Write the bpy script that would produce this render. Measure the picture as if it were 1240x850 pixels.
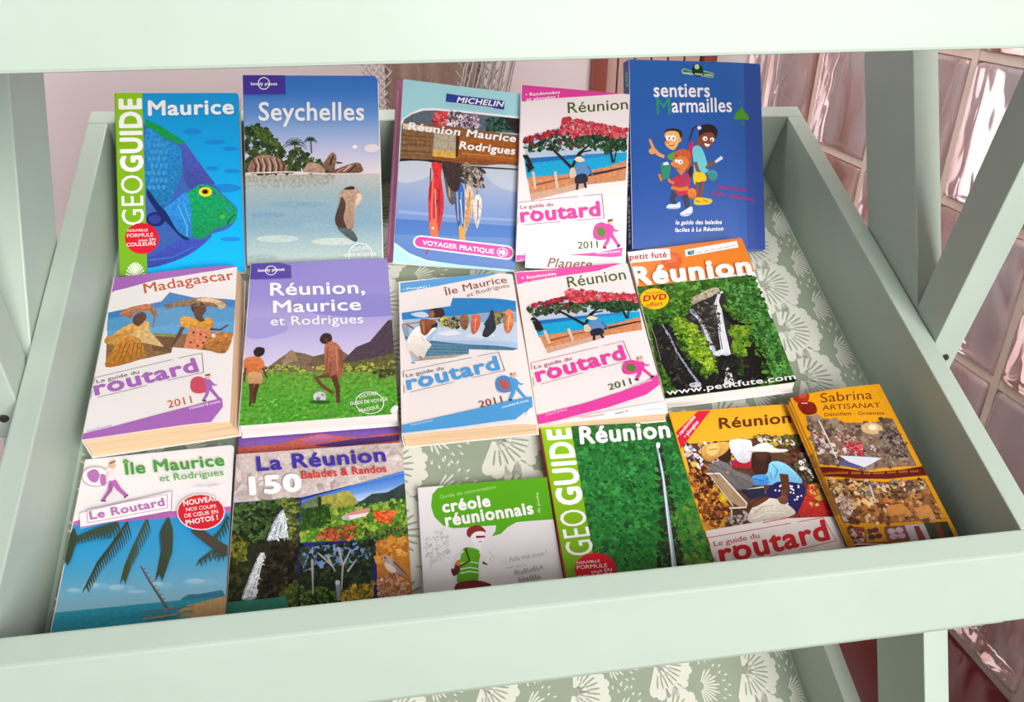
import bpy, bmesh, math, random
from mathutils import Vector, Matrix
from mathutils.geometry import tessellate_polygon

# ------------------------------------------------------------------ scene, camera, light
for _o in list(bpy.data.objects): bpy.data.objects.remove(_o)
SC = bpy.context.scene
COL = SC.collection
EYE = 0.909                                   # height of the lens above the tiled floor
cd = bpy.data.cameras.new('camera'); cam = bpy.data.objects.new('camera', cd); COL.objects.link(cam)
cd.sensor_width = 36.0; cd.lens = 36.0 * 1000.0 / 1240.0; cd.clip_start = 0.01
RT = (0.984024, -0.176450, 0.023722); DN = (-0.056902, -0.437949, -0.897197); FW = (0.168699, 0.881514, -0.440992)
cam.matrix_world = Matrix(((RT[0], -DN[0], -FW[0], 0), (RT[1], -DN[1], -FW[1], 0), (RT[2], -DN[2], -FW[2], EYE), (0, 0, 0, 1)))
SC.camera = cam
SC.view_settings.view_transform = 'Standard'; SC.view_settings.look = 'None'
SC.view_settings.gamma = 1.0; SC.view_settings.use_curve_mapping = False
SC.view_settings.exposure = 0.0
wd = bpy.data.worlds.new('daylight'); SC.world = wd; wd.use_nodes = True
wd.node_tree.nodes['Background'].inputs[0].default_value = (0.93, 0.97, 1.0, 1)
wd.node_tree.nodes['Background'].inputs[1].default_value = 0.12
def area(name, loc, target, sx, sy, power, col):
    l = bpy.data.lights.new(name, 'AREA'); l.shape = 'RECTANGLE'; l.size = sx; l.size_y = sy; l.energy = power; l.color = col
    o = bpy.data.objects.new(name, l); COL.objects.link(o); o.location = loc
    o.rotation_euler = (Vector(target) - Vector(loc)).to_track_quat('-Z', 'Y').to_euler()
    return o
area('window_light', (1.1, -2.3, 1.5), (0.1, 0.6, 0.7), 1.7, 2.2, 170, (1.0, 0.99, 0.98))       # window behind the photographer
area('fill_light_left', (-0.7, -1.6, 1.5), (0.1, 0.6, 0.7), 1.0, 1.0, 2.5, (0.93, 0.98, 1.0))  # weak fill added inside the room on the left, no window there
area('back_fill_light', (0.1, 1.2, 2.3), (0.1, 1.3, 0.0), 0.8, 0.5, 27, (1.0, 0.97, 0.95))  # added fill above the back area, brightens back wall and rims; no real lamp
area('daylight_beyond_glass', (1.9, 0.7, 1.1), (0.8, 0.8, 0.7), 3.0, 2.6, 62, (1.0, 0.97, 0.98))    # outdoors, behind the glass blocks

# ------------------------------------------------------------------ colours and materials
def lin(h):
    h = h.lstrip('#'); r = []
    for i in (0, 2, 4):
        c = int(h[i:i+2], 16) / 255.0
        r.append(c / 12.92 if c <= 0.04045 else ((c + 0.055) / 1.055) ** 2.4)
    return tuple(r)
def new_mat(name):
    m = bpy.data.materials.new(name); m.use_nodes = True
    nt = m.node_tree; return m, nt, nt.nodes, nt.links, nt.nodes['Principled BSDF']
def noise_mat(name, c1, c2, scale, rough=0.5, spec=0.4, bump=0.0, stretch=(1, 1, 1), detail=4, coat=0.0, bscale=None):
    m, nt, N, L, b = new_mat(name)
    tc = N.new('ShaderNodeTexCoord'); mp = N.new('ShaderNodeMapping'); mp.inputs['Scale'].default_value = stretch
    nz = N.new('ShaderNodeTexNoise'); nz.inputs['Scale'].default_value = scale; nz.inputs['Detail'].default_value = detail
    rp = N.new('ShaderNodeValToRGB'); rp.color_ramp.elements[0].position = 0.3; rp.color_ramp.elements[1].position = 0.7
    rp.color_ramp.elements[0].color = (*lin(c1), 1); rp.color_ramp.elements[1].color = (*lin(c2), 1)
    L.new(tc.outputs['Object'], mp.inputs['Vector']); L.new(mp.outputs[0], nz.inputs['Vector']); L.new(nz.outputs['Fac'], rp.inputs[0])
    L.new(rp.outputs[0], b.inputs['Base Color'])
    b.inputs['Roughness'].default_value = rough; b.inputs['Specular IOR Level'].default_value = spec; b.inputs['Coat Weight'].default_value = coat
    if bump:
        n2 = nz
        if bscale:
            n2 = N.new('ShaderNodeTexNoise'); n2.inputs['Scale'].default_value = bscale; L.new(mp.outputs[0], n2.inputs['Vector'])
        bp = N.new('ShaderNodeBump'); bp.inputs['Strength'].default_value = bump; bp.inputs['Distance'].default_value = 0.002
        L.new(n2.outputs['Fac'], bp.inputs['Height']); L.new(bp.outputs[0], b.inputs['Normal'])
    return m
M_PAINT = noise_mat('mint_gloss_paint', '#adbdaf', '#b4c3b6', 9, 0.42, 0.4, 0.05, bscale=60)
M_WALL = noise_mat('pale_plaster', '#e6dcde', '#ebe2e3', 3, 0.8, 0.2, 0.1, bscale=80)
M_TILE, nt, N, L, b = new_mat('red_brown_floor_tile')
tc = N.new('ShaderNodeTexCoord'); bk = N.new('ShaderNodeTexBrick')
bk.offset = 0.0; bk.inputs['Scale'].default_value = 1.0; bk.inputs['Brick Width'].default_value = 0.3; bk.inputs['Row Height'].default_value = 0.3
bk.inputs['Mortar Size'].default_value = 0.003; bk.inputs['Color1'].default_value = (*lin('#430e0a'), 1); bk.inputs['Color2'].default_value = (*lin('#4c120c'), 1); bk.inputs['Mortar'].default_value = (*lin('#6a3a32'), 1)
L.new(tc.outputs['Object'], bk.inputs['Vector']); L.new(bk.outputs['Color'], b.inputs['Base Color']); b.inputs['Roughness'].default_value = 0.18
M_GROUT = noise_mat('beige_grout', '#d8c6b8', '#e2d2c6', 30, 0.8, 0.2)
M_BROWN = noise_mat('reddish_brown_wood', '#7c3a2c', '#92483a', 12, 0.5, 0.3, stretch=(1, 1, .1))
M_SLAT = noise_mat('faded_pink_wood', '#b8948a', '#c8a69a', 12, 0.6, 0.3, stretch=(1, 1, .1))
M_CLOTH = noise_mat('beige_woven_cloth', '#c9b2a8', '#d8c4ba', 220, 0.9, 0.1, 0.4)
M_CORD = noise_mat('grey_white_cord', '#c9c2bd', '#ddd6d0', 300, 0.8, 0.2)
M_SCREW = noise_mat('dark_screw', '#2a2a24', '#3c3830', 300, 0.5, 0.5)
# pink glass block: tinted, wavy, lets the daylight behind it through
M_GLASS, nt, N, L, b = new_mat('pink_wavy_glass')
tc = N.new('ShaderNodeTexCoord'); mp = N.new('ShaderNodeMapping'); mp.inputs['Scale'].default_value = (1, 1.0, 0.38)
oi = N.new('ShaderNodeObjectInfo'); ad = N.new('ShaderNodeVectorMath'); ad.operation = 'ADD'
sc_ = N.new('ShaderNodeVectorMath'); sc_.operation = 'SCALE'; sc_.inputs['Scale'].default_value = 7.0
L.new(oi.outputs['Location'], sc_.inputs[0]); L.new(tc.outputs['Object'], ad.inputs[0]); L.new(sc_.outputs[0], ad.inputs[1]); L.new(ad.outputs[0], mp.inputs['Vector'])
nz = N.new('ShaderNodeTexNoise'); nz.inputs['Scale'].default_value = 9; nz.inputs['Detail'].default_value = 2.0; nz.inputs['Distortion'].default_value = 1.2
L.new(mp.outputs[0], nz.inputs['Vector'])
rp = N.new('ShaderNodeValToRGB'); E_ = rp.color_ramp.elements
E_[0].position = 0.34; E_[0].color = (*lin('#c59389'), 1); E_[1].position = 0.6; E_[1].color = (*lin('#f8e8ea'), 1)  # pale and brown streaks painted into the colour in place of varied refraction
e = E_.new(0.46); e.color = (*lin('#e6c6c2'), 1)
L.new(nz.outputs['Fac'], rp.inputs[0]); L.new(rp.outputs[0], b.inputs['Base Color'])
b.inputs['Roughness'].default_value = 0.08; b.inputs['Transmission Weight'].default_value = 0.7; b.inputs['IOR'].default_value = 1.45
bp = N.new('ShaderNodeBump'); bp.inputs['Strength'].default_value = 0.9; bp.inputs['Distance'].default_value = 0.02
L.new(nz.outputs['Fac'], bp.inputs['Height']); L.new(bp.outputs[0], b.inputs['Normal'])
# printed covers: ink colour per shape, broken up by a fine grain where the printed picture is busy
M_INK, nt, N, L, b = new_mat('printed_cover')
at = N.new('ShaderNodeAttribute'); at.attribute_name = 'ink'; ag = N.new('ShaderNodeAttribute'); ag.attribute_name = 'grain'
tc = N.new('ShaderNodeTexCoord'); nz = N.new('ShaderNodeTexNoise'); nz.inputs['Scale'].default_value = 330; nz.inputs['Detail'].default_value = 3
L.new(tc.outputs['Object'], nz.inputs['Vector'])
s1 = N.new('ShaderNodeMath'); s1.operation = 'SUBTRACT'; s1.inputs[1].default_value = 0.5; L.new(nz.outputs['Fac'], s1.inputs[0])
s2 = N.new('ShaderNodeMath'); s2.operation = 'MULTIPLY'; L.new(s1.outputs[0], s2.inputs[0]); L.new(ag.outputs['Fac'], s2.inputs[1])
s3 = N.new('ShaderNodeMath'); s3.operation = 'MULTIPLY_ADD'; s3.inputs[1].default_value = 6.0; s3.inputs[2].default_value = 1.0; L.new(s2.outputs[0], s3.inputs[0])
s4 = N.new('ShaderNodeMath'); s4.operation = 'MAXIMUM'; s4.inputs[1].default_value = 0.1; L.new(s3.outputs[0], s4.inputs[0])
vm = N.new('ShaderNodeVectorMath'); vm.operation = 'SCALE'; L.new(at.outputs['Color'], vm.inputs[0]); L.new(s4.outputs[0], vm.inputs['Scale'])
L.new(vm.outputs[0], b.inputs['Base Color']); b.inputs['Roughness'].default_value = 0.32; b.inputs['Specular IOR Level'].default_value = 0.35
def paper_mat(name, c1, c2):
    m, nt, N, L, b = new_mat(name)
    tc = N.new('ShaderNodeTexCoord'); mp = N.new('ShaderNodeMapping'); mp.inputs['Scale'].default_value = (6, 6, 900)
    nz = N.new('ShaderNodeTexNoise'); nz.inputs['Scale'].default_value = 2; nz.inputs['Detail'].default_value = 2
    rp = N.new('ShaderNodeValToRGB'); rp.color_ramp.elements[0].color = (*lin(c1), 1); rp.color_ramp.elements[1].color = (*lin(c2), 1)
    rp.color_ramp.elements[0].position = .3; rp.color_ramp.elements[1].position = .7
    L.new(tc.outputs['Object'], mp.inputs[0]); L.new(mp.outputs[0], nz.inputs['Vector']); L.new(nz.outputs['Fac'], rp.inputs[0]); L.new(rp.outputs[0], b.inputs['Base Color'])
    b.inputs['Roughness'].default_value = 0.9; b.inputs['Specular IOR Level'].default_value = 0.1
    return m
M_CREAM = paper_mat('yellowed_pages', '#cba47e', '#e8cbaa')
M_PAGES = paper_mat('white_pages', '#dcd4ce', '#f4eeea')

# ------------------------------------------------------------------ helpers
T = math.radians(26.0); CT, ST = math.cos(T), math.sin(T)
TM = Matrix(((1, 0, 0), (0, CT, -ST), (0, ST, CT)))           # tray slope axes -> room axes
def tw(x, v, w, off=(0, 0, 0)):                               # millimetres along the slope -> metres in the room
    p = TM @ Vector((x, v, w)); return Vector((p.x + off[0], p.y + off[1], p.z + off[2] + EYE * 1000)) / 1000
def rw(x, y, z): return Vector((x, y, z + EYE * 1000)) / 1000 # millimetres from the lens -> metres in the room
def empty(name, loc, label=None, cat=None, group=None):
    o = bpy.data.objects.new(name, None); COL.objects.link(o); o.location = loc; o.empty_display_size = .05
    if label: o['label'] = label; o['category'] = cat
    if group: o['group'] = group
    return o
def tag(o, label, cat, group=None):
    o['label'] = label; o['category'] = cat
    if group: o['group'] = group
    return o
def link(name, me, mat, parent=None):
    o = bpy.data.objects.new(name, me); COL.objects.link(o)
    if mat: me.materials.append(mat)
    if parent:
        bpy.context.view_layer.update(); o.parent = parent; o.matrix_parent_inverse = parent.matrix_world.inverted()
    return o
def from_bm(name, bm, mat, parent=None, smooth=False):
    bmesh.ops.recalc_face_normals(bm, faces=bm.faces)
    me = bpy.data.meshes.new(name); bm.to_mesh(me); bm.free()
    if smooth:
        for p in me.polygons: p.use_smooth = True
    return link(name, me, mat, parent)
def prism(bm, A, B, bevel=0.0):                               # two matching outlines joined into a board
    a = [bm.verts.new(p) for p in A]; b = [bm.verts.new(p) for p in B]; n = len(A)
    fs = [bm.faces.new(a), bm.faces.new(b[::-1])]
    for i in range(n): fs.append(bm.faces.new((a[i], b[i], b[(i+1) % n], a[(i+1) % n])))
    if bevel:
        es = {e for f in fs for e in f.edges}
        bmesh.ops.recalc_face_normals(bm, faces=fs)
        bmesh.ops.bevel(bm, geom=list(es), offset=bevel, segments=2, affect='EDGES', profile=0.6)
def board(name, A, B, mat, parent, bevel=0.0014):
    bm = bmesh.new(); prism(bm, A, B, bevel); return from_bm(name, bm, mat, parent)
def boxm(bm, x0, x1, y0, y1, z0, z1, bevel=0):
    prism(bm, [(x0, y0, z0), (x1, y0, z0), (x1, y1, z0), (x0, y1, z0)], [(x0, y0, z1), (x1, y0, z1), (x1, y1, z1), (x0, y1, z1)], bevel)
def tube(bm, pts, r, n=6):
    pts = [Vector(p) for p in pts]; rings = []
    for i, p in enumerate(pts):
        d = (pts[min(i+1, len(pts)-1)] - pts[max(i-1, 0)]).normalized()
        u = d.orthogonal().normalized(); v = d.cross(u)
        rings.append([bm.verts.new(p + (u * math.cos(k * 2 * math.pi / n) + v * math.sin(k * 2 * math.pi / n)) * r) for k in range(n)])
    for a, b in zip(rings, rings[1:]):
        for k in range(n): bm.faces.new((a[k], a[(k+1) % n], b[(k+1) % n], b[k]))
    bm.faces.new(rings[0][::-1]); bm.faces.new(rings[-1])

# ------------------------------------------------------------------ the room
bm = bmesh.new(); boxm(bm, -2.2, 0.83, -2.2, 1.75, -0.05, 0.0)
o = from_bm('floor', bm, M_TILE); o['kind'] = 'structure'
bm = bmesh.new(); boxm(bm, -1.0, 0.93, 1.75, 1.85, 0.0, 2.2)
o = from_bm('wall_back', bm, M_WALL); o['kind'] = 'structure'
bm = bmesh.new(); boxm(bm, -1.0, -0.63, 0.85, 1.75, 0.0, 2.2)
o = from_bm('wall_left', bm, M_WALL); o['kind'] = 'structure'
# glass block wall on the right
WX = 0.831; JY = [-0.143 + 0.2 * k for k in range(10)] + [1.75]; JZ = [0.0] + [0.19 + 0.2 * k for k in range(9)]
bm = bmesh.new()
for y in JY: boxm(bm, WX + .004, WX + .075, y - .006, y + .006, 0.0, JZ[-1] + .006)
for z in JZ:
    for ya, yb in zip(JY, JY[1:]): boxm(bm, WX + .005, WX + .074, ya + .006, yb - .006, z - .006, z + .006)
wall = from_bm('wall_right', bm, M_GROUT); wall['kind'] = 'structure'
def glass_block_mesh(h, z_):
    bm = bmesh.new(); boxm(bm, 0.0, .08, -h / 2, h / 2, -z_ / 2, z_ / 2, 0.009)
    bmesh.ops.recalc_face_normals(bm, faces=bm.faces)
    me = bpy.data.meshes.new('glass_block'); bm.to_mesh(me); bm.free(); me.materials.append(M_GLASS)
    for p in me.polygons: p.use_smooth = True
    return me
gm_full = glass_block_mesh(.186, .186)
for i in range(len(JY) - 1):
    for j in range(len(JZ) - 1):
        h = JY[i+1] - JY[i] - .014; v = JZ[j+1] - JZ[j] - .014
        if h < .02: continue
        me = gm_full if abs(h - .186) < .002 and abs(v - .186) < .002 else glass_block_mesh(h, v)
        g = bpy.data.objects.new('glass_block', me); COL.objects.link(g)
        g.location = (WX, (JY[i] + JY[i+1]) / 2, (JZ[j] + JZ[j+1]) / 2); g.parent = wall

# ------------------------------------------------------------------ the tiered display rack
rack = empty('display_rack', rw(120, 420, -EYE * 1000), 'mint green painted wooden display rack with tiers of sloping trays', 'rack')
XL, XR, BT = -243.0, 483.0, 19.0
VF, VB, RIM, FLW = 214.0, 727.0, -541.0, -624.0
def tray(off, roll=0.0, drop=0.0):
    piv = Vector(tw(120, 430, -560, off)); R = Matrix.Rotation(roll, 3, 'Y')
    def q(x, v, w): return piv + R @ (tw(x, v, w, off) - piv)
    def ex(prof, x0, x1): return [q(x0, v, w) for v, w in prof], [q(x1, v, w) for v, w in prof]
    fl = board('tray', *ex([(172, FLW), (VB, FLW), (VB, FLW - 8), (172, FLW - 8)], XL, XR), M_PAINT, rack, 0)
    side = [(VF, RIM), (VB, RIM), (VB, FLW - 8), (183, FLW - 8), (175, FLW + 2)]
    for x0, x1 in ((XL - BT, XL), (XR, XR + BT)): board('side_panel', *ex(side, x0, x1), M_PAINT, fl)
    board('back_panel', *ex([(VB, RIM), (VB + BT, RIM), (VB + BT, FLW - 10), (VB, FLW - 10)], XL - BT, XR + BT), M_PAINT, fl)
    board('front_panel', *ex([(VF, RIM), (195, RIM), (164.6 - ST * drop, -603.4 - CT * drop), (164.6 - ST * drop + CT * 9, -603.4 - CT * drop - ST * 9), (172, FLW - 8), (173.6, FLW)], XL - BT, XR + BT), M_PAINT, fl, 0.0018)
    return fl
mid_tray = tray((0, 0, 0))
low_tray = tray((0, 0, -396))
top_tray = tray((0, 0, 446), math.radians(-1.5), 25.0)
def leg_line(z, z0, y0, k): return y0 + k * (z - z0)
def post(x0, x1, dy=0.0):
    zt, zb = 560.0, -EYE * 1000 + .5
    def pr(x): return [rw(x, leg_line(zt, -92, 796 + dy, .427), zt), rw(x, leg_line(zb, -92, 796 + dy, .427), zb), rw(x, leg_line(zb, -92, 714 + dy, .427), zb), rw(x, leg_line(zt, -92, 714 + dy, .427), zt)]
    board('rear_leg', pr(x0), pr(x1), M_PAINT, rack)
def brace(x0, x1, sx):
    def pr(x): return [rw(x, 582 - .216 * 190, 111), rw(x, 628.5, -293), rw(x, 602.5, -351), rw(x, 555 - .229 * 255, 111)]
    b_ = board('front_brace', pr(x0), pr(x1), M_PAINT, rack)
    bm = bmesh.new(); bmesh.ops.create_cone(bm, cap_ends=True, segments=12, radius1=.0035, radius2=.0028, depth=.002)
    s = from_bm('screw', bm, M_SCREW, None)
    s.matrix_world = Matrix.Translation(rw(sx, 596.3 , -331)) @ Matrix.Rotation(math.radians(90 + 12), 4, 'X')
    bpy.context.view_layer.update(); s.parent = b_; s.matrix_parent_inverse = b_.matrix_world.inverted()
    s['label'] = 'dark screw head'
post(503.0, 529.0); post(-289.0, -263.0, 14.0)
brace(503.0, 532.0, 520.0); brace(-292.0, -263.0, -276.0)

# ------------------------------------------------------------------ things behind the rack
sh = empty('wooden_shutter', (0.49, 1.73, 0.0), 'reddish brown wooden frame with faded pink slats against the back wall', 'shutter')
bm = bmesh.new(); boxm(bm, .484, .512, 1.712, 1.748, 0.0, 1.75, .002); from_bm('frame', bm, M_BROWN, sh)
bm = bmesh.new(); boxm(bm, .72, .748, 1.712, 1.748, 0.0, 1.75, .002); from_bm('frame', bm, M_BROWN, sh)
for k in range(6):
    x0 = .514 + k * .034
    board('slat', [(x0, 1.722, 0.0), (x0 + .031, 1.722, 0.0), (x0 + .031, 1.742, 0.0), (x0, 1.742, 0.0)],
          [(x0 - .03 + k * .005, 1.722, 1.75), (x0 + .002 + k * .005, 1.722, 1.75), (x0 + .002 + k * .005, 1.742, 1.75), (x0 - .03 + k * .005, 1.742, 1.75)], M_SLAT, sh, .001) if k else \
    board('slat', [(x0, 1.722, 0.0), (x0 + .031, 1.722, 0.0), (x0 + .031, 1.742, 0.0), (x0, 1.742, 0.0)],
          [(x0, 1.722, 1.75), (x0 + .004, 1.722, 1.75), (x0 + .004, 1.742, 1.75), (x0, 1.742, 1.75)], M_SLAT, sh, .001)
HY = 1.45
hm = empty('hanging_net', (0.13, HY, 1.3), 'beige woven cloth with pale knotted cord nets hanging behind the rack', 'net')
def sag(x): return 0.58 + 0.06 * ((x - .13) / .13) ** 2
bm = bmesh.new(); NX, NZ = 24, 12; gv = []
for i in range(NX + 1):
    x = .05 + .162 * i / NX
    gv.append([bm.verts.new((x, HY + .012 * math.sin(i * .9) + .02 * (j / NZ), sag(x) + (1.3 - sag(x)) * j / NZ)) for j in range(NZ + 1)])
for i in range(NX):
    for j in range(NZ): bm.faces.new((gv[i][j], gv[i+1][j], gv[i+1][j+1], gv[i][j+1]))
bmesh.ops.solidify(bm, geom=bm.faces[:], thickness=.0015)
from_bm('cloth_panel', bm, M_CLOTH, hm, True)
def net(x0, x1, step, slope, strands, slant):
    bm = bmesh.new(); z0, z1 = .55, 1.3
    for sg in (1, -1):                                         # knotted diamonds
        k = -60
        while k < 60:
            pts = []
            for q in range(46):
                z = z0 + (z1 - z0) * q / 45; x = x0 + k * step + sg * (z - z0) / slope
                if x0 <= x <= x1: pts.append((x + .0015 * math.sin(z * 90 + k), HY - .008 - .001 * sg, z))
            if len(pts) > 1: tube(bm, pts, .0013, 5)
            k += 1
    for k in range(strands):                                   # loose cords gathered towards the end
        xa = x0 + (x1 - x0) * k / max(1, strands - 1)
        tube(bm, [(xa + slant * (z - .66) + .002 * math.sin(k * 2.1 + z * 30), HY - .013 - .002 * (k % 3), z) for z in [z0 + .09 * q for q in range(9)]], .0015, 5)
    from_bm('cord_net', bm, M_CORD, hm)
net(.006, .062, .012, 1.1, 0, 0); net(.168, .252, .014, 1.2, 17, .22)

# ------------------------------------------------------------------ printed shapes
_tc = bpy.data.curves.new('lettering', 'FONT'); _to = bpy.data.objects.new('lettering', _tc); COL.objects.link(_to); _tc.resolution_u = 3
_tcache = {}
def glyphs(txt, bold):
    k = (txt, bold)
    if k not in _tcache:
        _tc.body = txt; _tc.space_character = 1.0 + max(0, bold) * 1.9
        bpy.context.view_layer.update()
        ev = _to.evaluated_get(bpy.context.evaluated_depsgraph_get()); me = ev.to_mesh(); me.calc_loop_triangles()
        vs = [(v.co.x, v.co.y) for v in me.vertices]; tr = [tuple(t.vertices) for t in me.loop_triangles]; ev.to_mesh_clear()
        _tcache[k] = (vs, tr)
    return _tcache[k]
CAPH = 0.66
def catmull(p, n=5):
    out = []; m = len(p)
    for i in range(m):
        a, b, c, d = p[i-1], p[i], p[(i+1) % m], p[(i+2) % m]
        for k in range(n):
            t = k / n; t2 = t * t; t3 = t2 * t
            out.append(tuple(.5 * (2 * b[j] + (c[j] - a[j]) * t + (2 * a[j] - 5 * b[j] + 4 * c[j] - d[j]) * t2 + (3 * b[j] - a[j] - 3 * c[j] + d[j]) * t3) for j in (0, 1)))
    return out
def pairs(f): return [(f[i], f[i+1]) for i in range(0, len(f), 2)]
def clip_half(poly, nx, ny, d):                               # keep nx*x + ny*y <= d ; points carry colour along
    out = []; n = len(poly)
    for i in range(n):
        a, b = poly[i], poly[(i+1) % n]; da = nx * a[0] + ny * a[1] - d; db = nx * b[0] + ny * b[1] - d
        if da <= 0: out.append(a)
        if (da < 0 < db) or (db < 0 < da):
            t = da / (da - db); out.append(tuple(a[k] + (b[k] - a[k]) * t for k in range(len(a))))
    return out
class Sheet:
    """A printed sheet: a thin slab with the printed shapes laid on it, all in one mesh."""
    def __init__(s, W, H, base, radius=2.0, round_left=False, bend=None, thick=0.35, seed=1):
        s.W, s.H, s.bend, s.thick = W, H, bend, thick; s.v = []; s.f = []; s.c = []; s.g = []; s.z = 0.0; s.rnd = random.Random(seed)
        r = radius; o = []
        for cx, cy, a0, rr in ((W/2, -H/2, -90, r), (W/2, H/2, 0, r), (-W/2, H/2, 90, r if round_left else .3), (-W/2, -H/2, 180, r if round_left else .3)):
            sx, sy = (1 if cx > 0 else -1), (1 if cy > 0 else -1)
            for k in range(4):
                t = math.radians(a0 + 30 * k); o.append((cx - sx * rr + rr * math.cos(t), cy - sy * rr + rr * math.sin(t)))
        s.out = o
        s.planes = []
        for i in range(len(o)):
            a, b = o[i], o[(i+1) % len(o)]; dx, dy = b[0] - a[0], b[1] - a[1]; l = math.hypot(dx, dy)
            if l > 1e-6: s.planes.append((dy / l, -dx / l, (dy * a[0] - dx * a[1]) / l))
        s.cuts = [-W/2 + W * k / 14 for k in range(1, 14)] if bend else []
        s.base = lin(base)
        s.poly(o, s.base, 0)
        # edge of the slab
        if not bend: strip = o
        else:
            strip = []
            for i in range(len(o)):
                a, b = o[i], o[(i+1) % len(o)]
                n = 14 if math.hypot(b[0]-a[0], b[1]-a[1]) > 20 else 1
                strip += [(a[0] + (b[0]-a[0]) * k / n, a[1] + (b[1]-a[1]) * k / n) for k in range(n)]
        for i in range(len(strip)):
            a, b = strip[i], strip[(i+1) % len(strip)]
            q = [(a[0], a[1], 0), (b[0], b[1], 0), (b[0], b[1], -thick), (a[0], a[1], -thick)]
            n0 = len(s.v)
            for x, y, z in q: s.v.append((x, y, z + (bend(x, y) if bend else 0))); s.c.append(lin('#efe9e6')); s.g.append(0)
            s.f.append(tuple(range(n0, n0 + 4)))
    def uv(s, p): return ((p[0] - .5) * s.W, (.5 - p[1]) * s.H)
    def emit(s, tri, g):                                       # tri: (x,y,r,g,b)
        inside = all(nx * p[0] + ny * p[1] <= d + 1e-9 for p in tri for nx, ny, d in s.planes)
        if not inside:
            for nx, ny, d in s.planes:
                tri = clip_half(tri, nx, ny, d)
                if len(tri) < 3: return
        parts = [tri]
        if s.cuts:
            parts = []; rest = tri
            for x in s.cuts:
                if min(p[0] for p in rest) >= x: continue
                if max(p[0] for p in rest) <= x: break
                l = clip_half(rest, 1, 0, x); rest = clip_half(rest, -1, 0, -x)
                if len(l) > 2: parts.append(l)
                if len(rest) < 3: rest = None; break
            if rest: parts.append(rest)
        for t in parts:
            n0 = len(s.v)
            for p in t:
                s.v.append((p[0], p[1], s.z + (s.bend(p[0], p[1]) if s.bend else 0))); s.c.append(p[2:5]); s.g.append(g)
            s.f.append(tuple(range(n0, n0 + len(t))))
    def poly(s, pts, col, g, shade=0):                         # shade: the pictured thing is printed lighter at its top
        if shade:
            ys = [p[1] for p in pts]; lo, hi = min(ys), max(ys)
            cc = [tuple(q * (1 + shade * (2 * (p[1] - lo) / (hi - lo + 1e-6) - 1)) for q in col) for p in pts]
        else: cc = [col] * len(pts)
        if len(pts) == 3 : tris = [(0, 1, 2)]
        elif len(pts) == 4 and False: tris = [(0, 1, 2), (0, 2, 3)]
        else: tris = tessellate_polygon([[Vector((p[0], p[1], 0)) for p in pts]])
        for t in tris:
            q = [(pts[i][0], pts[i][1], *cc[i]) for i in t]
            if (q[1][0]-q[0][0]) * (q[2][1]-q[0][1]) - (q[1][1]-q[0][1]) * (q[2][0]-q[0][0]) < 0: q = q[::-1]
            s.emit(q, g)
        s.z += .008
    def draw(s, art):
        for a in art:
            k = a[0]
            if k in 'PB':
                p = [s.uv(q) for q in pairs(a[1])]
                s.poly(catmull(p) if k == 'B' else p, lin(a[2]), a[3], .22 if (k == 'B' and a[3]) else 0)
            elif k == 'E':
                c, u, v = [s.uv(q) for q in pairs(a[1])]; ux, uy, vx, vy = u[0]-c[0], u[1]-c[1], v[0]-c[0], v[1]-c[1]
                n = 32 if a[4] else 20
                ring = lambda f: [(c[0] + f * (ux * math.cos(t) + vx * math.sin(t)), c[1] + f * (uy * math.cos(t) + vy * math.sin(t))) for t in [2 * math.pi * i / n for i in range(n)]]
                if not a[4]: s.poly(ring(1), lin(a[2]), a[3])
                else:
                    A, B = ring(1), ring(1 - a[4]); z = s.z
                    for i in range(n): s.z = z; s.poly([A[i], A[(i+1) % n], B[(i+1) % n], B[i]], lin(a[2]), 0)
            elif k == 'L':
                p = [s.uv(q) for q in pairs(a[1])]; w0, w1 = a[2] * s.W / 2, a[3] * s.W / 2; l, r = [], []
                for i, q in enumerate(p):
                    d = (p[min(i+1, len(p)-1)][0] - p[max(i-1, 0)][0], p[min(i+1, len(p)-1)][1] - p[max(i-1, 0)][1]); m = math.hypot(*d) or 1
                    w = w0 + (w1 - w0) * i / (len(p) - 1)
                    l.append((q[0] - d[1] / m * w, q[1] + d[0] / m * w)); r.append((q[0] + d[1] / m * w, q[1] - d[0] / m * w))
                s.poly(l + r[::-1], lin(a[4]), 0)
            elif k == 'T':
                p0, p1, t = [s.uv(q) for q in pairs(a[2])]; vs, tr = glyphs(a[1], a[4])
                xs = [v[0] for v in vs]; x0, x1 = min(xs), max(xs); col = lin(a[3])
                ux, uy, vx, vy = p1[0]-p0[0], p1[1]-p0[1], t[0]-p0[0], t[1]-p0[1]
                sh_ = a[5] * math.hypot(vx, vy) / (math.hypot(ux, uy) or 1)
                Q = []
                b_ = a[4] * .8; offs = [(0, 0)] if b_ < .004 else [(b_ * math.cos(.785 * h), b_ * math.sin(.785 * h)) for h in range(8)]
                zz = s.z
                for kk, (ox, oy) in enumerate(offs):
                    s.z = zz + .0025 * kk
                    Q = []
                    for x, y in vs:
                        yy = (y + oy) / CAPH; xx = (x + ox - x0) / (x1 - x0) + sh_ * yy; Q.append((p0[0] + ux * xx + vx * yy, p0[1] + uy * xx + vy * yy))
                    for i, j, m in tr:
                        q = [(*Q[i], *col), (*Q[j], *col), (*Q[m], *col)]
                        if (q[1][0]-q[0][0]) * (q[2][1]-q[0][1]) - (q[1][1]-q[0][1]) * (q[2][0]-q[0][0]) < 0: q = q[::-1]
                        s.emit(q, 0)
                s.z += .008
            elif k == 'F':
                p = [s.uv(q) for q in pairs(a[1])]; xs = [q[0] for q in p]; ys = [q[1] for q in p]; size = a[3] * s.W * .85; a = a[:2] + [int(a[2] * 1.9)] + a[3:]; n = 0; tries = 0; z = s.z
                cols = [lin(c) for c in a[4]]
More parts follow.
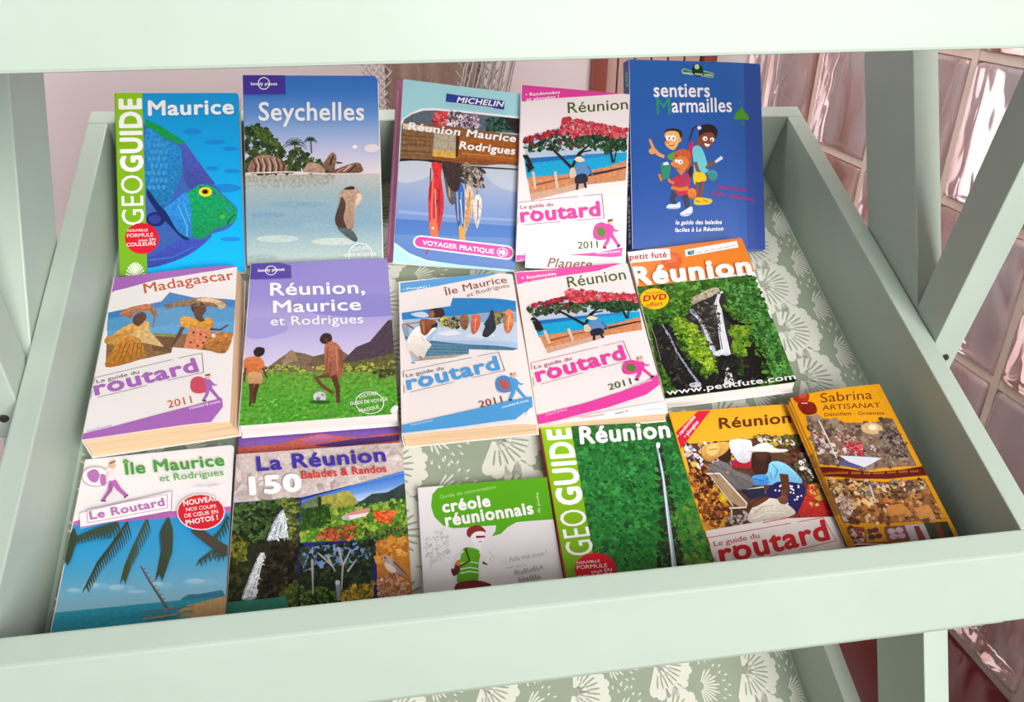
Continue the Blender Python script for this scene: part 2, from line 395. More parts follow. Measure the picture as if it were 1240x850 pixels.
                while n < a[2] and tries < a[2] * 8:
                    tries += 1; x = s.rnd.uniform(min(xs), max(xs)); y = s.rnd.uniform(min(ys), max(ys)); ins = False
                    for i in range(len(p)):
                        (xa, ya), (xb, yb) = p[i], p[i-1]
                        if (ya > y) != (yb > y) and x < (xb - xa) * (y - ya) / (yb - ya) + xa: ins = not ins
                    if not ins: continue
                    n += 1; ang = s.rnd.uniform(0, 6.28); r = size * (s.rnd.uniform(.8, 1.15) if n < a[2] * .3 else s.rnd.uniform(.25, .62)); m = s.rnd.choice((4, 5, 5, 6)); asp = s.rnd.uniform(1, a[5])
                    ca, sa = math.cos(ang), math.sin(ang); c = s.rnd.choice(cols); j = s.rnd.uniform(.82, 1.18); c = tuple(q * j for q in c); B = []
                    for i in range(m):
                        t = 6.283 * i / m; rr = r * s.rnd.uniform(.7, 1.1); lx, ly = rr * asp ** .5 * math.cos(t), rr / asp ** .5 * math.sin(t)
                        B.append((x + lx * ca - ly * sa, y + lx * sa + ly * ca, *c))
                    s.z = z + .08 * n / a[2]
                    for i in range(1, m - 1): s.emit([B[0], B[i], B[i+1]], .12)
                s.z = z + .088
            elif k == 'V':
                tl, tr_, br, bl = [s.uv(q) for q in pairs(a[1])]; cs = [lin(c) for c in a[2]]; n = len(cs) - 1
                L_ = lambda A, B, t: (A[0] + (B[0]-A[0]) * t, A[1] + (B[1]-A[1]) * t)
                for i in range(n):
                    A, B, C, D = L_(tl, bl, i/n), L_(tr_, br, i/n), L_(tr_, br, (i+1)/n), L_(tl, bl, (i+1)/n)
                    s.emit([(*D, *cs[i+1]), (*C, *cs[i+1]), (*B, *cs[i])], a[3]); s.emit([(*D, *cs[i+1]), (*B, *cs[i]), (*A, *cs[i])], a[3])
                s.z += .008
    def mesh(s, name):
        me = bpy.data.meshes.new(name); me.from_pydata([(x / 1000, y / 1000, z / 1000) for x, y, z in s.v], [], s.f)
        a = me.attributes.new('ink', 'FLOAT_COLOR', 'POINT'); a.data.foreach_set('color', [q for c in s.c for q in (*c, 1.0)])
        a = me.attributes.new('grain', 'FLOAT', 'POINT'); a.data.foreach_set('value', s.g)
        me.materials.append(M_INK); return me

# ------------------------------------------------------------------ lace-printed liners on the trays
def liner(off, label, seed):
    W, H = 720.0, 548.0; s = Sheet(W, H, '#99a48f', 1.0, thick=.3, seed=seed)
    pc, pd = lin('#dcdcd0'), lin('#b4bcaa')
    def petal(x, y, a, r0, r1, w, col):
        ca, sa = math.cos(a), math.sin(a); P = [(r0, -w * .25), (r1 * .8, -w * .5), (r1 * .95, -w * .36), (r1, 0), (r1 * .95, w * .36), (r1 * .8, w * .5), (r0, w * .25)]
        s.poly([(x + u * ca - v * sa, y + u * sa + v * ca) for u, v in P], col, 0)
    def fan(x, y, a, R, n):
        z = s.z
        for k in range(n):
            s.z = z + .02 * (k % 2); t = a + math.radians(-92 + 184 * k / (n - 1)); petal(x, y, t, R * .12, R * (1 + .06 * (k % 2)), R * .30, pc)
        s.z = z + .05; q = s.z
        for k in range(n - 1):
            s.z = q; t = a + math.radians(-92 + 184 * (k + .5) / (n - 1)); petal(x, y, t, R * .34, R * .74, R * .055, lin('#98a38e'))
        s.z = z
    def sprig(x, y, a, R):
        z = s.z
        for k in range(13):
            s.z = z; t = a + math.radians(-70 + 140 * k / 12); petal(x, y, t, R * .2, R * (.95 if k % 2 else .8), R * .075, pc)
        for k in range(9):
            for r in (1.12, 1.32):
                s.z = z; t = a + math.radians(-75 + 150 * (k + (.5 if r > 1.2 else 0)) / 8); petal(x, y, t, R * r, R * (r + .14), R * .09, pc)
        s.z = z
    px, py = 104.0, 62.0
    for i in range(-1, 9):
        for j in range(-1, 11):
            x = W/2 - 62 - i * px; y = -H/2 + j * py + (i % 2) * 20; s.z = .01
            fan(x, y, math.radians(-18), 40, 15); s.z = .01; sprig(x + 44, y + 31, math.radians(-14), 27)
    me = s.mesh('tray_liner'); o = bpy.data.objects.new('tray_liner', me); COL.objects.link(o); tag(o, label, 'liner')
    c = tw((XL + XR) / 2, 449.5, FLW + .5, off); o.matrix_world = Matrix.Translation(c) @ TM.to_4x4()
    return o
liner((0, 0, 0), 'sage green liner with white lace fan pattern under the guidebooks', 5)
liner((0, 0, -396), 'white lace-patterned liner in the empty lower tray at the bottom', 6)

# ------------------------------------------------------------------ the books
POSES = {
 'gm': {'p': [-174.7187, 665.4093, -566.8859, 0.5885, -0.0106, -0.0201, 116.5937, 181.278], 't': 10.5},
 'sey': {'p': [-45.9373, 667.1179, -554.8807, 0.6135, -0.0356, -0.0611, 132.3403, 191.3145], 't': 17},
 'mich': {'p': [100.8278, 658.557, -560.7994, 0.6333, 0.0986, -0.0701, 126.0049, 187.8394], 't': 10},
 'reu1': {'p': [219.6342, 650.8445, -556.5294, 0.6092, 0.04, -0.0911, 115.5881, 184.2003], 't': 6.5},
 'sent': {'p': [360.7828, 672.5095, -549.2477, 0.6114, -0.0272, -0.0849, 147.5095, 206.1874], 't': 10},
 'mad': {'p': [-175.1187, 484.962, -592.7154, -0.1143, -0.0729, 0.0478, 112.2118, 196.9839], 't': 24},
 'lp': {'p': [-44.2172, 488.1865, -595.9771, -0.038, -0.0221, -0.0065, 130.8294, 191.4822], 't': 18},
 'ile': {'p': [83.6266, 466.5153, -597.5762, -0.0897, -0.1164, -0.0419, 113.2191, 191.0585], 't': 19},
 'reu': {'p': [204.002, 472.1994, -602.719, -0.0125, -0.1064, -0.041, 116.1491, 187.3809], 't': 14},
 'pf': {'p': [329.433, 491.285, -597.7461, -0.0025, -0.1793, -0.0509, 121.4327, 189.1741], 't': 17},
 'im': {'p': [-172.1105, 288.3024, -602.8421, -0.0878, -0.0185, 0.0222, 115.8331, 192.9999], 't': 18},
 'r150': {'p': [-46.1079, 278.3874, -604.4567, 0.015, -0.0116, -0.0111, 133.9439, 185.9999], 't': 9},
 'creole': {'p': [84.7464, 258.3127, -613.9424, -0.0008, -0.0524, -0.0302, 108.3265, 149.0], 't': 8},
 'geo': {'p': [200.8893, 287.4585, -606.1753, -0.0658, -0.0261, -0.0349, 119.0986, 193.0001], 't': 16},
 'ry': {'p': [320.2774, 284.2003, -607.9009, 0.0109, -0.018, -0.0114, 114.5249, 199.0], 't': 14},
 'sab': {'p': [421.489, 289.6, -590.3255, -0.003, -0.1125, 0.0117, 86.0323, 189.0001], 't': 3}}
COVERS = {
'gm': {'base':'#84b81a','art':[
["V",[0.1849,-0.0222,1.0264,-0.028,1.0045,1.062,0.1427,1.0424],["#1795d6","#129fe0","#10a8ea","#08aef4","#0ab4f6"],0],["E",[0.6117,0.2155,0.6848,0.2159,0.6109,0.2331],"#1a86d4",0,0],["E",[0.7916,0.2756,0.8781,0.2763,0.7909,0.2889],"#1a86d4",0,0],["E",[0.9193,0.3135,0.9844,0.314,0.9186,0.3253],"#1a86d4",0,0],["E",[0.7621,0.4222,0.8181,0.4227,0.7614,0.4353],"#1a86d4",0,0],
["E",[0.8636,0.5329,0.993,0.5345,0.8623,0.5562],"#1a86d4",0,0],["E",[0.9229,0.4385,0.9878,0.4392,0.9222,0.4502],"#1a86d4",0,0],["E",[0.8905,0.8159,0.9762,0.8174,0.8897,0.8288],"#1a86d4",0,0],
["B",[0.2301,0.1691,0.3874,0.214,0.5341,0.2707,0.6404,0.3698,0.7383,0.4657,0.83,0.5572,0.9439,0.6359,0.9551,0.6651,0.9302,0.6865,0.9394,0.7127,0.8724,0.7579,0.7641,0.782,0.6668,0.8119,0.6009,0.8564,0.4612,0.9107,0.229,0.9598,0.1471,0.9299,0.1744,0.2418],"#3d63b4",0.1],["P",[0.2333,0.1427,0.3673,0.1875,0.5447,0.2708,0.5375,0.2883,0.4066,0.261,0.2354,0.1955],"#159a48",0.1],
["B",[0.235,0.2057,0.3854,0.2579,0.5108,0.3101,0.5496,0.3908,0.4802,0.5063,0.4124,0.5993,0.3272,0.6197,0.2216,0.532],"#2683c4",0.28],["E",[0.2613,0.2862,0.2761,0.2863,0.2607,0.2993],"#3f98d2",0.1,0],["E",[0.2993,0.2865,0.3142,0.2866,0.2988,0.2996],"#3f98d2",0.1,0],["E",[0.3375,0.2868,0.3523,0.2869,0.3369,0.2999],"#3f98d2",0.1,0],["E",[0.3756,0.2871,0.3905,0.2872,0.3751,0.3002],"#3f98d2",0.1,0],
["E",[0.2786,0.3256,0.2934,0.3257,0.2781,0.3387],"#3f98d2",0.1,0],["E",[0.3167,0.3259,0.3315,0.3261,0.3161,0.339],"#3f98d2",0.1,0],["E",[0.3548,0.3263,0.3697,0.3264,0.3542,0.3394],"#3f98d2",0.1,0],["E",[0.393,0.3266,0.4079,0.3267,0.3924,0.3397],"#3f98d2",0.1,0],["E",[0.258,0.3647,0.2728,0.3648,0.2575,0.3777],"#3f98d2",0.1,0],["E",[0.296,0.365,0.3108,0.3652,0.2954,0.3781],"#3f98d2",0.1,0],
["E",[0.334,0.3654,0.3489,0.3655,0.3335,0.3785],"#3f98d2",0.1,0],["E",[0.3722,0.3657,0.387,0.3659,0.3716,0.3788],"#3f98d2",0.1,0],["E",[0.2753,0.404,0.2901,0.4042,0.2748,0.417],"#3f98d2",0.1,0],["E",[0.3133,0.4044,0.3281,0.4046,0.3128,0.4174],"#3f98d2",0.1,0],["E",[0.3514,0.4048,0.3662,0.4049,0.3508,0.4178],"#3f98d2",0.1,0],["E",[0.3895,0.4052,0.4043,0.4053,0.3889,0.4182],"#3f98d2",0.1,0],
["E",[0.2547,0.4429,0.2695,0.4431,0.2542,0.4559],"#3f98d2",0.1,0],["E",[0.2927,0.4433,0.3074,0.4435,0.2921,0.4563],"#3f98d2",0.1,0],["E",[0.3306,0.4437,0.3454,0.4439,0.3301,0.4568],"#3f98d2",0.1,0],["E",[0.3687,0.4441,0.3835,0.4443,0.3681,0.4572],"#3f98d2",0.1,0],["E",[0.272,0.4821,0.2868,0.4823,0.2715,0.4951],"#3f98d2",0.1,0],["E",[0.31,0.4826,0.3247,0.4827,0.3094,0.4956],"#3f98d2",0.1,0],
["E",[0.3479,0.483,0.3627,0.4832,0.3474,0.496],"#3f98d2",0.1,0],["E",[0.386,0.4835,0.4008,0.4836,0.3854,0.4965],"#3f98d2",0.1,0],["E",[0.2515,0.5208,0.2662,0.521,0.2509,0.5338],"#3f98d2",0.1,0],["E",[0.2893,0.5213,0.3041,0.5215,0.2888,0.5343],"#3f98d2",0.1,0],["E",[0.3272,0.5218,0.342,0.522,0.3267,0.5348],"#3f98d2",0.1,0],["E",[0.3652,0.5223,0.38,0.5224,0.3646,0.5352],"#3f98d2",0.1,0],
["B",[0.5338,0.2766,0.6402,0.3741,0.7382,0.4686,0.779,0.507,0.6825,0.5088,0.5851,0.5366,0.5255,0.4488],"#4a55ae",0.15],["B",[0.5847,0.5439,0.661,0.5114,0.7608,0.5272,0.8603,0.5911,0.9473,0.6505,0.9394,0.7127,0.8518,0.7431,0.7654,0.759,0.6774,0.812,0.5622,0.7842,0.4813,0.7082,0.4537,0.6215,0.498,0.5789],"#129a5c",0.22],
["B",[0.3575,0.6489,0.4441,0.5998,0.5417,0.5534,0.5712,0.6016,0.5807,0.7098,0.5716,0.8073,0.5043,0.8003,0.4378,0.7362],"#2b86cf",0.2],["L",[0.4748,0.6218,0.5433,0.738,0.5405,0.7953],0.0106,0.0106,"#5cb0e4"],["L",[0.5182,0.6008,0.5659,0.7096],0.0106,0.0106,"#4aa4dc"],
["B",[0.2384,0.5322,0.2768,0.5687,0.3272,0.6197,0.3842,0.6636,0.468,0.7654,0.5609,0.8099,0.5081,0.809,0.4062,0.7357,0.3148,0.6626,0.2366,0.5753],"#122a66",0],["E",[0.2944,0.6966,0.37,0.6979,0.2927,0.7367],"#1b2462",0,0],["E",[0.2882,0.6965,0.3385,0.6974,0.2871,0.7223],"#2d3f94",0,0],
["B",[0.4653,0.8225,0.6348,0.8141,0.7423,0.7917,0.6324,0.8613,0.4606,0.9221,0.229,0.9598,0.2272,0.9032,0.3372,0.8699],"#3a49a8",0.15],["L",[0.2308,0.9174,0.4193,0.9071,0.5905,0.8534],0.0104,0.0062,"#3478c8"],["L",[0.6499,0.52,0.7761,0.5609,0.8221,0.5833],0.0149,0.0064,"#3350a0"],["E",[0.8332,0.6922,0.8546,0.6926,0.8325,0.7052],"#4fb23c",0,0],
["L",[0.8696,0.7318,0.9082,0.6934,0.9456,0.6795],0.0107,0.0064,"#16306c"],["L",[0.8622,0.6347,0.8988,0.6715],0.0086,0.0086,"#2d8ad0"],["E",[0.7016,0.5526,0.7551,0.5533,0.7002,0.5787],"#f2e21c",0,0],["E",[0.6995,0.5511,0.7316,0.5516,0.6987,0.5671],"#e08818",0,0],["E",[0.6995,0.5511,0.7209,0.5514,0.6989,0.5627],"#101010",0,0],
["V",[-0.0475,-0.0226,0.2185,-0.0147,0.216,1.0721,-0.0539,1.0659],["#93c81c","#84b81a","#6da51c"],0],["T","GEO",[0.2011,0.7266,0.1996,0.4538,0.0346,0.7266],"#f6f2f0",-0.012,0],["T","GUIDE",[0.2005,0.4307,0.2017,0.0339,0.0391,0.4319],"#fffdfa",0.05,0],["T","Maurice",[0.2638,0.1238,0.9524,0.1167,0.2646,0.0474],"#f6f2f0",0.035,0],["E",[0.1814,0.8002,0.3171,0.8027,0.178,0.8853],"#d5142c",0,0],
["T","NOUVELLE",[0.0706,0.7628,0.2289,0.7612,0.0703,0.75],"#f6f2f0",0.012,0],["T","FORMULE",[0.0653,0.7925,0.2716,0.7905,0.0649,0.7741],"#f6f2f0",0,0],["T","tout EN",[0.1516,0.8167,0.2894,0.8136,0.1509,0.8026],"#f6f2f0",0,0],["T","COULEURS",[0.0593,0.8419,0.2884,0.8377,0.0585,0.8236],"#f6f2f0",0.012,0],["L",[0.1212,1.011,0.0427,1.0093],0.0041,0.0144,"#eaf3d8"],
["L",[0.1212,1.011,0.0462,0.9883],0.0041,0.0144,"#eaf3d8"],["L",[0.1212,1.011,0.0548,0.9688],0.0041,0.0144,"#eaf3d8"],["L",[0.1212,1.011,0.0679,0.9522],0.0041,0.0144,"#eaf3d8"],["L",[0.1212,1.011,0.0846,0.9395],0.0041,0.0144,"#eaf3d8"],["L",[0.1212,1.011,0.1039,0.9318],0.0041,0.0144,"#eaf3d8"],["L",[0.1212,1.011,0.1243,0.9294],0.0041,0.0144,"#eaf3d8"],
["L",[0.1212,1.011,0.1446,0.9326],0.0041,0.0144,"#eaf3d8"],["L",[0.1212,1.011,0.1633,0.9412],0.0041,0.0144,"#eaf3d8"],["L",[0.1212,1.011,0.1791,0.9545],0.0041,0.0144,"#eaf3d8"],["L",[0.1212,1.011,0.1909,0.9717],0.0041,0.0144,"#eaf3d8"],["L",[0.1212,1.011,0.198,0.9916],0.0041,0.0144,"#eaf3d8"],["L",[0.1212,1.011,0.1998,1.0127],0.0041,0.0144,"#eaf3d8"],]},
'sey': {'base':'#f4f0ee','art':[
["V",[-0.0173,-0.0106,1.0359,-0.0136,1.0252,0.5292,-0.0239,0.5285],["#3b6fc4","#3f7ccc","#6794d2","#9cb2dc","#c9c6de","#e6d4d8"],0],["V",[-0.0238,0.5258,1.0255,0.5222,1.0153,1.0512,-0.011,1.0502],["#c6c0bc","#a3b4b4","#8eaab8","#86a6b8","#a0b8bc","#b4c4c0","#a8b6b0"],0.05],["E",[0.1519,0.7366,0.2867,0.738,0.1515,0.7504],"#7d9fb8",0.1,0],
["E",[0.385,0.6837,0.5984,0.6857,0.3845,0.7003],"#86a5b9",0.1,0],["E",[0.65,0.8802,0.8256,0.8823,0.6494,0.8995],"#c3cfc8",0.1,0],["E",[0.2249,0.8613,0.3791,0.8631,0.2243,0.8805],"#bccac6",0.1,0],["E",[0.35,0.5728,0.6608,0.5752,0.3496,0.5866],"#b2b5ae",0.1,0],["E",[0.4975,0.7954,0.614,0.7967,0.497,0.812],"#91b0bc",0.1,0],["E",[0.1067,0.9559,0.2218,0.9575,0.1062,0.9724],"#9fb5b4",0.1,0],
["V",[-0.0028,0.5287,0.6625,0.5266,0.6408,0.589,-0.0049,0.5975],["#b1a595","#a9ada4","#a7b2b0"],0.25],["F",[0.0047,0.2803,0.0899,0.2599,0.1661,0.2878,0.2412,0.3505,0.3069,0.4132,0.3949,0.386,0.5,0.4352,0.6254,0.4707,0.6433,0.5167,-0.0024,0.5149],260,0.0326,["#22361c","#33491f","#41572a","#18280f","#56632c","#2b3f22"],1.6],
["F",[0.0512,0.2666,0.1661,0.2878,0.2601,0.3645,0.1637,0.364,0.0879,0.3221],60,0.023,["#4b6430","#5b7434","#33491f"],1.6],["L",[0.3665,0.365,0.372,0.4344],0.0097,0.0097,"#4c3d26"],["L",[0.3665,0.365,0.3112,0.3702,0.2738,0.3933],0.0116,0.0029,"#2f4320"],["L",[0.3665,0.365,0.3133,0.3546,0.2769,0.3777],0.0116,0.0029,"#2f4320"],["L",[0.3665,0.365,0.3252,0.3408,0.2963,0.364],0.0116,0.0029,"#2f4320"],
["L",[0.3665,0.365,0.3446,0.3315,0.3285,0.3548],0.0116,0.0029,"#2f4320"],["L",[0.3665,0.365,0.3681,0.3284,0.3676,0.3517],0.0116,0.0029,"#2f4320"],["L",[0.3665,0.365,0.3914,0.332,0.4064,0.3554],0.0116,0.0029,"#2f4320"],["L",[0.3665,0.365,0.41,0.3416,0.4378,0.3651],0.0116,0.0029,"#2f4320"],["L",[0.3665,0.365,0.4207,0.3556,0.4559,0.3791],0.0116,0.0029,"#2f4320"],
["L",[0.3665,0.365,0.4214,0.3713,0.4574,0.3948],0.0116,0.0029,"#2f4320"],["L",[0.4856,0.3448,0.491,0.4143],0.0098,0.0098,"#4c3d26"],["L",[0.4856,0.3448,0.4555,0.3476,0.4351,0.3601],0.0117,0.0029,"#2f4320"],["L",[0.4856,0.3448,0.4567,0.3391,0.4369,0.3516],0.0117,0.0029,"#2f4320"],["L",[0.4856,0.3448,0.4631,0.3316,0.4474,0.3442],0.0117,0.0029,"#2f4320"],
["L",[0.4856,0.3448,0.4737,0.3266,0.465,0.3392],0.0117,0.0029,"#2f4320"],["L",[0.4856,0.3448,0.4865,0.3249,0.4862,0.3375],0.0117,0.0029,"#2f4320"],["L",[0.4856,0.3448,0.4991,0.3268,0.5073,0.3395],0.0117,0.0029,"#2f4320"],["L",[0.4856,0.3448,0.5093,0.3321,0.5243,0.3448],0.0117,0.0029,"#2f4320"],["L",[0.4856,0.3448,0.5151,0.3396,0.5341,0.3524],0.0117,0.0029,"#2f4320"],
["L",[0.4856,0.3448,0.5154,0.3481,0.535,0.3609],0.0117,0.0029,"#2f4320"],["B",[0.034,0.5151,0.0414,0.46,0.0846,0.4299,0.1811,0.4222,0.2765,0.4546,0.31,0.4964,0.3035,0.5171],"#9a7462",0.3],["L",[0.0574,0.4394,0.0793,0.4768,0.0705,0.5126],0.0096,0.0154,"#4a3028"],["L",[0.0959,0.4397,0.1178,0.4771,0.109,0.5129],0.0096,0.0154,"#4a3028"],
["L",[0.1382,0.4399,0.1601,0.4774,0.1513,0.5132],0.0096,0.0154,"#4a3028"],["L",[0.1824,0.4402,0.2044,0.4777,0.1955,0.5135],0.0097,0.0154,"#4a3028"],["L",[0.2268,0.4405,0.2487,0.478,0.2399,0.5139],0.0097,0.0154,"#4a3028"],["L",[0.2635,0.4407,0.2854,0.4782,0.2765,0.5141],0.0097,0.0154,"#4a3028"],["L",[0.0843,0.4396,0.0985,0.477,0.0937,0.5101],0.0058,0.0096,"#d8b8a0"],
["L",[0.1266,0.4398,0.1408,0.4772,0.136,0.5104],0.0058,0.0097,"#d8b8a0"],["L",[0.1709,0.4401,0.1851,0.4775,0.1802,0.5107],0.0058,0.0097,"#d8b8a0"],["L",[0.2152,0.4404,0.2295,0.4778,0.2245,0.511],0.0058,0.0097,"#d8b8a0"],["B",[0.4294,0.5152,0.46,0.4696,0.5088,0.463,0.5665,0.4842,0.581,0.5135],"#b48f7a",0.3],
["B",[0.5764,0.4773,0.603,0.4427,0.647,0.411,0.6755,0.4334,0.6641,0.4807,0.6534,0.5057,0.6047,0.5053],"#8a6450",0.3],["L",[0.6524,0.4249,0.6252,0.4777],0.0098,0.0176,"#3c2822"],["L",[0.6744,0.4641,0.7193,0.4671],0.0176,0.0078,"#3b4428"],["B",[0.6042,0.5192,0.6732,0.4988,0.762,0.4758,0.831,0.4651,0.8599,0.4792,0.8506,0.5182],"#7d5746",0.3],["L",[0.7215,0.5131,0.7815,0.4787],0.0078,0.0137,"#d9b49a"],
["L",[0.7605,0.5175,0.8208,0.4762],0.0098,0.0118,"#3d2820"],["L",[0.6726,0.5169,0.7321,0.4923],0.0059,0.0059,"#caa08a"],["L",[0.0052,0.5163,0.3133,0.5116,0.6236,0.5235,0.8583,0.5224],0.0096,0.0058,"#ecdcd0"],["B",[0.6627,0.7972,0.6544,0.7556,0.6861,0.6865,0.6939,0.6311,0.738,0.6009,0.7873,0.5901,0.8543,0.6325,0.853,0.6672,0.8026,0.7085,0.7944,0.7709,0.779,0.8193,0.7107,0.8186],"#b08f78",0.2],
["B",[0.6627,0.7972,0.6544,0.7556,0.6861,0.6865,0.7071,0.6451,0.7349,0.687,0.7168,0.7562,0.7399,0.8189,0.7009,0.8184],"#4d372e",0.2],["B",[0.7282,0.6008,0.7873,0.5901,0.8063,0.6042,0.7474,0.6093],"#3a2c28",0],["B",[0.8249,0.6322,0.8541,0.638,0.853,0.6672,0.8086,0.7044,0.7954,0.7432,0.8033,0.6876],"#d8bda8",0.1],
["B",[0.6719,0.8112,0.7692,0.8192,0.8163,0.8683,0.7962,0.8847,0.7289,0.8534],"#4f5a58",0.2],["P",[-0.0553,-0.0245,0.3069,-0.0037,0.3112,0.1008,-0.0591,0.103],"#48369c",0],["T","lonely planet",[0.0558,0.0532,0.2488,0.0534,0.0563,0.038],"#f6f2f0",0.03,0],["E",[0.1506,0.0436,0.195,0.0436,0.1495,0.0769],"#f6f2f0",0,0.14],["T","Seychelles",[0.1098,0.2391,0.8884,0.2389,0.112,0.1477],"#f6f2f0",0.02,0],
["E",[0.8144,0.3812,0.8321,0.3813,0.814,0.3924],"#f4f0f4",0,0],["E",[0.9419,0.3889,1.001,0.3892,0.941,0.4113],"#ecd9e0",0,0],["T","CULTUREL",[0.7711,0.9301,0.8984,0.9248,0.7699,0.9135],"#f6f2f0",0.01,0],["T","GUIDE DE VOYAGE",[0.7173,0.9612,0.9521,0.9588,0.7171,0.946],"#f6f2f0",0.01,0],["E",[0.8347,0.9545,0.9247,0.9557,0.8324,1.0182],"#f6f2f0",0,0.06],]},
'mich': {'base':'#a6d9e2','art':[
["V",[-0.0665,-0.0349,1.0066,-0.0729,1.0363,0.2179,-0.0381,0.2933],["#aadbe4","#a6d9e2","#a2d4de"],0],["P",[0.0145,0.2135,0.0752,0.1781,0.1553,0.1485,0.2566,0.1381,0.5413,0.133,1.0379,0.1274,1.0206,0.158,-0.0093,0.2522],"#f6f2f0",0],["P",[0.0205,0.2193,0.085,0.1848,0.1747,0.1581,0.2763,0.149,0.5423,0.1437,1.0187,0.1399,1.012,0.2239,0.0132,0.2506],"#5d6774",0.2],
["F",[0.6995,0.156,0.9175,0.1429,0.935,0.2163,0.6969,0.2299],80,0.0255,["#1c3a30","#3d6a58","#27503f","#10201c"],4],["P",[0.8374,0.1457,1.0187,0.1399,1.0167,0.2203,0.9256,0.2234],"#2b2523",0.3],["F",[0.2549,0.1706,0.2857,0.1496,0.3659,0.1496,0.3758,0.2054,0.3499,0.2325,0.2605,0.2326],50,0.0242,["#c8323a","#e0484a","#a8202c","#f08880"],1.6],
["F",[0.38,0.1486,0.4854,0.1531,0.4919,0.2222,0.3684,0.228],34,0.0283,["#4c3a3c","#8a6a70","#c8b0c0","#e8dce4"],3],["F",[0.4663,0.1546,0.6302,0.1485,0.6466,0.2175,0.4922,0.2254],60,0.0231,["#d0b0cc","#8a6a80","#e8d4e0","#4c3440","#b894b0"],2],["P",[0.0079,0.2417,0.0801,0.2334,0.5506,0.2307,1.0079,0.234,1.0064,0.4203,0.0077,0.4483],"#8a5a34",0.25],
["P",[0.0169,0.2411,0.2756,0.2441,0.2686,0.2696,0.0151,0.272],"#ddc9a8",0.1],["P",[0.0151,0.272,0.2732,0.2693,0.2781,0.4256,0.012,0.4449],"#86603c",0.3],["L",[0.0048,0.3097,0.1415,0.304,0.2715,0.3013],0.0081,0.0045,"#5a3c28"],["L",[0.0066,0.3311,0.1434,0.3256,0.2734,0.3231],0.0081,0.0045,"#6a472c"],["L",[0.0088,0.3556,0.1456,0.3503,0.2757,0.348],0.0081,0.0045,"#5e3e28"],
["L",[0.0104,0.374,0.1473,0.3688,0.2774,0.3667],0.0081,0.0045,"#9a7048"],["L",[0.012,0.3924,0.149,0.3874,0.2791,0.3854],0.0081,0.0045,"#4e3424"],["L",[0.0138,0.4139,0.1509,0.4091,0.2811,0.4072],0.0082,0.0046,"#6a4830"],["L",[0.0157,0.4354,0.1528,0.4307,0.2831,0.429],0.0082,0.0046,"#2c1c16"],["P",[0.2729,0.2661,0.4481,0.2664,0.456,0.402,0.2668,0.4043],"#b3a58c",0.2],
["P",[0.273,0.3694,0.4528,0.3674,0.4566,0.4083,0.2723,0.4134],"#d6a24a",0.2],["L",[0.2865,0.3122,0.4427,0.3111],0.0037,0.0037,"#8a7c68"],["L",[0.2765,0.3567,0.4519,0.3579],0.0037,0.0037,"#84745c"],["P",[0.449,0.2759,0.4797,0.2769,0.4789,0.3911,0.4549,0.3907],"#4e2814",0.2],["P",[0.4784,0.2833,1.0095,0.2697,1.0038,0.3943,0.4751,0.3913],"#a35a20",0.22],
["L",[0.4814,0.3148,0.754,0.3095,0.9999,0.3063],0.0057,0.0029,"#7d4216"],["L",[0.4843,0.3463,0.7572,0.3415,1.0032,0.3387],0.0058,0.0029,"#7d4216"],["L",[0.4867,0.3715,0.7597,0.3671,1.0059,0.3647],0.0058,0.0029,"#7d4216"],["L",[0.4891,0.3968,0.7622,0.3928,1.0085,0.3907],0.0057,0.0029,"#7d4216"],["L",[0.5058,0.3703,0.7597,0.3671,1.0011,0.3683],0.0077,0.0038,"#c88a3c"],
["P",[0.2714,0.404,1.0038,0.3943,1.0013,0.4206,0.2638,0.4233],"#8a4a1c",0.25],["P",[0.0069,0.439,0.2731,0.4227,0.4346,0.4287,1.0057,0.4138,1.002,0.4271,0.0037,0.4547],"#2c1a14",0.2],["V",[-0.0649,0.4541,1.0099,0.411,1.0252,1.0177,-0.0142,1.0442],["#aeb6c8","#a2b0cc","#8098c8","#6688c2","#5078b8","#3c68ae"],0],
["B",[-0.0238,0.4585,0.2645,0.4383,0.2501,0.5126,0.0674,0.5647,-0.0167,0.5414],"#c2c8d4",0],["B",[0.6959,0.4296,1.0102,0.4139,1.0119,0.5436,0.7945,0.5257],"#bcc4d2",0],["L",[0.0196,0.7237,0.3325,0.7212,0.5699,0.7223,0.9942,0.71],0.0245,0.0163,"#8fa6d0"],["P",[0.0025,0.7635,1.0091,0.7434,1.0043,0.8103,-0.0004,0.8476],"#4674ba",0],["L",[0.2654,0.4482,0.9886,0.4269],0.0168,0.0126,"#3c2a22"],
["B",[0.2647,0.4411,0.3496,0.4431,0.347,0.5071,0.3799,0.6335,0.3734,0.7479,0.333,0.8423,0.2824,0.8228,0.2583,0.6961,0.2523,0.5831,0.2816,0.5108],"#cc2c30",0.25],["L",[0.2829,0.5249,0.2835,0.6949,0.3035,0.822],0.0168,0.0105,"#e8685c"],["L",[0.3365,0.5787,0.3495,0.7204],0.017,0.017,"#a01c28"],["B",[0.2731,0.7664,0.3245,0.75,0.3478,0.8418,0.3021,0.8534],"#e86a44",0],
["L",[0.329,0.6359,0.316,0.6792],0.0149,0.0149,"#6c1620"],["B",[0.3609,0.4495,0.4568,0.4438,0.4554,0.5439,0.4784,0.6287,0.451,0.6587,0.4141,0.6318,0.3806,0.5479],"#6c5a52",0.25],["L",[0.3983,0.4615,0.4256,0.6169],0.0128,0.0107,"#b0a08c"],["B",[0.4541,0.5297,0.4964,0.5202,0.5378,0.5682,0.553,0.6827,0.5508,0.7982,0.5334,0.8451,0.4991,0.757,0.4668,0.6436],"#2f5fae",0.25],
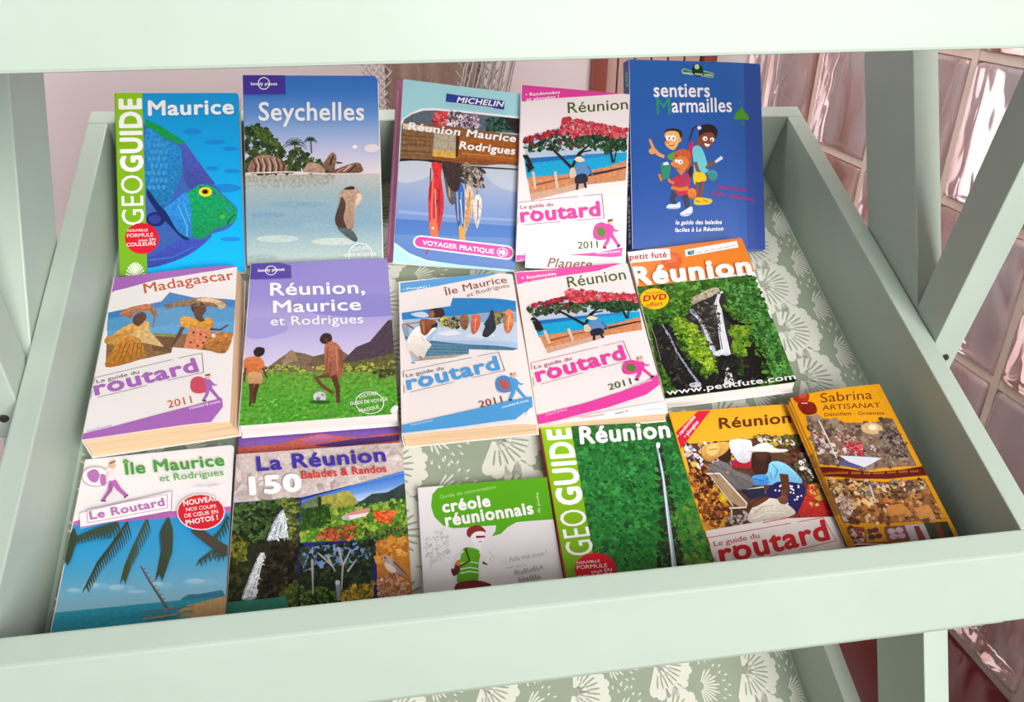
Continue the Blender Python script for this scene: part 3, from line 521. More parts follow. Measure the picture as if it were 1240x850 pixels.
["L",[0.5175,0.5837,0.5351,0.77],0.013,0.0087,"#6fa3cc"],["L",[0.483,0.5854,0.5064,0.7423],0.0087,0.0065,"#e8b83c"],["B",[0.5156,0.7708,0.5538,0.7837,0.5731,0.8494,0.5291,0.8452],"#d89a2c",0],["B",[0.5508,0.5676,0.5973,0.5507,0.6261,0.6215,0.6124,0.7089,0.5769,0.7972,0.5522,0.8126,0.5565,0.6969],"#d9b58c",0.25],["L",[0.587,0.5801,0.5889,0.7389],0.0131,0.0087,"#a87c58"],
["B",[0.6349,0.5993,0.6669,0.5876,0.6934,0.6327,0.6893,0.7056,0.6673,0.7763,0.6415,0.7367,0.6214,0.6651],"#d8cfc8",0.25],["L",[0.6612,0.6198,0.6635,0.7357],0.011,0.0066,"#8a6e5c"],["B",[0.349,0.4361,0.4776,0.4354,0.5092,0.541,0.4701,0.5861,0.4068,0.5537],"#3a2a28",0.4],["L",[0.5171,0.4403,0.5552,0.5673],0.013,0.0065,"#2a1e1c"],["L",[0.5864,0.4361,0.602,0.5534],0.0131,0.0066,"#4a3a30"],
["L",[0.6476,0.4325,0.6496,0.5914],0.011,0.0066,"#2a1e1c"],["L",[0.2589,0.4697,0.2658,0.639],0.0105,0.0084,"#7c1c24"],["L",[0.3027,0.5805,0.3267,0.7499],0.0085,0.0063,"#f0a08c"],["E",[0.3033,0.7964,0.3139,0.796,0.3039,0.8035],"#f4d0b0",0,0],["L",[0.5129,0.627,0.5467,0.7551],0.0065,0.0043,"#e8e8d0"],["L",[0.4741,0.6289,0.5091,0.771],0.0065,0.0043,"#1c3c7c"],
["L",[0.5737,0.624,0.5729,0.754],0.0065,0.0044,"#8a6444"],["B",[0.566,0.6821,0.6083,0.6657,0.5947,0.7531,0.5669,0.7831],"#c89060",0.3],["F",[0.4776,0.4354,0.6849,0.4303,0.7085,0.5594,0.5079,0.5268],40,0.0345,["#3e2c28","#6a5444","#94806c","#2a1c1a","#b8a090"],3],["L",[0.2571,0.9404,0.2951,0.8936],0.0126,0.0063,"#9a2430"],
["P",[-0.0489,0.8773,0.014,0.8961,0.1212,0.9418,0.2705,0.9728,0.529,0.984,1.0222,0.988,1.0297,1.0623,-0.0525,1.0732],"#a9dbe6",0],["L",[-0.0283,0.8794,0.0365,0.9192,0.1645,0.9617,0.357,0.9889],0.0102,0.0102,"#d8eef2"],
["P",[0.2119,0.8417,0.1899,0.8439,0.1703,0.8511,0.1561,0.862,0.1495,0.8752,0.1515,0.8886,0.1618,0.9002,0.1789,0.9083,0.2002,0.9117,0.9221,0.9347,0.946,0.9324,0.9668,0.9245,0.9811,0.912,0.9867,0.8969,0.983,0.8816,0.9704,0.8684,0.9509,0.8594,0.9276,0.8559],"#f6f2f0",0],
["P",[0.2144,0.8486,0.1966,0.8503,0.1808,0.8561,0.1694,0.865,0.1641,0.8756,0.1657,0.8864,0.1741,0.8958,0.1879,0.9023,0.2051,0.905,0.9186,0.9269,0.9379,0.9251,0.9546,0.9186,0.9661,0.9086,0.9707,0.8965,0.9677,0.8842,0.9575,0.8736,0.9419,0.8663,0.9231,0.8635],"#d8389c",0],["T","VOYAGER PRATIQUE",[0.2259,0.8909,0.8126,0.9086,0.2271,0.8668],"#f6f2f0",0.025,0],
["E",[0.885,0.8954,0.9303,0.8939,0.8874,0.9204],"#f6f2f0",0,0.12],["P",[0.858,0.8854,0.8896,0.8862,0.8904,0.8753,0.9167,0.8978,0.8872,0.9188,0.8882,0.9053,0.8565,0.9044],"#f6f2f0",0],["P",[0.3538,0.0503,0.4377,0.0528,0.8362,0.0523,0.8361,0.1019,0.3514,0.0956],"#2c3e94",0],["L",[0.4134,0.0988,0.7432,0.0982],0.0038,0.0038,"#f6f2f0"],
["T","MICHELIN",[0.4395,0.0923,0.8196,0.0865,0.441,0.0634],"#f6f2f0",0.03,0.25],["T","Réunion Maurice",[0.058,0.2733,0.943,0.2755,0.0608,0.235],"#f6f2f0",0.035,0.12],["T","Rodrigues",[0.4824,0.3464,0.943,0.3458,0.4845,0.3072],"#f6f2f0",0.035,0.12],]},
'reu1': {'base':'#f3e6e6','art':[
["P",[-0.0259,-0.0564,1.0344,-0.1395,1.0059,-0.0081,0.0035,0.0962],"#e2429e",0],["P",[0.0035,0.0962,0.3743,0.0538,0.9981,-0.0043,0.9992,0.0405,0.0055,0.1267],"#f3e6e6",0],["T","• Randonnées",[0.0353,0.063,0.3482,0.0307,0.033,0.0462],"#f6f2f0",0.02,0],["T","et plongées !",[0.0467,0.09,0.3396,0.0564,0.0439,0.0733],"#f6f2f0",0.02,0],
["T","Réunion",[0.4284,0.1405,0.9873,0.0876,0.4217,0.0817],"#4b5c1c",0.01,0],["P",[0.0241,0.3018,0.3622,0.2241,0.3804,0.1663,0.9927,0.2009,0.9822,0.5034,0.6139,0.5462,0.5948,0.5656,0.113,0.6582],"#b8c8d8",0],["P",[0.0387,0.4201,0.9878,0.3402,0.9848,0.4264,0.0716,0.5406],"#18a4d4",0.1],["P",[0.0572,0.4192,0.5466,0.3728,0.5949,0.3889,0.0584,0.4486],"#1c6cb4",0],
["P",[0.5949,0.3706,0.8389,0.3509,0.8386,0.3686,0.5949,0.3935],"#2a84c4",0],["P",[0.0756,0.5257,0.3113,0.5064,0.5471,0.4782,0.7883,0.4373,0.9862,0.3877,0.9822,0.5034,0.6139,0.5462,0.5948,0.5656,0.113,0.6582],"#d08a5e",0.18],["P",[0.1024,0.6206,0.5948,0.5295,0.5948,0.5656,0.113,0.6582],"#d2a690",0.1],["L",[0.1279,0.5707,0.3585,0.5268,0.5471,0.4964],0.0187,0.0075,"#9c4a2c"],
["L",[0.5948,0.4934,0.7878,0.4638,0.9848,0.4264],0.0293,0.0146,"#4a2820"],["F",[0.0247,0.3167,0.2108,0.2763,0.4494,0.2599,0.5949,0.2742,0.5949,0.3294,0.4028,0.3557,0.2136,0.3635,0.0466,0.3901],110,0.0328,["#1f3a26","#2e5434","#17281c","#3f6b3c","#7c1f2c"],1.6],["F",[0.5462,0.2572,0.9711,0.2452,0.9784,0.3233,0.7898,0.3486,0.6434,0.3276],130,0.0343,["#1f3a26","#2e5434","#14241a","#3a6238"],1.6],
["F",[0.3853,0.171,0.9925,0.2053,0.9808,0.2536,0.7421,0.2516,0.5949,0.2558,0.4206,0.2702,0.3629,0.2623],150,0.0341,["#c03a44","#d8505a","#a82834","#e0747a","#b83040"],1.6],["F",[0.0336,0.3065,0.3431,0.2342,0.3629,0.2623,0.0438,0.326],40,0.0281,["#b83040","#a82834","#5c2028"],1.6],["L",[0.2695,0.342,0.3845,0.4035,0.4898,0.4632],0.021,0.0287,"#251d1c"],
["L",[0.4708,0.4642,0.537,0.3686,0.6338,0.3142],0.027,0.0154,"#251d1c"],["L",[0.518,0.3972,0.5755,0.3577,0.6531,0.3454],0.0136,0.0136,"#251d1c"],["L",[0.8295,0.3292,0.8573,0.4072],0.022,0.022,"#2e2624"],["L",[0.8889,0.3268,0.8672,0.4067],0.012,0.012,"#2e2624"],["L",[0.1249,0.4937,0.1469,0.5886],0.0262,0.0244,"#d8c0a8"],["L",[0.3248,0.482,0.3455,0.5744],0.0267,0.0248,"#d8c0a8"],
["F",[0.0374,0.3905,0.0849,0.4179,0.1149,0.4748,0.0789,0.4963],24,0.028,["#2a2420","#181412","#3a3028"],1.6],["B",[0.5182,0.4432,0.5756,0.4173,0.6237,0.4374,0.6428,0.4814,0.5948,0.5025,0.5186,0.5073,0.4995,0.481],"#5e8cc0",0],["L",[0.6237,0.4374,0.6716,0.4886],0.0234,0.0156,"#4a70a0"],["B",[0.5186,0.4982,0.6044,0.4838,0.6235,0.5276,0.5189,0.5438],"#23283c",0],
["L",[0.5378,0.5334,0.5285,0.5794],0.0212,0.0212,"#23283c"],["L",[0.5948,0.5295,0.6138,0.5642],0.0214,0.0214,"#23283c"],["B",[0.4613,0.4648,0.4992,0.4534,0.5186,0.4982,0.4618,0.5109],"#d8c4a8",0],["B",[0.4989,0.4073,0.5275,0.3875,0.5659,0.3903,0.5949,0.4072,0.5468,0.4187],"#e8d6b0",0],["L",[-0.0007,0.7097,-0.0011,0.6734],0.0045,0.0045,"#b0507e"],
["L",[-0.0011,0.6734,0.5432,0.6161],0.0045,0.0045,"#b0507e"],["L",[0.5897,0.6112,0.762,0.593],0.0047,0.0047,"#b0507e"],["L",[0.762,0.593,0.7892,0.7302],0.0048,0.0048,"#b0507e"],["L",[0.7892,0.7302,0.5309,0.7538],0.0047,0.0047,"#b0507e"],["L",[0.3881,0.7669,0.0463,0.7983],0.0046,0.0046,"#b0507e"],["L",[0.0005,0.7999,-0.0001,0.7536],0.0044,0.0044,"#b0507e"],
["T","Le guide du",[0.0217,0.71,0.3168,0.6802,0.0177,0.6908],"#b0507e",0.01,0],["T","routard",[0.0345,0.7839,0.7494,0.7172,0.0194,0.7072],"#e2429e",0.042,0],["L",[0.0232,0.7901,0.0766,0.7826],0.0047,0.0047,"#f6f2f0"],["E",[0.1429,0.7188,0.1564,0.7182,0.1434,0.7271],"#e2429e",0,0],["T","2011",[0.5551,0.9154,0.7382,0.9028,0.55,0.8777],"#4b5c1c",0.005,0],
["B",[0.6908,0.8185,0.7095,0.7745,0.7702,0.7558,0.8247,0.7728,0.8388,0.8125,0.8143,0.8472,0.7508,0.8592,0.7047,0.8499],"#e2429e",0],["B",[0.7229,0.7932,0.7737,0.783,0.8001,0.806,0.7884,0.8386,0.7371,0.8326],"#5f7a34",0],["B",[0.8116,0.767,0.8424,0.7624,0.879,0.7802,0.87,0.8225,0.8289,0.8241,0.8178,0.7973],"#e2429e",0],["L",[0.8391,0.8205,0.8275,0.861,0.7955,0.8974],0.0334,0.0231,"#e2429e"],
["L",[0.8545,0.8199,0.8915,0.8505,0.9311,0.8843],0.0335,0.0232,"#e2429e"],["L",[0.7853,0.8993,0.816,0.9014],0.0179,0.0179,"#3a2430"],["L",[0.9184,0.8912,0.9438,0.8774],0.018,0.018,"#3a2430"],["L",[0.8637,0.7841,0.9029,0.8018,0.9208,0.7946],0.0206,0.0129,"#e2429e"],["E",[0.8472,0.7525,0.8679,0.7516,0.8477,0.7664],"#e6b89a",0,0],["L",[0.8238,0.7455,0.8674,0.7371],0.018,0.018,"#6a3a30"],
["P",[-0.0505,0.9733,0.4194,0.9567,0.7588,0.927,0.9668,0.8928,0.9581,0.9435,0.5651,0.9777,-0.0457,1.041],"#e2429e",0],["T","hachette",[0.0323,0.9988,0.1975,0.9846,0.0297,0.9862],"#f4b8da",0,0],["T","routard.com",[0.7247,0.94,0.9475,0.9202,0.7223,0.9269],"#f6f2f0",0.01,0],]},
'reu': {'base':'#efe3e2','art':[
["P",[-0.0979,-0.0187,0.3844,0.0143,0.728,0.023,1.0342,-0.0083,1.0534,-0.0695,-0.0755,-0.1507],"#e2429e",0],["P",[-0.0711,0.0861,0.3719,0.0683,0.7645,0.045,1.0337,-0.0065,1.0289,0.0751,-0.0323,0.1172],"#efe3e2",0],["P",[-0.1196,0.109,1.2327,0.0233,1.0074,1.2005,-0.2939,1.1368],"#efe3e2",0],
["P",[-0.023,0.0037,0.3844,0.0143,0.731,0.0123,1.0138,-0.0104,0.7221,0.0444,0.3736,0.0612,0.0164,0.0926,-0.0278,0.0921],"#e2429e",0],["T","+ Randonnées",[0.0442,0.0623,0.3505,0.0479,0.0438,0.0404],"#f6f2f0",0.02,0],["T","et plongées !",[0.0511,0.0959,0.3491,0.0734,0.05,0.0779],"#f6f2f0",0.015,0],["T","Réunion",[0.4327,0.1482,0.9521,0.1213,0.4349,0.0738],"#4b5c1c",0.01,0],
["P",[0.0539,0.2459,0.403,0.2058,0.4224,0.1551,1.0108,0.2457,0.9718,0.4806,0.6366,0.5007,0.6181,0.5159,0.1568,0.5798],"#b8c8d8",0],["P",[0.074,0.3591,0.9926,0.355,0.9815,0.4216,0.1119,0.4723],"#18a4d4",0.1],["P",[0.093,0.3595,0.5809,0.352,0.6262,0.3689,0.0954,0.387],"#1c6cb4",0],["P",[0.627,0.3535,0.8565,0.3537,0.8548,0.3678,0.626,0.3728],"#2a84c4",0],
["P",[0.1155,0.459,0.3498,0.4536,0.5771,0.4413,0.8036,0.4201,0.9865,0.3918,0.9718,0.4806,0.6366,0.5007,0.6181,0.5159,0.1568,0.5798],"#d08a5e",0.18],["P",[0.1452,0.546,0.6197,0.4863,0.6181,0.5159,0.1568,0.5798],"#d2a690",0.1],["L",[0.1693,0.5022,0.3956,0.4737,0.5765,0.4566],0.0193,0.0077,"#9c4a2c"],["L",[0.6214,0.4564,0.8013,0.4413,0.9815,0.4216],0.0277,0.0138,"#4a2820"],
["F",[0.0553,0.2602,0.2485,0.2392,0.4897,0.2461,0.6316,0.2714,0.629,0.3186,0.4414,0.3269,0.2521,0.3196,0.0811,0.3316],110,0.035,["#1f3a26","#2e5434","#17281c","#3f6b3c","#7c1f2c"],1.6],["F",[0.585,0.2524,0.9867,0.279,0.9858,0.3411,0.8114,0.3485,0.6754,0.3206],130,0.0338,["#1f3a26","#2e5434","#14241a","#3a6238"],1.6],
["F",[0.4273,0.16,1.0102,0.2492,0.9947,0.2865,0.7735,0.2649,0.6324,0.2556,0.4609,0.2527,0.4033,0.2404],150,0.0346,["#c03a44","#d8505a","#a82834","#e0747a","#b83040"],1.6],["F",[0.0642,0.2513,0.3837,0.2131,0.4033,0.2404,0.0757,0.2708],40,0.03,["#b83040","#a82834","#5c2028"],1.6],["L",[0.3087,0.3044,0.4227,0.3677,0.5232,0.4256],0.0213,0.029,"#251d1c"],
["L",[0.505,0.4255,0.5718,0.3478,0.6669,0.3086],0.0264,0.0151,"#251d1c"],["L",[0.5524,0.371,0.6092,0.3412,0.6836,0.3363],0.0132,0.0132,"#251d1c"],["L",[0.8496,0.3355,0.8688,0.3998],0.0203,0.0203,"#2e2624"],["L",[0.9042,0.3377,0.8778,0.4],0.0112,0.0112,"#2e2624"],["L",[0.1645,0.4324,0.1887,0.519],0.027,0.0251,"#d8c0a8"],["L",[0.3632,0.433,0.3825,0.5143],0.0267,0.0248,"#d8c0a8"],
["F",[0.0714,0.3313,0.1216,0.3603,0.1539,0.4147,0.1179,0.4323],24,0.0299,["#2a2420","#181412","#3a3028"],1.6],["B",[0.551,0.4102,0.6067,0.3916,0.6511,0.4113,0.6667,0.4487,0.621,0.4639,0.5492,0.4644,0.5319,0.4413],"#5e8cc0",0],["L",[0.6511,0.4113,0.693,0.456],0.0224,0.0149,"#4a70a0"],["B",[0.5494,0.4567,0.6308,0.4488,0.6464,0.4858,0.5481,0.495],"#23283c",0],
["L",[0.5663,0.4871,0.5559,0.5251],0.0203,0.0203,"#23283c"],["L",[0.6197,0.4863,0.6357,0.5154],0.0205,0.0205,"#23283c"],["B",[0.4959,0.4255,0.5325,0.4178,0.5494,0.4567,0.4951,0.4649],"#d8c4a8",0],["B",[0.5337,0.3784,0.5619,0.3633,0.5986,0.3682,0.6253,0.3843,0.5792,0.3911],"#e8d6b0",0],["L",[0.0112,0.673,0.0119,0.6328],0.0047,0.0047,"#b0507e"],
["L",[0.0119,0.6328,0.5752,0.571],0.0047,0.0047,"#b0507e"],["L",[0.6217,0.566,0.7914,0.5474],0.0045,0.0045,"#b0507e"],["L",[0.7914,0.5474,0.8157,0.6704],0.0045,0.0045,"#b0507e"],["L",[0.8157,0.6704,0.5598,0.7034],0.0044,0.0044,"#b0507e"],["L",[0.4151,0.722,0.0585,0.768],0.0045,0.0045,"#b0507e"],["L",[0.0097,0.7715,0.0105,0.7212],0.0046,0.0046,"#b0507e"],
["T","Le guide du",[0.0351,0.6731,0.3445,0.6373,0.0326,0.6518],"#b0507e",0.01,0],["T","routard",[0.0464,0.753,0.7771,0.6604,0.0352,0.6694],"#e2429e",0.042,0],["L",[0.0342,0.7601,0.0911,0.7501],0.0039,0.0039,"#f6f2f0"],["E",[0.1628,0.6805,0.1767,0.6815,0.1605,0.6912],"#e2429e",0,0],["T","2011",[0.5897,0.8429,0.7755,0.817,0.5872,0.8074],"#4b5c1c",0.005,0],
["B",[0.729,0.7236,0.7534,0.6861,0.8146,0.6717,0.8644,0.6877,0.8726,0.7215,0.8445,0.7502,0.7817,0.7594,0.7382,0.7507],"#e2429e",0],["B",[0.7638,0.7025,0.8142,0.6951,0.8364,0.7152,0.8207,0.7425,0.7721,0.7366],"#5f7a34",0],["B",[0.8528,0.6823,0.8827,0.6793,0.9151,0.6953,0.901,0.7305,0.8616,0.7311,0.8545,0.7082],"#e2429e",0],["L",[0.8718,0.7282,0.8553,0.762,0.8196,0.792],0.031,0.0215,"#e2429e"],
["L",[0.8865,0.728,0.9176,0.7542,0.9508,0.7826],0.0312,0.0216,"#e2429e"],["L",[0.8096,0.7936,0.8389,0.7956],0.0167,0.0167,"#3a2430"],["L",[0.9379,0.7881,0.9637,0.7771],0.0165,0.0165,"#3a2430"],["L",[0.9,0.6982,0.9349,0.7139,0.9527,0.7083],0.0192,0.012,"#e2429e"],["E",[0.8886,0.6711,0.9079,0.6724,0.8831,0.6882],"#e6b89a",0,0],["L",[0.8673,0.6644,0.9098,0.6586],0.0169,0.0169,"#6a3a30"],
["P",[-0.0259,0.9485,0.3707,0.9045,0.6884,0.855,0.8906,0.81,0.9975,0.7702,0.9951,0.8314,0.865,0.8877,0.5506,0.9396,0.1599,0.9833,-0.0168,0.9988],"#e2429e",0],["T","hachette",[0.0663,0.9538,0.235,0.9337,0.0647,0.9398],"#f4b8da",0,0],["T","routard.com",[0.7688,0.8384,0.9382,0.8073,0.7673,0.8259],"#f6f2f0",0.01,0],
["P",[0.0024,0.9998,0.5446,0.9604,1.0149,0.9324,1.0062,1.008,0.3411,1.0187],"#f2ecec",0],["L",[0.0411,0.9992,0.9886,1.007],0.0057,0.0057,"#b878c0"],
["L",[0.3231,0.9857,0.3277,0.978,0.3313,0.985,0.3367,0.9853,0.3413,0.9787,0.345,0.9846,0.3503,0.9849,0.3549,0.9779,0.3586,0.9841,0.364,0.9845,0.3687,0.9762,0.3722,0.9837,0.3775,0.984,0.3823,0.9755,0.3858,0.9833,0.3911,0.9836,0.396,0.9745,0.3993,0.9829,0.4047,0.9832,0.4095,0.9747,0.4129,0.9824,0.4183,0.9828,0.4229,0.9762,0.4265,0.982,0.4318,0.9823,0.4365,0.9746,0.44,0.9816,0.4454,0.9819,0.4502,0.9737,0.4535,0.9812,0.4589,0.9815,0.4635,0.9746,0.4671,0.9807,0.4724,0.9811,0.4771,0.9736,0.4806,0.9803,0.4859,0.9806,0.4907,0.973,0.4941,0.9799,0.4994,0.9802,0.5043,0.9716,0.5076,0.9795],0.0047,0.0047,"#c83a3a"],
["L",[0.5955,0.9831,0.5994,0.9748,0.6036,0.9818,0.6087,0.9817,0.6126,0.9725,0.6168,0.9804,0.6218,0.9804,0.6258,0.9719,0.6299,0.9791,0.635,0.9791,0.639,0.9703,0.6431,0.9778,0.6481,0.9777,0.6521,0.9686,0.6562,0.9764],0.0046,0.0046,"#3a3a60"],["L",[0.6744,0.9751,0.6784,0.9678,0.6825,0.9738,0.6875,0.9738,0.6916,0.9643,0.6956,0.9725],0.0046,0.0046,"#3a3a60"],
["L",[0.8367,0.9767,0.8404,0.9705,0.8421,0.9763,0.8454,0.9765,0.8488,0.9716,0.8507,0.976,0.854,0.9763,0.8575,0.9705,0.8593,0.9758,0.8626,0.976,0.8662,0.9699,0.8679,0.9756,0.8712,0.9758,0.8747,0.9702,0.8765,0.9753],0.003,0.003,"#b8b0c0"],
["L",[0.8883,0.9753,0.8917,0.9709,0.8936,0.9749,0.8969,0.9751,0.9003,0.9702,0.9022,0.9746,0.9055,0.9749,0.909,0.9694,0.9108,0.9744,0.9141,0.9746,0.9176,0.9691,0.9194,0.9741],0.003,0.003,"#b8b0c0"],["L",[0.9312,0.9741,0.9348,0.9686,0.9365,0.9737,0.9397,0.9739,0.9432,0.9691,0.945,0.9734,0.9483,0.9737,0.9518,0.9683,0.9536,0.9732,0.9568,0.9734,0.9604,0.9679,0.9621,0.973],0.003,0.003,"#b8b0c0"],]},
'mad': {'base':'#ece4e2','art':[
["P",[-0.1272,-0.0625,1.0686,-0.085,1.0728,0.0193,0.5911,0.0467,0.3315,0.0556,-0.0843,0.1188],"#a562b4",0],["P",[0.0174,0.0983,0.3335,0.0676,0.6574,0.0546,1.0278,0.0058,1.0752,0.0802,1.0112,0.5166,-0.0182,0.3981],"#ece4e2",0],["T","Madagascar",[0.2692,0.1432,0.9845,0.1052,0.2436,0.0758],"#c4501e",0.015,0],
["P",[0.0036,0.2486,0.4117,0.2168,0.4698,0.1582,0.6788,0.2205,1.0026,0.2536,0.9962,0.4938,0.9449,0.6049,0.5449,0.5356,0.5393,0.5698,0.0657,0.6039],"#5aa0d0",0.05],["P",[0.0036,0.2486,0.4117,0.2168,0.4698,0.1582,0.6788,0.2205,1.0026,0.2536,1.0027,0.317,0.0113,0.2969],"#3a7cba",0.05],["P",[0.0091,0.2966,0.4182,0.2584,0.9966,0.3066,0.9964,0.4018,0.0199,0.3721],"#5596c4",0.05],
["P",[0.0284,0.4095,0.3594,0.4295,0.5335,0.4541,0.9952,0.4755,0.9449,0.6049,0.5449,0.5356,0.5393,0.5698,0.0657,0.6039],"#8a6236",0.3],["P",[0.3594,0.4295,0.5546,0.452,0.5393,0.5698,0.3993,0.5408],"#6a4824",0.35],["P",[0.3799,0.4246,0.5546,0.452,0.5573,0.4721,0.3835,0.4458],"#7d8a4a",0.2],
["B",[0.0293,0.4455,0.0963,0.3901,0.1943,0.3461,0.323,0.3424,0.3476,0.3916,0.3425,0.4546,0.2505,0.4709,0.1142,0.473],"#d6a04a",0.3],["B",[0.0229,0.4179,0.1291,0.3938,0.2227,0.3818,0.249,0.4077,0.1044,0.4272,0.0346,0.455],"#c48a3a",0.25],["P",[0.2363,0.3971,0.3312,0.3897,0.4803,0.5238,0.4482,0.5201,0.3043,0.477,0.2109,0.4305],"#d8b070",0.25],
["B",[0.0657,0.6039,0.1142,0.473,0.1892,0.428,0.2902,0.4576,0.3354,0.5335,0.3335,0.5808],"#bd7a24",0.3],["L",[0.1544,0.4643,0.1162,0.5774],0.0076,0.0043,"#7a4612"],["L",[0.1867,0.468,0.1573,0.577],0.0076,0.0043,"#7a4612"],["L",[0.219,0.4717,0.1881,0.5767],0.0076,0.0043,"#7a4612"],["L",[0.2513,0.4754,0.2396,0.5761],0.0076,0.0043,"#7a4612"],["L",[0.2782,0.4785,0.2808,0.5757],0.0076,0.0043,"#7a4612"],
["L",[0.3051,0.4816,0.3118,0.5753],0.0075,0.0043,"#7a4612"],["B",[0.2067,0.3102,0.2256,0.2839,0.2786,0.2758,0.3108,0.3033,0.3056,0.3357,0.263,0.368,0.2218,0.3493],"#5a3222",0.2],["B",[0.0918,0.2684,0.1406,0.2406,0.2257,0.2263,0.3252,0.2282,0.3909,0.2936,0.4066,0.3239,0.3575,0.2898,0.2666,0.2696,0.2126,0.2729,0.1868,0.3078,0.1273,0.282],"#b06a3c",0.35],
["L",[0.3358,0.2585,0.3789,0.3207,0.3734,0.3854],0.018,0.0101,"#8a5230"],["L",[0.103,0.2697,0.2285,0.2411,0.3285,0.248],0.0089,0.0056,"#d89a70"],["B",[0.5846,0.354,0.627,0.3448,0.6947,0.3668,0.7406,0.3908,0.7872,0.3681,0.832,0.3827,0.8318,0.4429,0.7236,0.435,0.6028,0.4119],"#dc9a2c",0.25],["P",[0.6584,0.4275,0.8209,0.4417,0.8307,0.4928,0.7591,0.5732,0.6307,0.5498,0.6444,0.4893],"#d98058",0.2],
["E",[0.6941,0.459,0.7038,0.4601,0.6949,0.4663],"#5c2414",0,0],["E",[0.7491,0.4744,0.7588,0.4755,0.7498,0.4817],"#5c2414",0,0],["E",[0.6797,0.5201,0.6894,0.5212,0.6806,0.5273],"#5c2414",0,0],["E",[0.7355,0.5486,0.7451,0.5497,0.7363,0.5557],"#5c2414",0,0],["E",[0.7939,0.4976,0.8036,0.4987,0.7946,0.5048],"#5c2414",0,0],["E",[0.7759,0.5312,0.7855,0.5323,0.7766,0.5383],"#5c2414",0,0],
["L",[0.6082,0.4125,0.5786,0.4728,0.5431,0.5222],0.0351,0.0241,"#5a301e"],["L",[0.8213,0.4463,0.8972,0.4551,0.9544,0.4248],0.0263,0.0154,"#5a301e"],["B",[0.6751,0.2884,0.6948,0.2665,0.7624,0.2793,0.7772,0.3195,0.7533,0.3547,0.7725,0.3852,0.7351,0.3902,0.6931,0.3525],"#5f3826",0.2],["B",[0.6595,0.2962,0.6618,0.2675,0.7274,0.2606,0.774,0.2855,0.7294,0.2802,0.6874,0.2995,0.6789,0.3224],"#3a2018",0],
["B",[0.451,0.2574,0.5253,0.237,0.6132,0.2306,0.7237,0.2238,0.8364,0.237,0.9278,0.2694,0.919,0.3024,0.8414,0.2981,0.6852,0.2799,0.5517,0.2692,0.4647,0.2754],"#8a6a4a",0.4],["B",[0.7024,0.2332,0.8138,0.2344,0.9288,0.2841,0.887,0.3179,0.8394,0.2737,0.7264,0.2507],"#d8b48c",0.3],["L",[0.4383,0.2463,0.5063,0.259],0.0113,0.0113,"#4a3a2a"],
["B",[0.8399,0.4758,0.9202,0.476,0.9908,0.4932,0.9448,0.6032,0.8228,0.5822,0.7875,0.5414],"#b0702c",0.45],["E",[0.8486,0.4904,0.8648,0.4922,0.8498,0.504],"#e0d0b8",0,0],["L",[0.0014,0.695,0.0014,0.6601],0.0049,0.0049,"#6a5468"],["L",[0.0014,0.6601,0.5531,0.6147],0.0049,0.0049,"#6a5468"],["L",[0.5998,0.6109,0.7724,0.5967],0.005,0.005,"#6a5468"],
["L",[0.7724,0.5967,0.7959,0.7154],0.005,0.005,"#6a5468"],["L",[0.7959,0.7154,0.5375,0.7373],0.0049,0.0049,"#6a5468"],["L",[0.3939,0.7494,0.0479,0.7786],0.0048,0.0048,"#6a5468"],["L",[0.0013,0.7801,0.0014,0.7367],0.0048,0.0048,"#6a5468"],["T","Le guide du",[0.0242,0.6955,0.3239,0.6707,0.0141,0.6759],"#6a5468",0.01,0],["T","routard",[0.0362,0.7652,0.7567,0.7045,-0.0045,0.6879],"#a562b4",0.042,0],
["L",[0.0246,0.771,0.0789,0.764],0.0039,0.0039,"#f6f2f0"],["E",[0.1472,0.705,0.1617,0.7066,0.1498,0.7167],"#a562b4",0,0],["T","2011",[0.5683,0.8961,0.7334,0.8853,0.5519,0.857],"#c4501e",0.005,0],["B",[0.7086,0.7885,0.7159,0.7472,0.7647,0.7369,0.8145,0.7608,0.8331,0.8006,0.8184,0.8307,0.7673,0.8352,0.7267,0.821],"#c8485c",0],
["B",[0.8023,0.7534,0.8278,0.7531,0.8619,0.7749,0.861,0.8137,0.8268,0.8105,0.8128,0.7835],"#a562b4",0],["L",[0.8347,0.8082,0.8318,0.8452,0.8113,0.8762],0.0283,0.0196,"#a562b4"],["L",[0.8475,0.8094,0.8832,0.8423,0.9208,0.8775],0.0283,0.0196,"#a562b4"],["L",[0.8033,0.877,0.829,0.8819],0.0151,0.0151,"#3a2430"],["L",[0.9114,0.8825,0.9302,0.8725],0.015,0.015,"#3a2430"],
["L",[0.8495,0.7766,0.8854,0.7982,0.8993,0.7936],0.0175,0.0109,"#a562b4"],["E",[0.8303,0.7442,0.8479,0.7462,0.8318,0.76],"#e6b89a",0,0],["L",[0.8091,0.7341,0.8451,0.7321],0.0154,0.0154,"#6a3a30"],["P",[-0.0272,0.9721,0.2042,0.9531,0.4745,0.9262,0.7499,0.8989,0.9396,0.8728,0.9488,0.9211,0.8715,1.0017,0.4876,1.0055,-0.0166,1.0118],"#a562b4",0],
["T","hachette",[0.0294,0.9673,0.1892,0.9514,0.0211,0.9529],"#c99ad2",0,0],["T","routard.com",[0.7206,0.9204,0.9282,0.8968,0.7144,0.9071],"#f6f2f0",0.01,0],]},
'lp': {'base':'#f2eeee','art':[
["V",[-0.0343,-0.0551,1.0919,-0.0144,1.0539,0.699,0.0076,0.6954],["#8478c4","#8c80c8","#9a8ece","#aea2d6","#c2b8de","#d4cce4"],0],["B",[0.27,0.2798,0.6383,0.2267,1.018,0.2805,1.0121,0.4052,0.5447,0.3806],"#9088cc",0],["B",[-0.0097,0.3851,0.2014,0.3796,0.2752,0.4681,0.0314,0.5038],"#a49ad4",0],
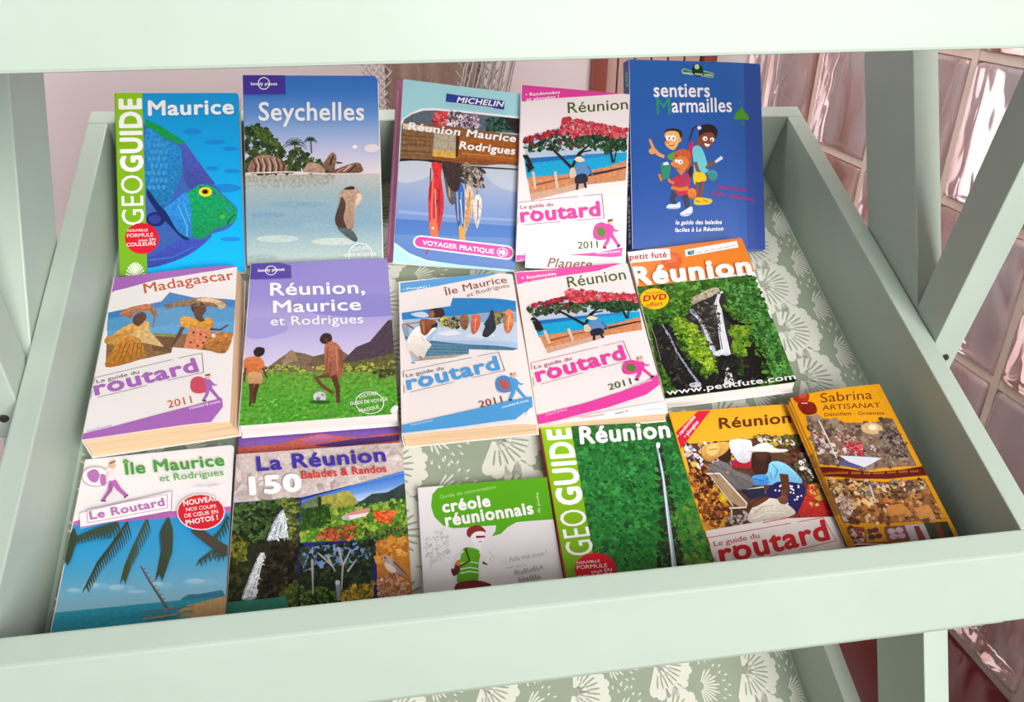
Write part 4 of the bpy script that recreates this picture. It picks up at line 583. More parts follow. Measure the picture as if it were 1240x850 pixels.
["P",[0.1602,0.6818,0.2276,0.638,0.279,0.6088,0.3047,0.5859,0.3314,0.6006,0.4023,0.6165,0.4556,0.6362,0.5626,0.6183,0.6527,0.6156,0.7065,0.6521,0.7777,0.7142,0.7765,0.763,0.1617,0.7216],"#7c6650",0.3],["P",[0.279,0.6088,0.3047,0.5859,0.3314,0.6006,0.3501,0.6539,0.2462,0.6794],"#9c8060",0.25],["P",[0.4556,0.6362,0.5626,0.6216,0.6526,0.6189,0.6517,0.7059,0.4209,0.6908],"#6a5842",0.3],
["P",[0.652,0.6733,0.744,0.5962,0.8366,0.5681,0.9136,0.4957,0.9725,0.4382,1.0875,0.4269,1.0706,0.7333,0.6518,0.6978],"#4e3c4a",0.25],["P",[0.6519,0.6815,0.8151,0.6755,1.0761,0.6333,1.0661,0.8151,0.6334,0.7372],"#5e5a34",0.35],["F",[0.109,0.6864,0.2808,0.6737,0.4562,0.7012,0.6518,0.6978,1.0539,0.699,1.0495,0.7813,0.1108,0.726],120,0.024,["#8c9a3a","#5c7028","#a8b048","#48601e","#b8a848"],1.6],
["V",[-0.0342,0.7005,1.0688,0.7662,1.0513,1.083,-0.0227,1.0273],["#6a9438","#5c9a30","#4f9a2c","#489428","#52a030"],0.35],["F",[-0.0249,0.7168,1.0311,0.7801,1.0188,1.0186,-0.0163,0.9985],260,0.0152,["#4a8a28","#6cae3c","#3c7a22","#5fa234","#7ab848"],3],["F",[0.8492,0.7516,0.9963,0.7367,1.0127,0.7789,0.9022,0.7958],20,0.0255,["#3a3a22","#5a5028"],1.6],
["E",[0.2143,0.7567,0.3177,0.7638,0.2149,0.7724],"#5c9c34",0.3,0],["E",[0.3539,0.8447,0.4575,0.8521,0.3542,0.8603],"#5c9c34",0.3,0],["E",[0.1209,0.9497,0.2213,0.9574,0.1216,0.9647],"#5c9c34",0.3,0],["E",[0.8461,0.8482,0.9543,0.8558,0.8456,0.8641],"#5c9c34",0.3,0],["E",[0.4585,0.9603,0.5618,0.9682,0.4587,0.9756],"#5c9c34",0.3,0],
["B",[0.4996,0.5313,0.5265,0.4993,0.5719,0.507,0.5808,0.5445,0.5446,0.5674,0.5087,0.5569],"#3a2420",0],["B",[0.5357,0.5752,0.5808,0.5529,0.6349,0.5896,0.652,0.6733,0.6332,0.7614,0.5446,0.7602,0.5304,0.6655],"#a8664a",0.2],["B",[0.5446,0.6827,0.634,0.6803,0.6402,0.7699,0.5446,0.7666],"#9c5c46",0],["L",[0.6347,0.6062,0.6443,0.7217],0.0254,0.0181,"#8a4c38"],
["L",[0.5888,0.7583,0.6149,0.8319,0.6178,0.9106],0.0428,0.0214,"#5a3426"],["L",[0.5623,0.7566,0.4743,0.7666,0.5183,0.8172,0.5883,0.8615],0.039,0.0213,"#6a3e2c"],["L",[0.6055,0.9128,0.6318,0.9116],0.0158,0.0158,"#5a3426"],["L",[0.5536,0.5846,0.5411,0.7471],0.009,0.0072,"#8a4c38"],["L",[0.6077,0.5879,0.6156,0.736],0.0091,0.0054,"#c88464"],["L",[0.5356,0.5301,0.5537,0.5646],0.0127,0.0091,"#6a4030"],
["L",[0.5713,0.6877,0.5623,0.7566],0.009,0.0072,"#7a4434"],["E",[0.4993,0.8755,0.5411,0.8785,0.4995,0.905],"#c8ccc8",0.2,0],["E",[0.489,0.8856,0.5029,0.8866,0.489,0.8949],"#707878",0,0],["E",[0.5167,0.8658,0.5271,0.8665,0.5167,0.8736],"#8a9090",0,0],["E",[0.5012,0.9051,0.5707,0.9102,0.5013,0.9159],"#2e5a1c",0,0],
["B",[0.0611,0.579,0.086,0.5594,0.1298,0.5719,0.1261,0.6074,0.0889,0.6211,0.064,0.6035],"#2c1c1a",0],["B",[0.004,0.6317,0.0543,0.6157,0.1151,0.6308,0.1399,0.6884,0.1104,0.7181,0.1233,0.7786,0.0455,0.7731,0.0339,0.7129,0.0076,0.6954],"#c8703c",0.2],["L",[0.1261,0.6875,0.1594,0.7498],0.019,0.0121,"#6a3a28"],["L",[0.0152,0.6802,0.0111,0.7583],0.017,0.0119,"#6a3a28"],
["B",[0.039,0.7133,0.1171,0.7154,0.1234,0.7817,0.0456,0.7762],"#c89468",0.1],["L",[0.059,0.7741,0.0656,0.8394,0.0587,0.8998],0.0305,0.0152,"#5a3426"],["L",[0.0962,0.7767,0.0858,0.8408,0.0847,0.8865],0.0305,0.0152,"#4a2c20"],["E",[0.8186,0.9285,0.9113,0.9354,0.8168,0.9907],"#f6f2f0",0,0.05],["T","CULTUREL",[0.7519,0.8985,0.8808,0.8857,0.7485,0.8812],"#f6f2f0",0.01,0],
["T","GUIDE DE VOYAGE",[0.6946,0.935,0.9369,0.9246,0.6924,0.9178],"#f6f2f0",0.01,0],["T","PRATIQUE",[0.7501,0.9794,0.878,0.9642,0.7462,0.9625],"#f6f2f0",0.01,0],["P",[-0.1093,-0.0945,0.2873,0.0267,0.2932,0.116,-0.0966,0.1083],"#4a329a",0],["T","lonely planet",[0.0535,0.061,0.2419,0.0614,0.0518,0.0411],"#f6f2f0",0.03,0],["E",[0.1444,0.0557,0.1866,0.0574,0.1457,0.09],"#f6f2f0",0,0.14],
["T","Réunion,",[0.1512,0.2304,0.8196,0.2495,0.1464,0.1491],"#f6f2f0",0.025,0],["T","Maurice",[0.1789,0.3477,0.7864,0.3618,0.1737,0.2716],"#f6f2f0",0.025,0],["T","et Rodrigues",[0.1642,0.43,0.7991,0.4497,0.1607,0.3757],"#f6f2f0",0.015,0],["B",[0.9488,0.9821,0.986,0.9535,1.0115,0.9868,0.9831,1.0158],"#f0ecea",0],]},
'ile': {'base':'#efe4e1','art':[
["P",[0.0052,0.0107,0.2809,0.0055,0.5407,-0.0012,0.7843,-0.0095,0.8852,-0.0022,0.7597,0.0236,0.5363,0.0416,0.2764,0.0649,0.0068,0.0867],"#4f9cd6",0],["T","• Plongées !",[0.0298,0.07,0.2648,0.0623,0.0284,0.0549],"#f6f2f0",0.02,0],["T","Île Maurice",[0.3884,0.1382,0.9409,0.0699,0.3794,0.09],"#8a3a24",0.015,0],["T","et Rodrigues",[0.5797,0.1653,0.9562,0.103,0.5734,0.1374],"#8a4a34",0.005,0],
["P",[0.0126,0.235,0.4281,0.2184,0.4531,0.1607,0.9908,0.2051,0.9468,0.5438,0.902,0.5533,0.7684,0.5485,0.5503,0.5267,0.5469,0.5571,0.0908,0.5721,0.043,0.4273],"#a8c4e0",0],["P",[0.0126,0.235,0.4281,0.2184,0.4531,0.1607,0.9908,0.2051,0.9809,0.286,0.452,0.2937,0.017,0.2836],"#1f80c4",0.06],["P",[0.3745,0.2957,0.9816,0.2943,0.9733,0.3591,0.3316,0.3484],"#7aaedc",0],
["P",[0.3316,0.3484,0.9733,0.3591,0.9536,0.5013,0.2481,0.4439],"#c2d0e4",0.05],["B",[0.0901,0.2492,0.1959,0.2412,0.2414,0.2772,0.1647,0.2792],"#c8d8ec",0],["B",[0.3081,0.4019,0.4237,0.3876,0.4973,0.4172,0.3822,0.4236],"#e4e8f0",0],["B",[0.5336,0.4358,0.6897,0.4168,0.7812,0.4559,0.6267,0.4591],"#d6deec",0],
["P",[0.2386,0.4455,0.5461,0.4954,0.9475,0.5399,0.902,0.5533,0.7684,0.5485,0.5503,0.5267,0.5469,0.5571,0.1848,0.546],"#4a7890",0.25],["L",[0.2181,0.4686,0.3769,0.4831,0.5456,0.5],0.0057,0.0038,"#7ca4b4"],["L",[0.2168,0.4877,0.3751,0.5023,0.5435,0.5192],0.0056,0.0037,"#7ca4b4"],["L",[0.2152,0.5106,0.3731,0.5251,0.541,0.542],0.0055,0.0037,"#7ca4b4"],
["L",[0.2138,0.5295,0.3714,0.5441,0.5389,0.561],0.0056,0.0037,"#7ca4b4"],["P",[0.1845,0.5498,0.5471,0.5548,0.4252,0.5698,0.0908,0.5721],"#a8a08c",0.1],["L",[0.2478,0.4486,0.5457,0.4993,0.9421,0.5434],0.0084,0.0056,"#2c5a98"],["P",[0.0105,0.3229,0.0665,0.3352,0.0725,0.3986,0.0383,0.4269],"#8aa0b8",0],["L",[0.0441,0.4041,0.0704,0.4372],0.0131,0.0131,"#3a4460"],
["L",[0.0154,0.3169,0.1627,0.3111,0.3547,0.3022,0.5872,0.3003,0.8031,0.2968,0.979,0.2792],0.0142,0.0085,"#c8904c"],["L",[0.0152,0.3217,0.1623,0.3167,0.3541,0.3086],0.0038,0.0038,"#7a4c24"],["F",[0.3362,0.2927,0.4032,0.298,0.3967,0.3695,0.3309,0.3563],26,0.025,["#c8b43c","#6a5c1c","#e0cc5c","#3c3418"],2],
["F",[0.4077,0.3024,0.4844,0.3084,0.4772,0.3799,0.4014,0.3699],34,0.0248,["#8a7a34","#4a3c1c","#b09a4c","#2c2414"],2],["B",[0.5101,0.2942,0.5495,0.2892,0.5743,0.3114,0.5652,0.367,0.5329,0.3979,0.5022,0.37,0.4967,0.3295],"#8c6238",0.4],["B",[0.607,0.2978,0.6461,0.2968,0.6727,0.3192,0.661,0.3747,0.6266,0.4197,0.5919,0.4287,0.5834,0.3765,0.5984,0.3295],"#d2603e",0.3],
["L",[0.6341,0.3161,0.6132,0.4107],0.0135,0.0067,"#e89a7c"],["B",[0.7658,0.2816,0.7809,0.2787,0.7934,0.2961,0.7934,0.353,0.7877,0.4088,0.7233,0.4551,0.6893,0.4579,0.6724,0.4392,0.7033,0.386,0.6957,0.3694,0.7405,0.3245],"#2c2e3c",0.15],["F",[0.7988,0.2924,0.8732,0.29,0.8668,0.3669,0.7931,0.3691],34,0.0233,["#8a7a34","#5a481c","#b09a4c","#3c3014"],2],
["B",[0.8933,0.2874,0.9209,0.2689,0.9479,0.2876,0.9524,0.3412,0.9311,0.3962,0.8901,0.4409,0.8599,0.4145,0.8632,0.3585],"#d8824e",0.3],["L",[0.9203,0.306,0.8888,0.4169],0.0157,0.0069,"#eab488"],["L",[0.8849,0.3114,0.867,0.3991],0.0078,0.0039,"#a8442c"],["B",[0.2539,0.2376,0.303,0.2268,0.3606,0.2337,0.377,0.2676,0.3557,0.2902,0.2882,0.293,0.2509,0.2779],"#3a2420",0.2],
["B",[0.2451,0.2532,0.2731,0.2391,0.2907,0.2608,0.2786,0.2922,0.2456,0.2856],"#a0603a",0],["B",[0.1679,0.3035,0.2019,0.2942,0.2866,0.3129,0.3031,0.3462,0.2134,0.4021,0.1801,0.4073,0.1643,0.3589],"#8c4c2c",0.25],["L",[0.1911,0.3134,0.1952,0.3928],0.021,0.0114,"#b87448"],["L",[0.053,0.3223,0.1126,0.3547],0.0189,0.0132,"#a05a34"],
["B",[0.2551,0.3503,0.3091,0.3307,0.3018,0.362,0.2728,0.3676],"#20242c",0],["B",[0.0519,0.4357,0.1023,0.3697,0.1606,0.3428,0.1717,0.3909,0.2129,0.4099,0.2634,0.3668,0.2965,0.3695,0.2113,0.4332,0.2505,0.4751,0.2152,0.5106,0.1746,0.5603,0.1023,0.5316,0.0626,0.498],"#eee6de",0.06],["L",[0.1697,0.422,0.2008,0.4479],0.0094,0.0038,"#b8c0d0"],
["L",[0.076,0.5067,0.129,0.549,0.1649,0.567],0.0148,0.0092,"#d8a888"],["L",[0.1479,0.543,0.1695,0.5674],0.0185,0.0129,"#b07050"],["L",[0.0812,0.5788,0.113,0.5852],0.0092,0.0092,"#4a3030"],["L",[0.0181,0.6694,0.0168,0.6308],0.0046,0.0046,"#6a6a78"],["L",[0.0168,0.6308,0.5676,0.584],0.0046,0.0046,"#6a6a78"],["L",[0.6145,0.58,0.7879,0.5653],0.0047,0.0047,"#6a6a78"],
["L",[0.7879,0.5653,0.8182,0.6848],0.0048,0.0048,"#6a6a78"],["L",[0.8182,0.6848,0.5578,0.7117],0.0047,0.0047,"#6a6a78"],["L",[0.4135,0.7266,0.0678,0.7623],0.0046,0.0046,"#6a6a78"],["L",[0.0213,0.7644,0.0196,0.7158],0.0045,0.0045,"#6a6a78"],["T","Le guide du",[0.0409,0.6701,0.3398,0.643,0.0364,0.6496],"#6a6a78",0.01,0],["T","routard",[0.0555,0.7475,0.7779,0.6744,0.0363,0.6664],"#4f9cd6",0.042,0],
["L",[0.0441,0.754,0.0981,0.7458],0.0038,0.0038,"#f6f2f0"],["E",[0.1641,0.6804,0.1778,0.6816,0.1634,0.6914],"#4f9cd6",0,0],["T","2011",[0.5931,0.8956,0.7711,0.8758,0.5852,0.8577],"#8a3a24",0.005,0],["B",[0.7319,0.7737,0.7495,0.7296,0.8072,0.7152,0.8584,0.737,0.8707,0.7782,0.847,0.8115,0.7879,0.8195,0.745,0.8069],"#4f86c0",0],
["B",[0.7622,0.75,0.8101,0.7434,0.8346,0.7689,0.8231,0.8011,0.7753,0.7915],"#b8584c",0],["B",[0.8462,0.7299,0.8753,0.7278,0.9092,0.7486,0.8994,0.7905,0.8611,0.7893,0.8513,0.7613],"#4f9cd6",0],["L",[0.8707,0.7863,0.859,0.8263,0.8287,0.8608],0.0314,0.0217,"#4f9cd6"],["L",[0.8851,0.7868,0.9184,0.82,0.9535,0.8559],0.0314,0.0217,"#4f9cd6"],["L",[0.8194,0.8622,0.8476,0.8661],0.0167,0.0167,"#3a2430"],
["L",[0.9416,0.862,0.9655,0.8499],0.0168,0.0168,"#3a2430"],["L",[0.8947,0.7514,0.9308,0.7721,0.9478,0.7662],0.0194,0.0121,"#4f9cd6"],["E",[0.8802,0.7181,0.8996,0.7197,0.8775,0.7353],"#e6b89a",0,0],["L",[0.8582,0.709,0.8997,0.704],0.0171,0.0171,"#6a3a30"],["P",[-0.006,0.9504,0.2527,0.9264,0.6315,0.8916,0.9446,0.852,1.0008,0.8418,0.9944,0.9014,0.8477,0.9768,0.4324,0.9899,0.001,0.9933],"#4f9cd6",0],
["T","hachette",[0.0666,0.9583,0.2328,0.9448,0.0634,0.9442],"#b8d8ee",0,0],["T","routard.com",[0.7623,0.9105,0.9703,0.8723,0.7583,0.8977],"#f6f2f0",0.01,0],["B",[0.9395,0.941,0.9729,0.9143,0.9869,0.9452,0.9453,0.9636],"#f6f2f0",0],]},
'pf': {'base':'#f2ecec','art':[
["V",[-0.0541,-0.0838,1.1301,-0.0595,1.028,0.2611,-0.1076,0.2795],["#e87a20","#ec8224","#f08a2c"],0],["E",[0.3513,0.1065,0.4402,0.1148,0.3309,0.1697],"#e0622c",0.1,0],["E",[0.3463,0.0922,0.4019,0.0973,0.3367,0.1224],"#e6743c",0,0],["P",[0.0032,-0.0172,0.3616,0.0144,0.3453,0.0956,-0.0084,0.085],"#f6f2f0",0],["T","petit futé",[0.0016,0.0604,0.3174,0.0756,0.01,0.02],"#b81c2c",0.03,0],
["P",[0.4856,0.0379,0.9485,0.02,0.9434,0.0712,0.4774,0.0902],"#f6f2f0",0],["P",[0.5036,0.0537,0.5636,0.0501,0.555,0.0797,0.4997,0.0817],"#2c6ca8",0],["P",[0.5189,0.0658,0.5472,0.0576,0.555,0.0797],"#8ac83c",0],
["L",[0.5694,0.0761,0.5748,0.0656,0.577,0.0751,0.5813,0.0754,0.5863,0.0677,0.589,0.0745,0.5933,0.0748,0.5988,0.0641,0.601,0.0738,0.6052,0.0741,0.6105,0.065,0.613,0.0732,0.6172,0.0735,0.6225,0.0644,0.625,0.0725],0.0043,0.0043,"#a8a8b0"],
["L",[0.6413,0.0722,0.6464,0.0642,0.6491,0.0712,0.6533,0.0716,0.6586,0.0632,0.6611,0.0706,0.6654,0.0709,0.6709,0.0616,0.6732,0.07,0.6775,0.0703,0.683,0.061,0.6853,0.0693],0.0043,0.0043,"#a8a8b0"],["L",[0.7018,0.069,0.7074,0.0593,0.7096,0.068,0.714,0.0683,0.7196,0.0585,0.7218,0.0674,0.7261,0.0677,0.7314,0.0598,0.734,0.0667,0.7383,0.067,0.7438,0.0582,0.7462,0.066],0.0043,0.0043,"#a8a8b0"],
["L",[0.7628,0.0657,0.7684,0.0567,0.7707,0.0647,0.7751,0.0651,0.7806,0.0562,0.783,0.0641,0.7874,0.0644,0.7933,0.0542,0.7953,0.0634,0.7997,0.0637,0.8052,0.0554,0.8077,0.0628],0.0044,0.0044,"#a8a8b0"],["L",[0.8244,0.0624,0.8304,0.0517,0.8324,0.0614,0.8368,0.0617,0.8427,0.0515,0.8448,0.0608,0.8492,0.0611,0.8548,0.0526,0.8572,0.0601,0.8616,0.0604,0.8672,0.0522,0.8696,0.0594],0.0044,0.0044,"#a8a8b0"],
["L",[0.8865,0.0591,0.8925,0.049,0.8945,0.0581,0.899,0.0584,0.9047,0.0498,0.907,0.0574,0.9115,0.0577,0.9173,0.0489,0.9196,0.0568],0.0044,0.0044,"#a8a8b0"],["P",[-0.0333,0.2633,0.9684,0.2813,1.0176,1.0022,-0.0355,1.038,-0.0668,0.6129],"#3c6a20",0.35],
["F",[-0.0096,0.2738,0.9781,0.2822,1.007,0.987,0.8341,1.0048,0.5951,0.9858,-0.0096,1.0048],520,0.0382,["#2f5a1a","#4a7e28","#5f9434","#22441a","#3c6c22","#6ca03c"],1.6],["F",[0.7264,0.3164,0.9671,0.3069,1.0137,0.9741,0.7907,0.9446,0.8104,0.6593,0.6999,0.4765],321,0.0376,["#2c5c22","#3c7430","#1e4418","#4c8a3c","#63a04c"],1.6],
["B",[0.4124,0.3977,0.4768,0.3726,0.6214,0.3389,0.6624,0.3563,0.6336,0.4053,0.5202,0.4568,0.414,0.4451],"#b0a48c",0.5],["B",[0.3336,0.4673,0.437,0.432,0.5792,0.3995,0.6825,0.378,0.6814,0.5216,0.6807,0.6138,0.5658,0.8043,0.4609,0.8465,0.4183,0.7292,0.3673,0.5773,0.3186,0.5115],"#2e2a28",0.35],
["B",[0.0469,0.5399,0.1478,0.4921,0.205,0.5878,0.2333,0.7621,0.3361,0.8575,0.3355,0.9506,0.2538,0.9912,0.1016,0.9574,0.0472,0.8197,0.0147,0.6791],"#211e22",0.3],["F",[0.171,0.5023,0.2989,0.5168,0.4256,0.6138,0.4481,0.7894,0.4734,0.9026,0.4119,0.9279,0.322,0.8959,0.2661,0.7663,0.2081,0.6318],241,0.0291,["#7ca01c","#98b82c","#5e861c","#b0c43c","#48701a"],1.6],
["B",[0.7149,0.7075,0.7977,0.6878,0.8303,0.7802,0.8322,0.8946,0.8016,0.9597,0.6391,0.9651,0.6505,0.8572],"#1a1618",0.2],["B",[0.4816,0.7936,0.6222,0.7973,0.6001,0.8921,0.5453,0.9391,0.452,0.9132],"#18181c",0.2],["B",[0.6336,0.5007,0.7409,0.5594,0.8181,0.5992,0.7517,0.6221,0.6572,0.5807],"#1c1a18",0.3],
["F",[0.6454,0.6097,0.8117,0.6138,0.7851,0.716,0.6677,0.8172,0.6165,0.7681],71,0.0284,["#8aa82c","#6c921e","#4c7a1c"],1.6],["B",[0.3058,0.8938,0.6225,0.9223,0.7334,0.9912,0.5898,0.9983,0.3487,1.0043],"#1c181c",0.2],["L",[0.6501,0.3876,0.6012,0.4498,0.5893,0.5422,0.5755,0.6464,0.5554,0.7861],0.0258,0.0479,"#d4d6e0"],
["L",[0.6276,0.4208,0.5984,0.4811,0.5499,0.6285,0.5193,0.7787],0.0055,0.0073,"#f2f2f8"],["L",[0.6611,0.3839,0.6838,0.3749],0.0184,0.0184,"#f6f2f0"],["L",[0.627,0.4367,0.6055,0.4819,0.562,0.63,0.5345,0.7806],0.0055,0.0073,"#f2f2f8"],["L",[0.6611,0.3839,0.6838,0.3749],0.0184,0.0184,"#f6f2f0"],["L",[0.6264,0.4526,0.6127,0.4827,0.5742,0.6314,0.5497,0.7825],0.0055,0.0073,"#f2f2f8"],
["L",[0.6611,0.3839,0.6838,0.3749],0.0184,0.0184,"#f6f2f0"],["L",[0.6258,0.4683,0.6199,0.4835,0.5864,0.6328,0.565,0.7844],0.0054,0.0072,"#f2f2f8"],["L",[0.6611,0.3839,0.6838,0.3749],0.0184,0.0184,"#f6f2f0"],["L",[0.6253,0.484,0.627,0.4842,0.5986,0.6343,0.5802,0.7863],0.0054,0.0072,"#f2f2f8"],["L",[0.6611,0.3839,0.6838,0.3749],0.0184,0.0184,"#f6f2f0"],
["L",[0.3562,0.4543,0.4293,0.5544,0.4441,0.6602,0.4627,0.7744],0.0158,0.0245,"#8c95ac"],["L",[0.3676,0.4633,0.4301,0.5621,0.4475,0.6606,0.4553,0.7706],0.0035,0.0053,"#ccd4e4"],["L",[0.4093,0.5096,0.4427,0.6159,0.4468,0.7469],0.0088,0.0123,"#dfe4f0"],["L",[0.378,0.4645,0.4371,0.5629,0.4527,0.6612,0.4637,0.7717],0.0035,0.0053,"#ccd4e4"],
["L",[0.4093,0.5096,0.4427,0.6159,0.4468,0.7469],0.0088,0.0123,"#dfe4f0"],["L",[0.3885,0.4657,0.444,0.5637,0.4578,0.6618,0.4721,0.7727],0.0035,0.0053,"#ccd4e4"],["L",[0.4093,0.5096,0.4427,0.6159,0.4468,0.7469],0.0088,0.0123,"#dfe4f0"],["L",[0.399,0.4668,0.4509,0.5645,0.4629,0.6625,0.4805,0.7738],0.0035,0.0053,"#ccd4e4"],["L",[0.4093,0.5096,0.4427,0.6159,0.4468,0.7469],0.0088,0.0123,"#dfe4f0"],
["B",[0.4559,0.7693,0.534,0.7507,0.5825,0.7852,0.5342,0.7947,0.4669,0.7862],"#d6dae4",0.1],["B",[0.5085,0.8801,0.5377,0.8729,0.5348,0.9644,0.4645,0.9681],"#e4e2ea",0],["L",[0.1116,0.5253,0.1582,0.6258,0.1769,0.7272,0.2344,0.8576,0.2795,0.943],0.0135,0.0203,"#9aa0b4"],["L",[0.1258,0.5638,0.1693,0.6983],0.005,0.005,"#d0d4e0"],["B",[0.2081,0.9333,0.2841,0.9305,0.283,0.9565,0.217,0.9552],"#c8c8d4",0],
["F",[0.0552,0.5114,0.167,0.4868,0.2516,0.7085,0.3381,0.8981,0.211,0.9724,0.0824,0.9162,0.0391,0.7375],161,0.0219,["#1c1a1c","#38342c","#2a2628","#4a4636","#121012"],3],["F",[0.351,0.4692,0.5733,0.4149,0.6037,0.4817,0.5755,0.6464,0.4753,0.7647,0.4285,0.7018,0.3895,0.5649],91,0.0211,["#3a3632","#5a564e","#2a2624","#78726a"],3],
["L",[0.1116,0.5253,0.1582,0.6258,0.1769,0.7272,0.2344,0.8576,0.2795,0.943],0.0051,0.0101,"#9aa0b4"],["F",[0.4649,0.7915,0.6422,0.7927,0.7737,0.9423,0.6611,0.9948,0.3628,0.9673],111,0.0219,["#141214","#242024","#38342c","#1c1a18","#2c3a1c"],1.6],["E",[0.7845,0.5984,0.808,0.6095,0.7748,0.6088],"#c8c8c0",0,0],["L",[0.0215,0.4477,0.0388,0.6257,0.0357,0.9099],0.0051,0.0051,"#8a9a70"],
["F",[0.0219,0.5076,0.1184,0.4737,0.2282,0.5163,0.1973,0.5575,0.0801,0.5438],45,0.0251,["#2f5a1a","#4a7e28","#22441a","#5f8a2c","#1c2c12"],1.6],["F",[0.2386,0.5918,0.2825,0.7684,0.3916,0.8918,0.3448,0.9255,0.255,0.8469,0.1914,0.6298],45,0.0255,["#2f5a1a","#4a7e28","#22441a","#5f8a2c","#1c2c12"],1.6],
["F",[0.721,0.6935,0.8558,0.7246,0.8417,0.9513,0.7787,0.9703,0.788,0.8325],45,0.0264,["#2f5a1a","#4a7e28","#22441a","#5f8a2c","#1c2c12"],1.6],["F",[0.6456,0.4705,0.8427,0.5865,0.8232,0.6304,0.6928,0.5848],45,0.0273,["#2f5a1a","#4a7e28","#22441a","#5f8a2c","#1c2c12"],1.6],
["F",[0.0062,0.6218,0.0394,0.8452,0.0937,0.9817,0.0283,0.9851,-0.024,0.7836],45,0.0246,["#2f5a1a","#4a7e28","#22441a","#5f8a2c","#1c2c12"],1.6],["F",[0.3541,0.4072,0.4124,0.3977,0.3409,0.4988,0.2928,0.5086],45,0.0266,["#2f5a1a","#4a7e28","#22441a","#5f8a2c","#1c2c12"],1.6],["P",[-0.0157,0.9727,0.3604,0.9735,0.7276,1.0038,1.031,0.9764,1.0387,1.0324,-0.0205,1.0402],"#16120f",0.1],
["T","www.petitfute.com",[0.0153,0.9858,1.0001,0.9861,0.0179,0.954],"#f6f2f0",0.012,0],["T","Réunion",[-0.0227,0.2564,0.9619,0.2823,-0.002,0.1348],"#f6f2f0",0.06,0],["E",[0.1144,0.3688,0.2321,0.3815,0.0928,0.442],"#f6c414",0,0],["T","nouveau",[0.0509,0.3307,0.1956,0.3365,0.0545,0.3122],"#d86420",0.02,0],["T","DVD",[0.0203,0.3773,0.2068,0.3819,0.0264,0.3409],"#c02c20",0.05,0.2],
["T","offert",[0.0328,0.4201,0.17,0.4199,0.0364,0.3932],"#c8402c",0.02,0],]},
'im': {'base':'#f2ecec','art':[
["P",[-0.4507,-0.1542,1.1534,-0.0236,1.1722,0.4398,-0.2781,0.3566],"#f2ecec",0],["P",[-0.0302,0.3088,0.0603,0.2911,0.6268,0.3048,1.0057,0.3136,1.0041,0.4254,-0.0101,0.3797],"#c068b4",0],["V",[-0.0844,0.3181,1.0479,0.3435,1.0354,0.7176,-0.0446,0.6883],["#2894cc","#2a9ad2","#389fd2","#52a8d2","#78bad8","#96c8da"],0],
["V",[-0.0458,0.6846,1.0347,0.7076,1.0101,0.8588,-0.1064,0.815],["#2c9cb4","#1f98b6","#2fa6bc","#4ab6c4"],0.1],["E",[0.2139,0.599,0.297,0.6064,0.2175,0.6133],"#86c2de",0,0],["E",[0.1877,0.5917,0.2292,0.5954,0.1904,0.6025],"#a4d0e4",0,0],["E",[0.3636,0.621,0.4561,0.6291,0.3667,0.6352],"#86c2de",0,0],["E",[0.3348,0.6135,0.381,0.6175,0.3372,0.6241],"#a4d0e4",0,0],
["E",[0.6021,0.6295,0.6766,0.636,0.6045,0.6437],"#86c2de",0,0],["E",[0.5789,0.6224,0.6162,0.6257,0.5808,0.6331],"#a4d0e4",0,0],["E",[0.1092,0.611,0.1826,0.6175,0.112,0.6211],"#86c2de",0,0],["E",[0.0858,0.604,0.1225,0.6072,0.0879,0.6116],"#a4d0e4",0,0],["E",[0.8431,0.638,0.9556,0.6479,0.8447,0.6523],"#86c2de",0,0],["E",[0.8087,0.6299,0.865,0.6349,0.81,0.6407],"#a4d0e4",0,0],
["E",[0.4967,0.6514,0.6074,0.6612,0.4984,0.6605],"#86c2de",0,0],["E",[0.4625,0.6434,0.5179,0.6483,0.4639,0.6502],"#a4d0e4",0,0],["P",[0.7311,0.6968,0.7748,0.6822,0.8486,0.6862,0.9771,0.6813,0.9978,0.7081,0.7412,0.7038],"#3a7a98",0.15],["P",[0.6771,0.7586,0.7804,0.7256,0.9978,0.7081,1.0043,0.7877,0.8963,0.79],"#c8a06c",0.12],["P",[0.7883,0.7863,1.0035,0.7781,1.046,0.8621,0.6882,0.8299],"#c86aae",0],
["L",[0.5115,0.7295,0.673,0.7318,0.8175,0.7326],0.0055,0.0055,"#8a5a4c"],["L",[0.4659,0.5382,0.5348,0.6109,0.6542,0.7265],0.0094,0.0151,"#5a5a60"],["L",[0.4778,0.5522,0.4978,0.55],0.0075,0.0075,"#8a6a60"],["L",[0.4982,0.572,0.5181,0.5699],0.0075,0.0075,"#8a6a60"],["L",[0.5184,0.5917,0.5383,0.5896],0.0075,0.0075,"#8a6a60"],["L",[0.5385,0.6112,0.5583,0.6092],0.0075,0.0075,"#8a6a60"],
["L",[0.5584,0.6306,0.5782,0.6286],0.0075,0.0075,"#8a6a60"],["L",[0.5782,0.6499,0.5979,0.6479],0.0074,0.0074,"#8a6a60"],["L",[0.5978,0.669,0.6175,0.667],0.0074,0.0074,"#8a6a60"],["L",[0.6173,0.688,0.6369,0.686],0.0074,0.0074,"#8a6a60"],["L",[0.6366,0.7068,0.6562,0.7049],0.0073,0.0073,"#8a6a60"],
["B",[0.5022,0.7548,0.5681,0.7465,0.6934,0.7481,0.8105,0.7489,0.7847,0.7586,0.6429,0.7674],"#4a8a80",0.3],["L",[0.5171,0.7585,0.7844,0.7562],0.0072,0.0072,"#c09a88"],["L",[0.638,0.7371,0.6894,0.7212],0.0091,0.0091,"#b06a5c"],["L",[0.3395,0.3333,0.2721,0.4176,0.2057,0.492,0.1576,0.5903],0.0098,0.0059,"#44492c"],["L",[0.3395,0.3333,0.3118,0.3773,0.3026,0.4069],0.0138,0.002,"#37422e"],
